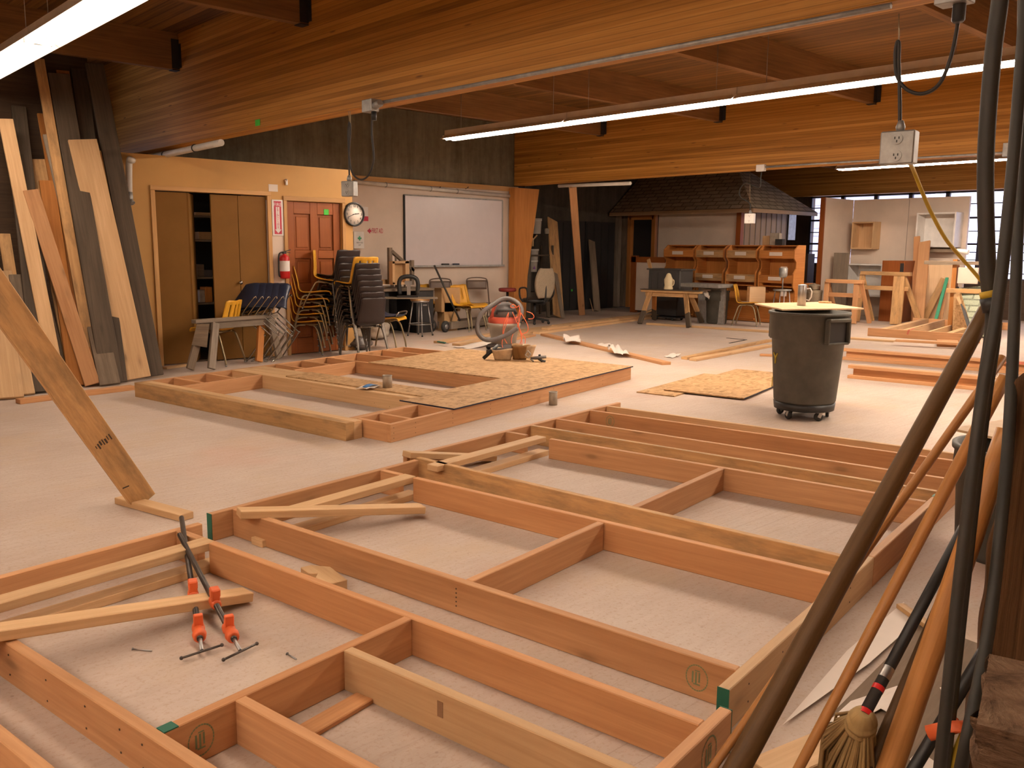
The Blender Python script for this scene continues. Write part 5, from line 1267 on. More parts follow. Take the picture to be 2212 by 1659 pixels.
copy_tree(ych, q-t2*.30+r2*.04, (0, 0, ang(r2*.75+t2*.6)), 'yellow plastic school chair half hidden behind the slotted one under the whiteboard', YG)
q = G(945, 712)+Vector((.1, .15, 0)); r2, t2 = VFr(q)
copy_tree(ych, q, (0, 0, ang(r2*.8+t2*.5)), 'yellow plastic school chair just right of the black desk', YG)
# platform dolly with a pole
a = G(975, 716); b = G(1082, 702); hd = thing('platform_dolly', 'grey platform dolly with a rubber wheel and a tall black handle', 'dolly', a)
dv = (b-a).normalized(); pv = Vector((-dv.y, dv.x, 0))
part('platform', MB().beam(a+pv*.15+Vector((0, 0, .10)), b+pv*.15+Vector((0, 0, .10)), .30, .13), MT['grey_wood'], hd, bev=.005)
wc = G(964, 718); 
for k, o_ in enumerate((.02, .30)):
    w_ = part('wheel', MB().lathe([(.03, -.03), (.085, -.03), (.10, -.015), (.10, .015), (.085, .03), (.03, .03)], 24, wc+pv*o_+Vector((0, 0, .10)), basis(dv, pv)), MT['rubber'], hd)
    part('hub', MB().lathe([(.012, -.034), (.045, -.032), (.045, .032), (.012, .034)], 16, wc+pv*o_+Vector((0, 0, .10)), basis(dv, pv)), MT['steel'], w_)
pa = at_dist(1004, 694, wc)+pv*.10; pb = at_dist(943, 573, wc)+pv*.05
part('handle', MB().tube([pa, pb], .017, 8), MT['cord_black'], hd)
# ------------------------------------------------------------------ at the glulam column
q = Vector((11.3, 12.35, 0)); zz = zat(1095, 622, q); 
rs_t = thing('swivel_stool', 'red vinyl topped swivel stool before the glulam column', 'stool', at_dist(1095, 680, q)*1.0)
qs = at_dist(1096, 650, q); qs.z = 0; rs_t.location = qs; zz = zat(1096, 622, qs)
part('seat', MB().lathe([(.15, zz-.07), (.17, zz-.05), (.17, zz-.01), (.15, zz), (.001, zz+.005)], 26, qs), MT['red_vinyl'], rs_t, 'red vinyl seat')
part('post', MB().tube([qs+Vector((0, 0, .10)), qs+Vector((0, 0, zz-.06))], .025, 10), MT['black_plastic'], rs_t)
for k in range(5):
    a_ = k*2*math.pi/5; d_ = Vector((math.cos(a_), math.sin(a_), 0)); part('leg', MB().beam(qs+Vector((0, 0, .11)), qs+d_*.26+Vector((0, 0, .05)), .04, .03).sphere(qs+d_*.26+Vector((0, 0, .026)), .026), MT['black_plastic'], rs_t)
qo = Vector((12.3, 11.7, 0)); oc_ = at_dist(1155, 640, qo); qo = Vector((oc_.x, oc_.y, 0)); ro, to = VFr(qo); fdir = (-to*.75+ro*-.55).normalized()
och = thing('office_chair', 'tan fabric office chair turned away from the camera by the column', 'chair', qo, ang(fdir))
zb1, zb0 = zat(1158, 579, qo), zat(1158, 641, qo); zs2 = zb0-.06; hb_ = (zb1-zb0)
part('backrest', MB().grid(lambda u, v: (-.26-.03*math.cos((u-.5)*3)-.05*v, (.215*math.sin(math.pi*(.12+.76*v))**.55)*(2*u-1), zb0+hb_*v), 14, 14, .06), MT['fabric_tan'], och, world=False)
part('seat', MB().lathe([(.20, zs2-.05), (.25, zs2-.04), (.26, zs2), (.22, zs2+.03), (.001, zs2+.035)], 28), MT['black_plastic'], och, world=False)
part('back_bracket', MB().tube(smooth([Vector(p) for p in ((-.05, 0, zs2-.06), (-.30, 0, zs2-.06), (-.345, 0, zb0), (-.35, 0, zb0+hb_*.55))], 4), .022, 8), MT['black_plastic'], och, world=False)
for s in (-1, 1):
    part('armrest', MB().tube(smooth([Vector(p) for p in ((.02, s*.26, zs2-.03), (.05, s*.31, zs2+.05), (.06, s*.32, zs2+.20), (-.02, s*.32, zs2+.24), (-.17, s*.32, zs2+.23), (-.19, s*.31, zs2+.10), (-.10, s*.27, zs2-.03))], 4), .017, 8), MT['black_plastic'], och, world=False)
part('gas_column', MB().tube([(0, 0, .10), (0, 0, zs2-.04)], .03, 10), MT['black_plastic'], och, world=False)
for k in range(5):
    a_ = k*2*math.pi/5; d_ = Vector((math.cos(a_), math.sin(a_), 0)); lg = part('leg', MB().beam(Vector((0, 0, .11)), d_*.29+Vector((0, 0, .07)), .05, .035), MT['black_plastic'], och, world=False); part('caster', MB().sphere(d_*.29+Vector((0, 0, .03)), .03), MT['rubber'], lg, world=False)
# bucket rack behind it
Yk = 13.5
rk = thing('storage_rack', 'dim wooden rack with two shelves behind the office chair', 'rack', atY(1165, 640, Yk))
za = atY(1150, 506, Yk).z; zb_ = atY(1150, 588, Yk).z; xa = atY(1128, 560, Yk).x; xb4 = atY(1196, 560, Yk).x
for z in (za, zb_, .35): part('shelf', MB().box(((xa+xb4)/2, Yk+.22, z-.015), (xb4-xa, .40, .03)), MT['dark_wood'], rk)
for x in (xa, xb4):
    for y in (Yk+.04, Yk+.40): part('upright', MB().box((x, y, (za+.2)/2), (.04, .04, za+.2)), MT['dark_wood'], rk)
rk.location.z = 0
def bucket(px, y0, y1, Y, r, label):
    b = atY(px, y1, Y); h = atY(px, y0, Y).z-b.z; t = thing('plastic_bucket', label, 'bucket', b, 0, 'white plastic buckets by the column')
    part('bucket_body', MB().lathe([(r*.86, 0), (r*.97, h*.85), (r*1.05, h*.86), (r*1.05, h*.9), (r, h*.9), (r*1.06, h), (r*.95, h), (r*.82, .01), (.001, .01)], 26), MT['bucket_white'], t, world=False)
    part('bail', MB().tube(smooth([Vector((r*1.04*math.cos(a_), r*1.04*math.sin(a_)*.3-.3*r*0, h*.86-.10*math.sin(a_))) for a_ in [math.pi*k/8 for k in range(9)]], 2), .004, 6), MT['steel'], t, world=False)
    return t
bucket(1157, 472, 505, Yk+.22, .13, 'white plastic bucket on the top shelf of the dim rack'); bucket(1150, 538, 562, Yk+.2, .135, 'white plastic bucket stacked on another on the lower rack shelf')
bb = bucket(1148, 562, 587, Yk+.2, .135, 'lower white plastic bucket of the pair on the rack shelf')
q = atY(1154, 578, Yk+.06); single('purple_sticker', MB().prism([(-.035, -.03), (.035, -.03), (0, .04)], .002, mY, (q.x, Yk+.2-.142, q.z)), MT['chalk_purple'], 'purple triangular label on the lower rack bucket', 'sticker')
q = atY(1181, 505, Yk+.15); single('paint_can', MB().lathe([(.05, 0), (.05, .11), (.045, .115), (.001, .115)], 18, q+Vector((0, 0, 0))), MT['bag_white'], 'small pale can on the top shelf right of the bucket', 'can')
q = atY(1152, 545, Yk+.02); single('spray_gun', MB().tube([atY(1145, 507, Yk), atY(1151, 518, Yk), atY(1151, 532, Yk)], [.018, .022, .016], 8).tube([atY(1151, 518, Yk), atY(1160, 508, Yk)], .015, 8), MT['pine'], 'pale Y shaped wooden piece hanging from the rack top shelf', 'wood piece')
# planks leaning on the dark wall and the upright two by four
def lean(bp, tp_, Yb, Yt, w_, t_k, label, mat, group=None, name='leaning_plank', twist=0):
    b = atY(*bp, Yb); b.z = max(b.z, 0.0); tpt = atY(*tp_, Yt); b = Vector((b.x, b.y, .012)); d_ = (tpt-b).normalized(); f_ = Vector((0, -1, 0)); f_ = (f_-d_*f_.dot(d_)).normalized()
    if twist: f_ = (Matrix.Rotation(twist, 3, d_) @ f_)
    return single(name, MB().beam(b, tpt, w_, t_k, f_), MT[mat], label, 'board', group, bev=.003)
lean((1207, 683), (1193, 474), 12.95, 13.9, .33, .03, 'wide brown plank leaning in the dark behind the office chair', 'pine_dirty')
lean((1216, 680), (1200, 590), 12.75, 13.3, .12, .02, 'short pale board leaning low beside the wide brown plank', 'grey_wood')
lean((1290, 672), (1278, 520), 13.7, 14.3, .22, .03, 'dim plank leaning on the dark wall right of the upright two by four', 'old_wood')
lean((1185, 684), (1178, 600), 13.0, 13.4, .10, .03, 'dark stake leaning beside the office chair', 'dark_wood')
b = G(1257, 681); tpt = atX(1237, 404, 11.9); d_ = (tpt-b).normalized()
single('upright_stud', MB().beam(b+Vector((0, 0, .01)), tpt, .14, .038, Vector((-.6, -.8, 0))), MT['fir'], 'single two by six standing nearly upright against the far beam', 'board', bev=.003)
# dark doors in the far corner
for k, (x0_, x1_) in enumerate(((1196, 1262), (1264, 1326))):
    dd_ = struct('door_%d' % (4+k), MB(), MT['dark']); c, s = pboxY(x0_, 462, x1_, 672, YW2-.05, .05); c.z = 1.05; part('door_leaf', MB().box(c, (s[0], .05, 2.1)), MT['dark'], dd_)
    mb = MB()
    for j in range(4): mb.box((c.x-s[0]*.375+s[0]*.25*j, YW2-.058, 1.05), (s[0]*.2, .012, 2.0))
    part('door_plank', mb, MT['dark'], dd_)
q = atY(1235, 627, YW2-.06); single('tape_square', MB().box((q.x, YW2-.066, q.z), (.05, .003, .05)), MT['green_tape'], 'tiny green tape square on the black door in the far corner', 'tape')
single('thin_stick', MB().tube([atY(1281, 672, 13.3), atY(1274, 645, 13.5)], .008, 6), MT['pine'], 'thin pale stick leaning on the black doors', 'stick')
# ------------------------------------------------------------------ shingled mock house
def m_shingle(name, a, b, row=.14):
    n = NT(name); uv = n.coord('UV'); br = n.n('ShaderNodeTexBrick'); n.set(br, 'Vector', uv); br.offset = .5
    for k_, v_ in (('Scale', 1.0), ('Mortar Size', .016), ('Brick Width', .30), ('Row Height', row), ('Bias', -.2)): br.inputs[k_].default_value = v_
    br.inputs['Color1'].default_value = (*a, 1); br.inputs['Color2'].default_value = (*b, 1); br.inputs['Mortar'].default_value = (a[0]*.15, a[1]*.15, a[2]*.15, 1)
    nz = n.noise(uv, 40, 4, .7); c = n.mix(.35, br.outputs['Color'], n.ramp(nz, [(.3, tuple(x*.6 for x in a)), (.7, tuple(min(1, x*1.4) for x in b))]))
    s_ = n.sep(uv); fr = n.math('FRACT', n.math('MULTIPLY', s_[1], 1/row)); n.bump(fr, .8, .02)
    return n.out(c, .85, 0, .15)
MT['shingle'] = m_shingle('asphalt_shingles', (.34, .285, .21), (.56, .47, .36))
MT['siding'] = wood('panel_siding', (.30, .20, .12), (.42, .30, .19), .0)
Xe = 16.5; E1 = atX(1626, 449, Xe); ze = E1.z; Ye = E1.y; X2 = atY(1765, 460, Ye).x; Yl = YW2-.05
run = min((X2-Xe)/2, 2.0); rise = run*.80; zr = min(CEIL-.08, ze+rise); run = (zr-ze)/.80
ph = thing('mock_house', 'small mock house with a brown shingled hip roof in the far corner', 'playhouse', Vector((Xe+.4, Ye+.4, 0)))
A0 = Vector((Xe, Yl, ze)); A1 = Vector((Xe, Ye, ze)); A2 = Vector((X2, Ye, ze)); B1 = Vector((Xe+run, Ye+run, zr)); B0 = Vector((Xe+run, Yl, zr)); B2 = Vector((X2-run if X2-run > Xe+run else Xe+run+.05, Ye+run, zr))
part('roof_slope', MB().poly3([A1, A0, B0, B1], .03, (A1-A0).cross(B0-A0).normalized()*(-1 if (A1-A0).cross(B0-A0).z < 0 else 1)), MT['shingle'], ph)
part('roof_slope', MB().poly3([A2, A1, B1, B2], .03, (A2-A1).cross(B1-A1).normalized()*(-1 if (A2-A1).cross(B1-A1).z < 0 else 1)), MT['shingle'], ph)
A3 = Vector((X2, Yl, ze)); B3 = Vector((B2.x, Yl, zr))
part('roof_slope', MB().poly3([A3, A2, B2, B3], .03, (A3-A2).cross(B2-A2).normalized()*(-1 if (A3-A2).cross(B2-A2).z < 0 else 1)), MT['shingle'], ph)
part('eave_board', MB().beam(A0-Vector((0, 0, .05)), A1-Vector((0, 0, .05)), .03, .08).beam(A1-Vector((0, 0, .05)), A2-Vector((0, 0, .05)), .03, .08), MT['siding'], ph)
part('soffit', MB().box(((Xe+X2)/2, (Ye+Yl)/2, ze-.03), (X2-Xe-.04, Yl-Ye-.04, .02)), MT['darkbrown'], ph)
Xf = Xe+.42; Ys = atX(1594, 500, Xf).y
c, s = pboxX(1420, 455, 1590, 640, Xf, .06); part('front_wall', MB().box((Xf+.05, c.y, ze/2), (.08, s[1], ze-.06)), MT['white_wall'], ph, 'plain white front panel')
cpost, s = pboxX(1589, 455, 1599, 640, Xf, .1); part('corner_post', MB().box((Xf+.03, cpost.y, ze/2), (.12, s[1], ze-.05)), MT['door_wood'], ph, 'reddish corner post')
ya = atX(1361, 500, Xf).y; yb_ = atX(1413, 500, Xf).y
mb = MB().box((Xf+.02, ya, ze/2), (.12, .10, ze-.06)).box((Xf+.02, yb_, ze/2), (.12, .10, ze-.06)).box((Xf+.02, (ya+yb_)/2, ze-.12), (.12, ya-yb_, .12)); part('door_casing', mb, MT['orange_wood'], ph)
part('door_leaf', MB().box((Xf+.12, (ya+yb_)/2, ze/2-.05), (.04, ya-yb_, ze-.2)), MT['dark'], ph, 'near black door leaf')
c, s = pboxX(1322, 460, 1355, 640, Xf, .06); part('front_wall', MB().box((Xf+.08, c.y, ze/2), (.05, s[1], ze-.06)), MT['old_wood'], ph, 'brown boarded wall')
c, s = pboxX(1322, 460, 1339, 660, Xf-.15, .06); part('porch_post', MB().box((Xf-.1, c.y, ze/2), (.09, .15, ze-.05)), MT['grey_wood'], ph)
part('side_wall', MB().box(((Xf+X2-.45)/2+.05, cpost.y-.01, ze/2), (X2-.45-Xf, .06, ze-.06)), MT['siding'], ph)
mb = MB()
for k in range(9): mb.box((Xf+.15+.22*k, cpost.y-.043, ze/2), (.02, .012, ze-.08))
part('batten', mb, MT['old_wood'], ph)
q = atY(1710, 500, cpost.y-.05); part('side_window', MB().box((q.x, cpost.y-.05, atY(1710, 490, cpost.y).z), (.32, .02, .62)), MT['galv'], ph, 'blue grey window panel')
# low railing wall
hw = thing('half_wall', 'low white wall with a brown cap before the mock house', 'partition', G(1400, 672)); Xh = 15.9
c, s = pboxX(1372, 566, 1436, 672, Xh, .08); part('infill', MB().box((Xh+.05, c.y, c.z), (.05, s[1], s[2])), MT['white_wall'], hw)
for r4 in ((1362, 552, 1372, 676), (1362, 555, 1436, 567)): part('rail', BX(*r4, Xh, .11), MT['door_wood'], hw)
# ------------------------------------------------------------------ bin cabinets
def cabinet(x0, x1, label, front_mat):
    Xc = 15.7; D = .42; ya = atX(x0, 560, Xc).y; yb5 = atX(x1, 560, Xc).y; W_ = ya-yb5; ztop = atX(1550, 529, Xc).z; z2 = atX(1550, 612, Xc).z; ym = (ya+yb5)/2
    hh = ztop-z2; mXZ = Matrix(((1, 0, 0), (0, 0, -1), (0, 1, 0)))
    t = thing('bin_cabinet', label, 'cabinet', Vector((Xc+D/2, ym, 0)), 0, 'orange wooden bin cabinets before the mock house')
    prof = [(D, 0), (D, ztop), (.14, ztop), (0, ztop-hh*.13), (0, ztop-hh*.32), (.09, ztop-hh*.42), (.09, ztop-hh*.58), (0, ztop-hh*.70), (0, z2-.02), (.09, z2-.1), (.09, 0)]
    for y in (ya-.012, yb5+.012+.0): part('side_panel', MB().prism(prof, .024, mXZ, Vector((Xc, y+.012, 0))), MT['cab_wood'], t)
    part('back_panel', MB().box((Xc+D-.01, ym, ztop/2), (.02, W_-.05, ztop)), MT['cab_wood'], t)
    for k, zc in enumerate((ztop-hh*.32, z2-.02, .45, .06)): part('shelf', MB().box((Xc+D/2+.02, ym, zc), (D-.06, W_-.05, .02)), MT['cab_wood'], t)
    part('top_board', MB().box((Xc+D/2+.08, ym, ztop-.012), (D-.16, W_-.05, .022)), MT['cab_wood'], t)
    for k, zc in enumerate((ztop-hh*.23, ztop-hh*.84)):
        f_ = part('bin_front', MB().box((Xc+.016, ym, zc), (.024, W_-.05, hh*.19)), MT[front_mat], t)
        mb = MB().box((Xc+.003, ym+.02, zc+.01), (.004, W_*.36, hh*.09)); part('paper_label', mb, MT['paper'], f_, 'pale paper label')
    part('lower_panel', MB().box((Xc+.10, ym, (z2-.14)/2), (.02, W_-.05, z2-.16)), MT['cab_wood'], t)
    return t
cabinet(1433, 1497, 'orange wooden bin cabinet nearest the low white wall', 'cab_wood'); cabinet(1501, 1563, 'orange wooden bin cabinet with cream bin fronts, second from the low white wall', 'pine_dirty'); cabinet(1568, 1634, 'orange wooden bin cabinet with cream bin fronts, third from the low white wall', 'pine_dirty'); c4 = cabinet(1639, 1716, 'orange wooden bin cabinet at the window end, papers pinned on it', 'cab_wood')
for (px, py) in ((1693, 583), (1692, 633)):
    c, s = pboxX(px-7, py-7, px+7, py+7, 15.6, .004); part('pinned_paper', MB().box(c, s), MT['paper'], c4, 'white paper sheet')
for k, (r4, mt, lab) in enumerate((((1647, 508, 1662, 528), 'pine', 'small wooden box on top of the bin cabinets'), ((1663, 503, 1683, 529), 'bag_white', 'white carton on top of the bin cabinet at the window end'), ((1674, 516, 1690, 529), 'dark', 'dark frame leaning on the carton above the bin cabinets'))):
    c, s = pboxX(*r4, 15.9-.06*k, .10); zt9 = atX(1550, 529, 15.7).z; c.z += zt9-(c.z-s[2]/2)+.001; single('stored_box', MB().box(c, s), MT[mt], lab, 'box', bev=.004)
# totes, second sawhorse, trash can with a bag
MT['tote_grey'] = paint('tote_grey', (.075, .07, .066), .5)
Xt = 14.6; c, s = pboxX(1400, 582, 1469, 628, Xt, .45); tt_ = thing('storage_tote', 'dark grey plastic tote behind the second sawhorse', 'tote', Vector((c.x, c.y, 0)))
part('tote_body', MB().box(c, s), MT['tote_grey'], tt_, bev=.02); part('tote_rim', MB().box(c+Vector((0, 0, s[2]/2)), (s[0]+.04, s[1]+.06, .03)), MT['tote_grey'], tt_)
mb = MB()
for k in range(5): mb.box((c.x-s[0]/2-.008, c.y-s[1]*.4+s[1]*.2*k, c.z-.02), (.016, .03, s[2]*.8))
part('rib', mb, MT['tote_grey'], tt_)
zl = c.z-s[2]/2; part('stand', MB().box((c.x, c.y, zl*.5+.05), (s[0]*.8, s[1]*.75, zl-.1)).box((c.x, c.y, .06), (s[0]*.9, s[1]*.8, .03)), MT['dark'], tt_, 'black stand under the tote')
for dx in (-.16, .16):
    for dy in (-.2, .2): part('caster', MB().sphere((c.x+dx, c.y+dy, .03), .03), MT['rubber'], tt_)
single('scrap_wood', MB().beam(atX(1400, 585, Xt-.02)+Vector((.1, 0, 0)), atX(1394, 560, Xt)+Vector((.1, 0, 0)), .08, .02, (-1, 0, 0)), MT['pine_dirty'], 'short stick poking out of the dark grey tote', 'stick')
Pl2 = (G(1380, 701)+G(1412, 692))/2; Pr2 = (G(1488, 709)+G(1516, 698))/2
tl = at_dist(1387, 628, Pl2); tr = at_dist(1515, 632, Pr2); tl.z = tr.z = (tl.z+tr.z)/2
sawhorse('wooden sawhorse with dark stained feet beside the grey trash can', (1380, 701), (1488, 709), tl, tr, ('pine_dirty',), [((1381, 701), .16, 'pine_dirty', -1), ((1413, 692), .20, 'orange_wood', 1), ((1488, 709), .76, 'pine_dirty', -1), ((1517, 698), .80, 'pine_dirty', 1)], .14, None, .42)
top2 = tl.z+.023
single('stain_sheet', MB().beam(tl+Vector((0, 0, .032)), tr+Vector((0, 0, .032)), .2, .012), MT['dark_wood'], 'dark thin board lying on the wooden sawhorse', 'board')
q = tl.lerp(tr, .45)+Vector((0, 0, .040)); ct = thing('cream_bottle', 'cream coloured bottle shaped object standing on the second sawhorse', 'bottle', q)
MT['cream'] = paint('cream', (.75, .62, .38), .5)
hcb = zat(1444, 590, q)-q.z
part('bottle_body', MB().lathe([(.085, 0), (.09, .02), (.075, hcb*.25), (.085, hcb*.45), (.088, hcb*.62), (.06, hcb*.78), (.045, hcb*.92), (.02, hcb), (.001, hcb)], 22), MT['cream'], ct, world=False)
part('grip', MB().tube(smooth([Vector((.08, 0, hcb*.6)), Vector((.125, -.03, hcb*.55)), Vector((.12, -.03, hcb*.3)), Vector((.08, 0, hcb*.2))], 4), .014, 8), MT['cream'], ct, world=False)
Pq = G(1548, 701)*1.0; Pq += Vector((.25, .18, 0)); hq = zat(1550, 628, Pq)
tq = trash_can(Pq, .20, .225, hq, 0.0, 'grey trash can standing on the floor right of the second sawhorse', False, None)
part('bag_flap', MB().grid(lambda u, v: (Pq.x-.20-.06*v+.02*math.sin(9*u), Pq.y+.20-.18*u, hq+.03-.14*v*(.4+u)), 8, 5, .004), MT['paper'], tq, 'white liner flap')
c, s = pboxX(1470, 613, 1552, 621, 14.3, .5); single('metal_shelf', MB().box(c, s).box((c.x+.2, c.y, (c.z-s[2]/2)/2), (.06, s[1]*.7, c.z-s[2]/2)), MT['galv'], 'grey metal topped stand behind the second sawhorse', 'stand', bev=.004)
lean((1365, 680), (1388, 655), 12.6, 12.8, .12, .02, 'brown offcut leaning at the foot of the low white wall', 'pine_dirty') if False else None
q = G(1372, 684); single('scrap_wood', MB().beam(q+Vector((0, 0, .02)), q+Vector((.5, -.35, .22)), .16, .025), MT['pine_dirty'], 'brown offcut propped on the floor before the low white wall', 'scrap wood')
# yellow chair with a box, metal stool
q = G(1612, 706)+Vector((.28, .16, 0)); r2, t2 = VFr(q)
copy_tree(ych, q, (0, 0, ang(r2)-.15), 'yellow plastic school chair before the bin cabinets carrying a carton', YG)
sp9 = q+Vector((0, 0, .455)); single('white_paper', MB().grid(lambda u, v: (sp9.x-.1+.25*u, sp9.y+.1-.22*v, sp9.z+.004+.006*math.sin(5*u)), 4, 4, .002), MT['paper'], 'sheet of white paper on the yellow chair before the cabinets', 'paper')
c9 = q+r2*.14+Vector((0, 0, .455+.15)); single('carton', MB().box(c9, (.30, .26, .30), RZ(ang(r2)+.2)), MT['ply'], 'square pale carton resting on the yellow chair before the cabinets', 'box', bev=.004)
q = Vector((14.9, 8.9, 0)); v = at_dist(1688, 660, q); q = Vector((v.x, v.y, 0)); zz = zat(1688, 625, q)
ms = thing('metal_stool', 'grey metal stool half hidden behind the tall trash can', 'stool', q)
part('seat', MB().lathe([(.15, zz-.03), (.17, zz-.02), (.17, zz), (.001, zz-.005)], 24, q), MT['galv'], ms)
for k in range(4):
    a_ = math.pi/4+k*math.pi/2; d_ = Vector((math.cos(a_), math.sin(a_), 0)); part('leg', MB().tube([q+d_*.13+Vector((0, 0, zz-.02)), q+d_*.2+Vector((0, 0, .005))], .01, 8), MT['steel'], ms)
q2 = q+Vector((0, 0, zz)); sk = thing('metal_scoop', 'blue grey dust shield on a rod standing on the metal stool', 'tool', q2)
part('rod', MB().tube([q2, q2+Vector((0, 0, .26))], .012, 8), MT['steel'], sk); part('cup', MB().lathe([(.05, .22), (.075, .25), (.08, .40), (.07, .40), (.045, .24)], 18, q2), MT['galv'], sk)
q = G(1597, 692)+Vector((.3, .2, 0)); rd = thing('red_trolley', 'low red mechanic trolley on the floor under the yellow chair', 'trolley', q)
part('pan', MB().lathe([(.16, .09), (.18, .10), (.16, .13), (.001, .12)], 22, q), MT['ext_red'], rd)
for k in range(3): part('caster', MB().sphere(q+Vector((.13*math.cos(k*2.1), .13*math.sin(k*2.1), .045)), .045), MT['rubber'], rd)
# ------------------------------------------------------------------ white mock kitchen corner and the wood pile by the windows
Xp = 19.3; ztp = atX(1960, 428, Xp).z; y1 = atX(1845, 429, Xp).y; y2 = atX(2096, 428, Xp).y
pt = thing('mock_kitchen_wall', 'white mock kitchen corner wall standing before the windows', 'partition', Vector((Xp, (y1+y2)/2, 0)))
ysp = atX(1965, 430, Xp).y
part('wall_panel', MB().box((Xp+.04, (y1+ysp)/2, ztp/2), (.08, y1-ysp-.012, ztp)), MT['white_wall'], pt); part('wall_panel', MB().box((Xp+.04, (y2+ysp)/2, ztp/2), (.08, ysp-y2-.012, ztp)), MT['white_wall'], pt)
wg = G(1803, 425.7, ztp); part('wing_panel', MB().beam((Xp, y1+.03, ztp/2), (wg.x, wg.y, ztp/2), ztp, .08, (0, 1, 0)) if False else MB().box(((Xp+wg.x)/2, (y1+.04), ztp/2), (Xp-wg.x, .08, ztp)), MT['white_wall'], pt)
part('wing_edge', MB().box((wg.x-.02, y1+.04, ztp/2), (.04, .10, ztp)), MT['door_wood'], pt, 'brown edge post')
def open_box(x0, y0, x1, y1_, X, D, mat, label, name='wall_cabinet', shelf=False):
    c, s = pboxX(x0, y0, x1, y1_, X, D); t = thing(name, label, 'cabinet', c-Vector((0, 0, s[2]/2)), 0); th_ = .03
    for dy in (-1, 1): part('side_panel', MB().box(c+Vector((0, dy*(s[1]/2-th_/2), 0)), (D, th_, s[2])), MT[mat], t)
    for dz in (-1, 1): part('top_board' if dz > 0 else 'bottom_board', MB().box(c+Vector((0, 0, dz*(s[2]/2-th_/2))), (D, s[1]-2*th_, th_)), MT[mat], t)
    part('back_panel', MB().box(c+Vector((D/2-.01, 0, 0)), (.02, s[1]-2*th_, s[2]-2*th_)), MT[mat], t)
    return t
open_box(1839, 479, 1887, 538, Xp-.33, .325, 'pine', 'empty plywood wall cabinet on the left of the white mock wall')
open_box(1978, 459, 2063, 534, Xp-.40, .395, 'white_paint', 'large empty white wall cabinet on the mock wall')
open_box(1828, 570, 1904, 640, 18.6, .5, 'white_paint', 'white cabinet carcass standing on the floor behind the wooden trestles', 'base_cabinet')
def xb(name, r4, X, D, mat, label, cat, floor=False, bev=.004):
    c, s = pboxX(*r4, X, D)
    if floor: zt9 = c.z+s[2]/2; c.z = zt9/2; s = (s[0], s[1], zt9)
    return single(name, MB().box(c, s), MT[mat], label, cat, bev=bev)
for o_ in [o for o in bpy.data.objects if o.name.startswith('base_cabinet')]: pass
xb('plywood_sheet', (1797, 546, 1829, 690), 18.3, .03, 'grey_wood', 'brown panel standing upright at the left end of the white mock wall', 'panel', True)
xb('plywood_sheet', (1958, 566, 1985, 690), 19.1, .03, 'ply', 'pale panel on edge behind the two leaning planks', 'panel', True)
oc2 = thing('brown_cabinet', 'tall brown cabinet turned on end behind the trestles', 'cabinet', G(1925, 682)); c, s = pboxX(1902, 563, 1950, 682, 18.2, .5); zt9 = c.z+s[2]/2
part('cabinet_body', MB().box((c.x, c.y, zt9/2), (s[0], s[1], zt9)), MT['door_wood'], oc2, bev=.004); part('side_opening', MB().box((c.x-s[0]/2-.003, c.y-s[1]*.40, zt9*.86), (.008, s[1]*.16, zt9*.2)), MT['dark'], oc2); part('middle_rail', MB().box((c.x-s[0]/2-.004, c.y, zt9*.52), (.012, s[1], .03)), MT['old_wood'], oc2)
xb('board_offcut', (1830, 546, 1857, 554), 18.25, .3, 'ply', 'pale board offcut lying on the brown upright panel end', 'board') if False else None
def trestle(label, x0, x1, ytop, ymid, X, mat, legs):
    t = thing('trestle', label, 'trestle', Vector((X, atX((x0+x1)/2, 640, X).y, 0)))
    part('top_rail', BX(x0, ytop, x1, ytop+8, X, .10), MT[mat], t, bev=.003); part('cross_rail', BX(x0+4, ymid, x1-4, ymid+9, X+.02, .05), MT[mat], t, bev=.003)
    for (xa_, xb_, w_, dx) in legs:
        a = atX(xa_, ytop+4, X+.05); b = atX(xb_, 680, X+.05); b.z = .0; b.x += dx; part('leg', MB().beam(b+Vector((0, 0, .01)), a, w_, .05, (-1, 0, 0)), MT[mat], t, bev=.003)
trestle('light wooden trestle nearest the tall trash can by the windows', 1783, 1863, 604, 633, 17.0, 'fir', ((1787, 1786, .09, -.1), (1787, 1792, .09, .35), (1851, 1850, .10, -.1), (1860, 1862, .08, .35)))
trestle('wooden trestle with weathered boards, second from the tall trash can', 1858, 1966, 587, 618, 17.6, 'pine_dirty', ((1864, 1857, .10, -.1), (1862, 1866, .09, .4), (1944, 1943, .22, -.15), (1950, 1976, .10, .3)))
lean_ = lambda bp, tp_, Xb, Xt_, w_, t_k, label, mat: single('leaning_plank', MB().beam(Vector((atX(*bp, Xb).x, atX(*bp, Xb).y, .015)), atX(*tp_, Xt_), w_, t_k, (-1, 0, .1)), MT[mat], label, 'board', bev=.003)
lean_((1984, 682), (1998, 522), 17.9, 18.75, .22, .04, 'reddish plank leaning on the white mock wall, nearer of two', 'fir'); lean_((1976, 682), (1981, 511), 18.4, 18.85, .12, .04, 'narrow plank leaning behind the reddish one on the mock wall', 'fir_red')
for k, (b_, t__, mt, lab) in enumerate((((2020, 683), (2046, 600), 'green_wood', 'thin strip with a green end leaning by the post table'), ((2030, 683), (2043, 612), 'fir', 'pinkish board leaning by the post table'), ((1995, 664), (2040, 602), 'pine_dirty', 'dark tan brace slanting behind the leaning strips'))):
    if mt == 'green_wood': MT[mt] = paint('green_wood', (.05, .30, .17), .6)
    lean_(b_, t__, 17.9+.2*k, 18.5, .06+.04*k, .03, lab, mt)
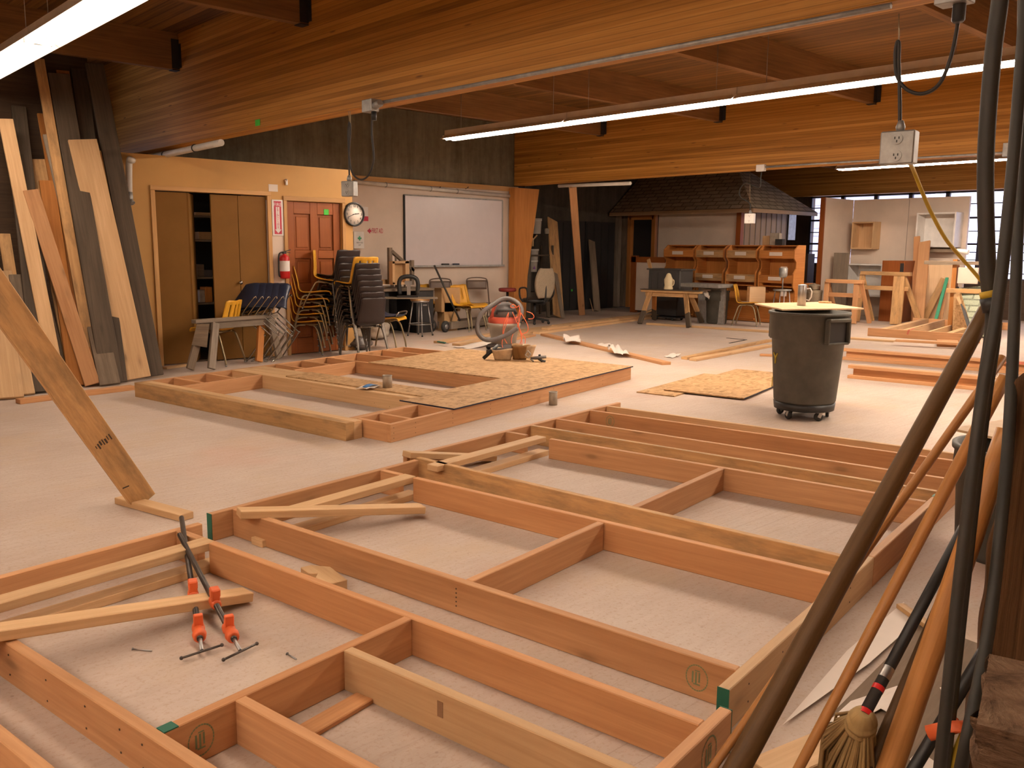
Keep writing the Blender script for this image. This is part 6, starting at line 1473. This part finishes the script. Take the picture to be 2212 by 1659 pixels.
# post table, green roof model, monitor
tb2 = thing('post_table', 'rough wooden bench frame with posts near the windows', 'bench', G(2070, 690)); Xg = 16.6
for r4 in ((2053, 560, 2063, 690), (2118, 560, 2128, 690)): c, s = pboxX(*r4, Xg, .12); zt9 = c.z+s[2]/2; part('post', MB().box((c.x, c.y, zt9/2), (s[0], s[1], zt9)), MT['orange_wood'], tb2, bev=.004)
for r4 in ((1996, 564, 2135, 572), (2044, 624, 2140, 634)): part('rail', BX(*r4, Xg-.04, .04), MT['old_wood'] if r4[1] < 600 else MT['pine_dirty'], tb2, bev=.003)
c, s = pboxX(1990, 572, 2058, 690, Xg+1.9, .02); single('plywood_sheet', MB().box((c.x, c.y, (c.z+s[2]/2)/2), (s[0], s[1], c.z+s[2]/2)), MT['ply'], 'pale plywood sheet standing behind the post bench', 'panel')
MT['shingle_green'] = m_shingle('green_shingles', (.30, .33, .24), (.40, .42, .31), .12)
gr = thing('roof_model', 'green shingled roof model with a black edge by the windows', 'model', G(2110, 690)); Xr = 16.2
a = atX(2072, 622, Xr+.5); b = atX(2118, 618, Xr+.5); c_ = atX(2106, 690, Xr-.2); d_ = atX(2165, 690, Xr-.2); c_.z = d_.z = .03
part('roof_slope', MB().poly3([c_, d_, b, a], .03, (-.5, 0, .6)), MT['shingle_green'], gr); part('edge_trim', MB().beam(c_+Vector((-.02, .02, 0)), a+Vector((-.02, .02, 0)), .05, .06, (-1, 0, .5)), MT['dark'], gr)
part('osb_side', MB().poly3([atX(2062, 636, Xr+.3), atX(2076, 632, Xr+.3), Vector((c_.x+.1, c_.y+.02, .01)), Vector((atX(2062, 680, Xr+.3).x, atX(2062, 680, Xr+.3).y, .01))], .03), MT['osb'], gr)
c, s = pboxX(2066, 578, 2109, 613, Xg-.10, .16); mon = thing('white_panel_box', 'pale flat box standing on the green roof model', 'box', c-Vector((0, 0, s[2]/2)))
part('panel_face', MB().box(c, (.05, s[1], s[2])), MT['white_wall'], mon, bev=.004); part('panel_back', MB().box(c+Vector((.05, 0, -.02)), (.06, s[1]*.9, s[2]*.9)), MT['galv'], mon)
xb('shelf_board', (1999, 537, 2060, 545), Xp-.30, .295, 'old_wood', 'brown shelf board on the mock wall under the large white cabinet', 'shelf')
q = atX(2080, 540, Xg); lm = thing('clamp_lamp', 'small white lamp head above the post bench', 'lamp', q); part('arm', MB().tube([atX(2072, 562, Xg), atX(2073, 548, Xg)], .015, 8), MT['white_paint'], lm); part('lamp_head', MB().tube([atX(2067, 541, Xg), atX(2092, 545, Xg)], [.035, .05], 12), MT['white_paint'], lm)
q = G(2011, 686)+Vector((.4, .2, 0)); bk = thing('plastic_bucket', 'white plastic bucket on the floor behind the small lumber frame', 'bucket', q); part('bucket_body', MB().lathe([(.12, 0), (.14, .26), (.15, .27), (.15, .30), (.13, .30), (.11, .01), (.001, .01)], 22), MT['bucket_white'], bk, world=False); part('contents', MB().lathe([(.13, .27), (.10, .31), (.001, .33)], 16), MT['old_wood'], bk, world=False)
q = Vector((17.2, 9.0, 0)); v = at_dist(1757, 652, q); q = Vector((v.x, v.y, 0)); zz = zat(1757, 630, q)
tbk = thing('tan_bucket', 'tan round tub with a bundle on it before the dark corner', 'tub', q); part('tub_body', MB().lathe([(.15, 0), (.17, zz-.02), (.18, zz), (.16, zz), (.001, zz-.03)], 26), MT['fabric_tan'], tbk, world=False); part('tub_lid', MB().lathe([(.175, zz), (.175, zz+.03), (.001, zz+.035)], 26), MT['fabric_tan'], tbk, world=False)
blob(q+Vector((0, 0, zz+.03)), (.13, .11, .07), 'tan cloth bundle on the round tub', 'fabric_tan', 'cloth_bundle', 'cloth', 12)
q = G(1905, 684); hh_ = thing('hand_tools', 'red and black hand tools lying on the floor before the brown cabinet', 'tools', q)
part('red_handle', MB().tube([G(1898, 682, .02), G(1907, 683, .02)], .02, 8), MT['ext_red'], hh_); part('tool_jaw', MB().tube([G(1908, 684, .02), G(1930, 686, .02)], .018, 8), MT['vac_dark'], hh_)
xb('dark_bin', (1722, 612, 1738, 680), 17.6, .4, 'orange_wood', 'reddish cabinet end beside the bin cabinets near the dark corner', 'cabinet', True)
xb('corner_board', (1726, 548, 1742, 690), 18.6, .3, 'darkbrown', 'dark brown upright board in the corner under the left window', 'board', True)
# ------------------------------------------------------------------ outside the windows
MT['outside_wall'] = paint('outside_wall', (.62, .60, .64), .7)
hs_ = thing('neighbour_house', 'pale overexposed house wall beyond the left window', 'house', Vector((31, 14, 0)))
part('house_wall', MB().box((31, 17, 2), (.3, 9, 7)), MT['outside_wall'], hs_)
mb = MB()
for k in range(22): mb.box((30.83, 17, -.8+.28*k), (.04, 9, .03))
part('siding_line', mb, MT['galv'], hs_)
for yy in (13.6, 15.6, 17.4): part('house_window', MB().box((30.82, yy, 2.2), (.06, 1.0, 1.3)), MT['galv'], hs_)
tr_ = thing('bare_tree', 'bare branched tree outside beyond the right windows', 'tree', Vector((29, 8.2, -.5))); rs = random.Random(3); mb = MB()
def branch(p, d, L, r, lvl):
    q = p+d*L; mb.tube([p, (p+q)/2+Vector((rs.uniform(-.1, .1), rs.uniform(-.1, .1), 0)), q], [r, r*.8, r*.6], 5)
    if lvl:
        for _ in range(3):
            nd = (d+Vector((rs.uniform(-.7, .7), rs.uniform(-.9, .9), rs.uniform(-.2, .6)))).normalized(); branch(q-d*L*rs.uniform(0, .4), nd, L*.7, r*.6, lvl-1)
branch(Vector((29, 8.2, -.5)), Vector((0, 0, 1)), 1.8, .09, 4)
part('trunk', mb, MT['galv'], tr_)
# ------------------------------------------------------------------ lumber leaning on the left wall
LG = 'lumber leaning on the left wall'
def lumber(bp, tp_, w_, t_k, Yt, mat, label, dY=0.0, fl=True, off=0):
    b = G(*bp); b = EYE+(b-EYE)*((b.y+dY)/b.y) if dY else b
    b.z = .012; tpt = atY(*tp_, Yt); d_ = (tpt-b).normalized(); f_ = Vector((-.12, -1, 0)); f_ = (f_-d_*f_.dot(d_)).normalized()
    s_ = d_.cross(f_); b += Vector((0, 0, abs(s_.z)*w_*.5))
    return single('leaning_lumber', MB().beam(b, tpt, w_, t_k, f_), MT[mat], label, 'board', LG, bev=.004)
lumber((296, 823), (178, 302), .285, .038, 10.22, 'pine', 'widest bright knotty pine plank of the lumber leaning on the left wall')
lumber((334, 816), (203, 138), .19, .045, 10.48, 'dark_wood', 'tall dark weathered plank right of the widest pine plank')
lumber((243, 831), (126, 160), .21, .045, 10.50, 'dark_wood', 'tall dark plank just left of the widest pine plank')
lumber((238, 834), (186, 604), .20, .04, 10.02, 'old_wood', 'short brown plank standing before the tall dark plank')
lumber((236, 829), (111, 291), .17, .04, 10.36, 'grey_light', 'grey plank with whitish face behind the short brown plank')
lumber((200, 836), (66, 411), .145, .04, 10.06, 'fir', 'pinkish two by six leaning most steeply of the left wall lumber')
lumber((128, 845), (12, 258), .135, .04, 10.36, 'pine', 'bright knotty board near the left edge of the leaning lumber')
lumber((140, 832), (65, 556), .13, .045, 9.98, 'old_wood', 'short grey brown board before the bright board at the left')
lumber((206, 831), (84, 128), .10, .04, 10.54, 'pine_dirty', 'tallest thin orange board reaching up toward the light')
lumber((232, 829), (135, 153), .13, .03, 10.60, 'orange_wood', 'dim brown board with its top beside the joist at the left wall')
lumber((196, 833), (92, 246), .11, .03, 10.62, 'orange_wood', 'dim orange board behind the thin tall one')
lumber((172, 833), (77, 345), .19, .04, 10.50, 'pine_dirty', 'blond board with a square cut top behind the pinkish two by six')
lumber((166, 836), (101, 391), .15, .04, 10.28, 'orange_wood', 'orange brown board between the pinkish two by six and the grey plank')
lumber((92, 850), (27, 262), .15, .04, 10.62, 'dark_wood', 'dark board at the far left behind the bright knotty board')
lumber((62, 850), (9, 506), .11, .035, 10.40, 'pine_dirty', 'slim blond board with its top halfway up at the left edge')
lumber((78, 850), (33, 594), .12, .035, 10.05, 'old_wood', 'short brown board near the left edge, square topped')
lumber((60, 855), (10, 586), .13, .03, 10.15, 'pine', 'short pale board at the left edge beside the short brown one')
lb0 = lumber((17, 864), (-10, 660), .27, .038, 9.75, 'pine', 'low pale board with a round stamp at the bottom left of the leaning lumber')
lumber((110, 845), (40, 230), .14, .03, 10.66, 'dark_wood', 'dark board at the back of the leaning lumber under the ceiling light')
lumber((258, 828), (170, 150), .16, .03, 10.66, 'dark_wood', 'darkest plank at the very back right of the leaning lumber')
# ------------------------------------------------------------------ tools leaning at the right edge
TG = 'long handles leaning at the right edge'
def pxline(pts, n=1): return [atD2(*p) for p in pts]
def atD2(px, py, d):     # horizontal distance d from the camera
    r = ray(px, py); return EYE+r*(d/math.hypot(r.x, r.y))
def floor_px(px, py): return G(px, py, 0.0)
def dist_h(P): return math.hypot(P.x, P.y)
def handle(name, label, base, top, dtop, r0, r1, mat, seg=14, flat=1.0, cat='handle', mids=()):
    b = floor_px(*base); b.z = .004+r0*.5; t = atD2(*top, dtop)
    n = 12; pts = [b.lerp(t, i/n) for i in range(n+1)]; rs_ = [r0+(r1-r0)*i/n for i in range(n+1)]
    mb = MB().tube(pts, rs_, seg)
    o = thing(name, label, cat, b, 0, TG); part('shaft', mb, MT[mat], o)
    return o, b, t
handle('pole', 'thickest dark brown pole leaning to the upper right', (1497, 1850), (2131, 670), 2.55, .0325, .0205, 'handle_dark', cat='pole')
handle('broom_stick', 'thin orange brown handle crossing behind the thickest dark pole', (1404, 1858), (2166, 772), 2.75, .0105, .0125, 'handle_wood')
handle('broom_stick', 'smooth orange brown handle just right of the thickest dark pole', (1618, 1870), (2170, 815), 2.45, .0115, .0165, 'handle_wood')
o5, b5, t5 = handle('broom_stick', 'brown tapering handle between the broom and the grained orange handle', (1790, 1890), (2110, 1110), 2.35, .022, .008, 'handle_dark')
o6, b6, t6 = handle('shovel_handle', 'broad grained orange wooden handle near the grey pipes', (1843, 1900), (2177, 930), 2.30, .030, .026, 'handle_wood')
handle('broom_stick', 'black handle low beside the grey pipes, an orange clamp jaw on it', (1800, 1960), (2130, 1400), 2.15, .014, .014, 'black_plastic')
handle('broom_stick', 'bright yellow handle low beside the rough plank', (1955, 1890), (2160, 1450), 1.95, .018, .018, 'cord_yellow')
# orange clamp jaws at the pipe
oj = thing('clamp_jaw', 'orange cast clamp jaw hanging low on the black handle by the grey pipes', 'clamp', atD2(2040, 1575, 2.0))
part('jaw_block', MB().tube([atD2(2064, 1556, 1.98), atD2(2068, 1582, 1.97)], [.020, .028], 8), MT['clamp_orange'], oj, bev=.003)
part('jaw_arm', MB().tube([atD2(2074, 1566, 2.02), atD2(2006, 1584, 2.02)], [.016, .018], 8), MT['clamp_orange'], oj)
# broom
hb0 = atD2(1867, 1543, 2.02); bb0 = floor_px(1812, 1720); hd_t = atD2(2215, 890, 2.75)
br_ = thing('broom', 'straw broom standing bristles down, black handle with a red banded label', 'broom', bb0, 0, TG)
part('handle', MB().tube([hb0, hd_t], [.0135, .0125], 14), MT['black_plastic'], br_)
dh = (hd_t-hb0).normalized(); mh = basis(dh.orthogonal(), dh)
for k, (a_, b_, mt) in enumerate(((.0, .012, 'ext_red'), (.065, .078, 'ext_red'), (.10, .13, 'steel'))):
    part('label_band', MB().lathe([(.0142, a_), (.0142, b_)], 16, hb0, mh, False, False), MT[mt], br_, 'red and grey label bands')
dn = (bb0-hb0).normalized(); L_ = (bb0-hb0).length; mdn = basis(dn.orthogonal(), dn)
MT['straw'] = wood('straw', (.30, .19, .075), (.50, .36, .17), 0, gs=3)
part('binding', MB().lathe([(.014, -.01), (.022, .0), (.030, .02), (.028, .03), (.034, .035), (.034, .05), (.030, .055), (.036, .062), (.035, .075)], 20, hb0, mdn), MT['straw'], br_)
rs = random.Random(2); mb = MB()
for k in range(150):
    a_ = rs.uniform(0, 2*math.pi); q_ = math.sqrt(rs.random()); s0 = hb0+dn*.05+mdn @ Vector((.030*q_*math.cos(a_), .026*q_*math.sin(a_), 0))
    e0 = hb0+dn*(L_*rs.uniform(.93, 1.0))+mdn @ Vector((.115*q_*math.cos(a_), .05*q_*math.sin(a_), 0)); m0 = s0.lerp(e0, .45)+mdn @ Vector((.045*q_*math.cos(a_), .028*q_*math.sin(a_), 0))
    mb.tube([s0, m0, e0], [.0042, .0045, .003], 4, caps=False)
part('bristles', mb, MT['straw'], br_, kind='stuff')
# grey pipes
def pipe(label, pts, r, mat='pipe_grey'):
    P_ = smooth([atD2(*p) for p in pts], 5); b = P_[0]
    o = thing('steel_pipe', label, 'pipe', b, 0, 'grey pipes standing at the right edge'); part('pipe_shaft', MB().tube(P_, r, 14), MT[mat], o); return o
MT['pipe_grey'] = paint('pipe_grey', (.036, .033, .027), .55, noise=.2, scale=10)
fpx = lambda x, y: (x, y, dist_h(G(x, y)))
pB = pipe('grey pipe running full height, in front of the handles', [fpx(1993, 2000), (2030, 1659, 1.72), (2073, 1250, 1.76), (2120, 867, 1.82), (2155, 660, 1.86), (2186, 380, 1.92), (2210, 84, 1.98), (2224, -120, 2.0)], .0115)
pC = pipe('grey pipe at the right edge beside the rough plank', [fpx(2020, 1960), (2076, 1659, 1.80), (2136, 1357, 1.95), (2171, 1040, 2.1), (2184, 850, 2.2), (2194, 620, 2.3), (2206, 300, 2.4), (2212, -100, 2.5)], .0125)
pA = pipe('grey pipe bowed at the top, leftmost of the tall pipes', [fpx(2006, 1900), (2042, 1600, 1.98), (2084, 1210, 2.02), (2122, 880, 2.06), (2146, 700, 2.08), (2135, 600, 2.08), (2129, 430, 2.08), (2131, 300, 2.08), (2145, 120, 2.08), (2160, 0, 2.08), (2170, -120, 2.08)], .0165)
part('yellow_tape', MB().tube([atD2(2137, 628, 2.06), atD2(2140, 642, 2.06)], .0195, 12), MT['cord_yellow'], pA, 'yellow tape band')
part('end_sleeve', MB().tube([atD2(2139, 642, 2.055), atD2(2146, 672, 2.055)], .0205, 12), MT['black_plastic'], pA)
# rough plank and timber stub
def m_rough():
    n = NT('rough_timber'); uv = n.coord('UV'); g = n.noise(n.mapping(uv, (3, 30, 1)), 2.2, 6, .7, .5)
    c = n.ramp(g, [(.3, (.06, .028, .012)), (.55, (.17, .085, .037)), (.75, (.27, .15, .07))]); n.bump(g, .9, .02)
    return n.out(c, .75, 0, .15)
MT['rough'] = m_rough()
def m_stub():
    n = NT('splintered_timber'); o = n.coord('Object'); g = n.noise(n.mapping(o, (5, 5, 22)), 2.5, 6, .75, 1.2); g2 = n.noise(n.mapping(o, (3, 3, 60)), 2, 4, .7, .6)
    f = n.math('ADD', n.math('MULTIPLY', g, .6), n.math('MULTIPLY', g2, .4)); c = n.ramp(f, [(.34, (.035, .018, .010)), (.48, (.16, .09, .05)), (.7, (.30, .19, .115))]); n.bump(f, 1.0, .03)
    return n.out(c, .85, 0, .1)
MT['rough_pale'] = m_stub()
rs = random.Random(8)
A_ = [atD2(2172, 700, 2.25), atD2(2182, 920, 2.15), atD2(2161, 1250, 2.02), atD2(2110, 1480, 1.95)]
base_l = floor_px(2040, 1900); top_l = atD2(2198, 780, 2.2)
rt, tt9 = VFr(top_l)
def plank_fn(u, v):
    e = base_l.lerp(top_l, v); w_ = .30*(1-.25*max(0, v-.92)/.08); j = .004*math.sin(17*v)+.003*math.sin(43*v+2)
    cut = max(0, v-.95)/.05; return e+rt*(u*w_+j*(1-u)+.05*cut*cut*(1-u))+Vector((0, 0, 0))+tt9*(.003*math.sin(9*u+6*v)+.002*math.sin(50*v))
mb = MB().grid(plank_fn, 14, 90, .07); 
single('rough_plank', mb, MT['rough'], 'dark rough sawn plank standing upright at the right edge', 'plank')
q = atD2(2200, 1500, 1.50); ztop = q.z; rq, tq9 = VFr(q); cs = q+rq*.10; cs.z = 0
def stub_fn(u, v):
    a_ = 2*math.pi*u; w_, d_ = .145, .13; x = max(-1, min(1, 1.4*math.cos(a_)))*w_; y = max(-1, min(1, 1.4*math.sin(a_)))*d_
    j = .006*math.sin(80*v+3*a_)+.007*math.sin(31*v+5*a_)+.005*math.sin(150*v)
    return cs+rq*(x+j)+tq9*(y+j)+Vector((0, 0, ztop*v))
mb = MB().grid(stub_fn, 32, 70); mb.poly3([cs+rq*(.148*sx)+tq9*(.133*sy)+Vector((0, 0, ztop)) for sx, sy in ((-1, -1), (1, -1), (1, 1), (-1, 1))], .03, (0, 0, 1))
single('timber_stub', mb, MT['rough_pale'], 'weathered splintery timber stub at the bottom right corner', 'timber')
# second can with plywood
Pc2 = G(2172, 1200); hz2 = zat(2110, 955, Pc2)
t2c = trash_can(Pc2, .225, .255, hz2, 0.0, 'shorter grey trash can behind the leaning handles at the right', False, None)
a = at_dist(2060, 917, Pc2-sdc*0); zz2 = hz2+.002
c2 = [G(2056, 925, zz2+.012), G(2215, 958, zz2+.012), G(2330, 925, zz2+.012), G(2190, 902, zz2+.012)]
single('plywood_square', MB().poly3(c2, .012, (0, 0, 1)), MT['ply'], 'pale plywood lid on the shorter trash can behind the handles', 'panel')
c, s = Vector(G(2150, 900)), 0
single('dark_box', MB().box(G(2190, 945)+Vector((0, 0, .30)), (.5, .4, .60), RZ(.3)), MT['can_grey'], 'dark bin standing behind the shorter trash can at the right edge', 'bin', bev=.02) if False else None
# dirty board and papers on the floor at the bottom right
MT['dirty_sheet'] = wood('dirty_sheet', (.12, .08, .05), (.25, .175, .12), .0, rough=.85, gs=.5, dirt=.4)
pts = [G(*p, .008) for p in ((1560, 1780), (1992, 1345), (2330, 1470), (2200, 1900), (1700, 2100))]
single('floor_panel', MB().poly3(pts, .007, (0, 0, 1)), MT['dirty_sheet'], 'dirty scuffed panel on the floor under the leaning handles', 'panel')
def sheet(pxs, label, z=.012, curl=.0):
    single('paper_sheet', MB().poly3([G(*p, z+.002*((i*7) % 3)) for i, p in enumerate(pxs)], .0015, (0, 0, 1)), MT['paper'], label, 'paper', 'paper sheets on the floor under the handles')
sheet(((1690, 1566), (1830, 1405), (1952, 1300), (1982, 1338), (1950, 1368), (1877, 1433)), 'long white paper sheet beside the wall frame plate, under the handles')
sheet(((1787, 1560), (1838, 1514), (1960, 1474), (1990, 1500), (1930, 1545), (1903, 1530), (1866, 1552)), 'white paper with a notched edge behind the broom', .014)
sheet(((1866, 1585), (1904, 1596), (1893, 1640), (1858, 1620)), 'small white paper piece right of the broom bristles', .014)
sheet(((1965, 1640), (1985, 1620), (2040, 1660), (2000, 1700)), 'white paper piece at the bottom between the handles', .014)
sheet(((2030, 1485), (2085, 1470), (2105, 1500), (2040, 1500)), 'white paper piece behind the grey pipes', .014)
single('wood_strip', MB().beam(G(1945, 1308, .025), G(2006, 1352, .025), .035, .018), MT['pine_dirty'], 'thin wood strip on the floor among the paper sheets', 'board')
fb((1650, 1662), (1795, 1600), .12, .03, 'board scrap on the floor left of the broom bristles', 'pine', .009)
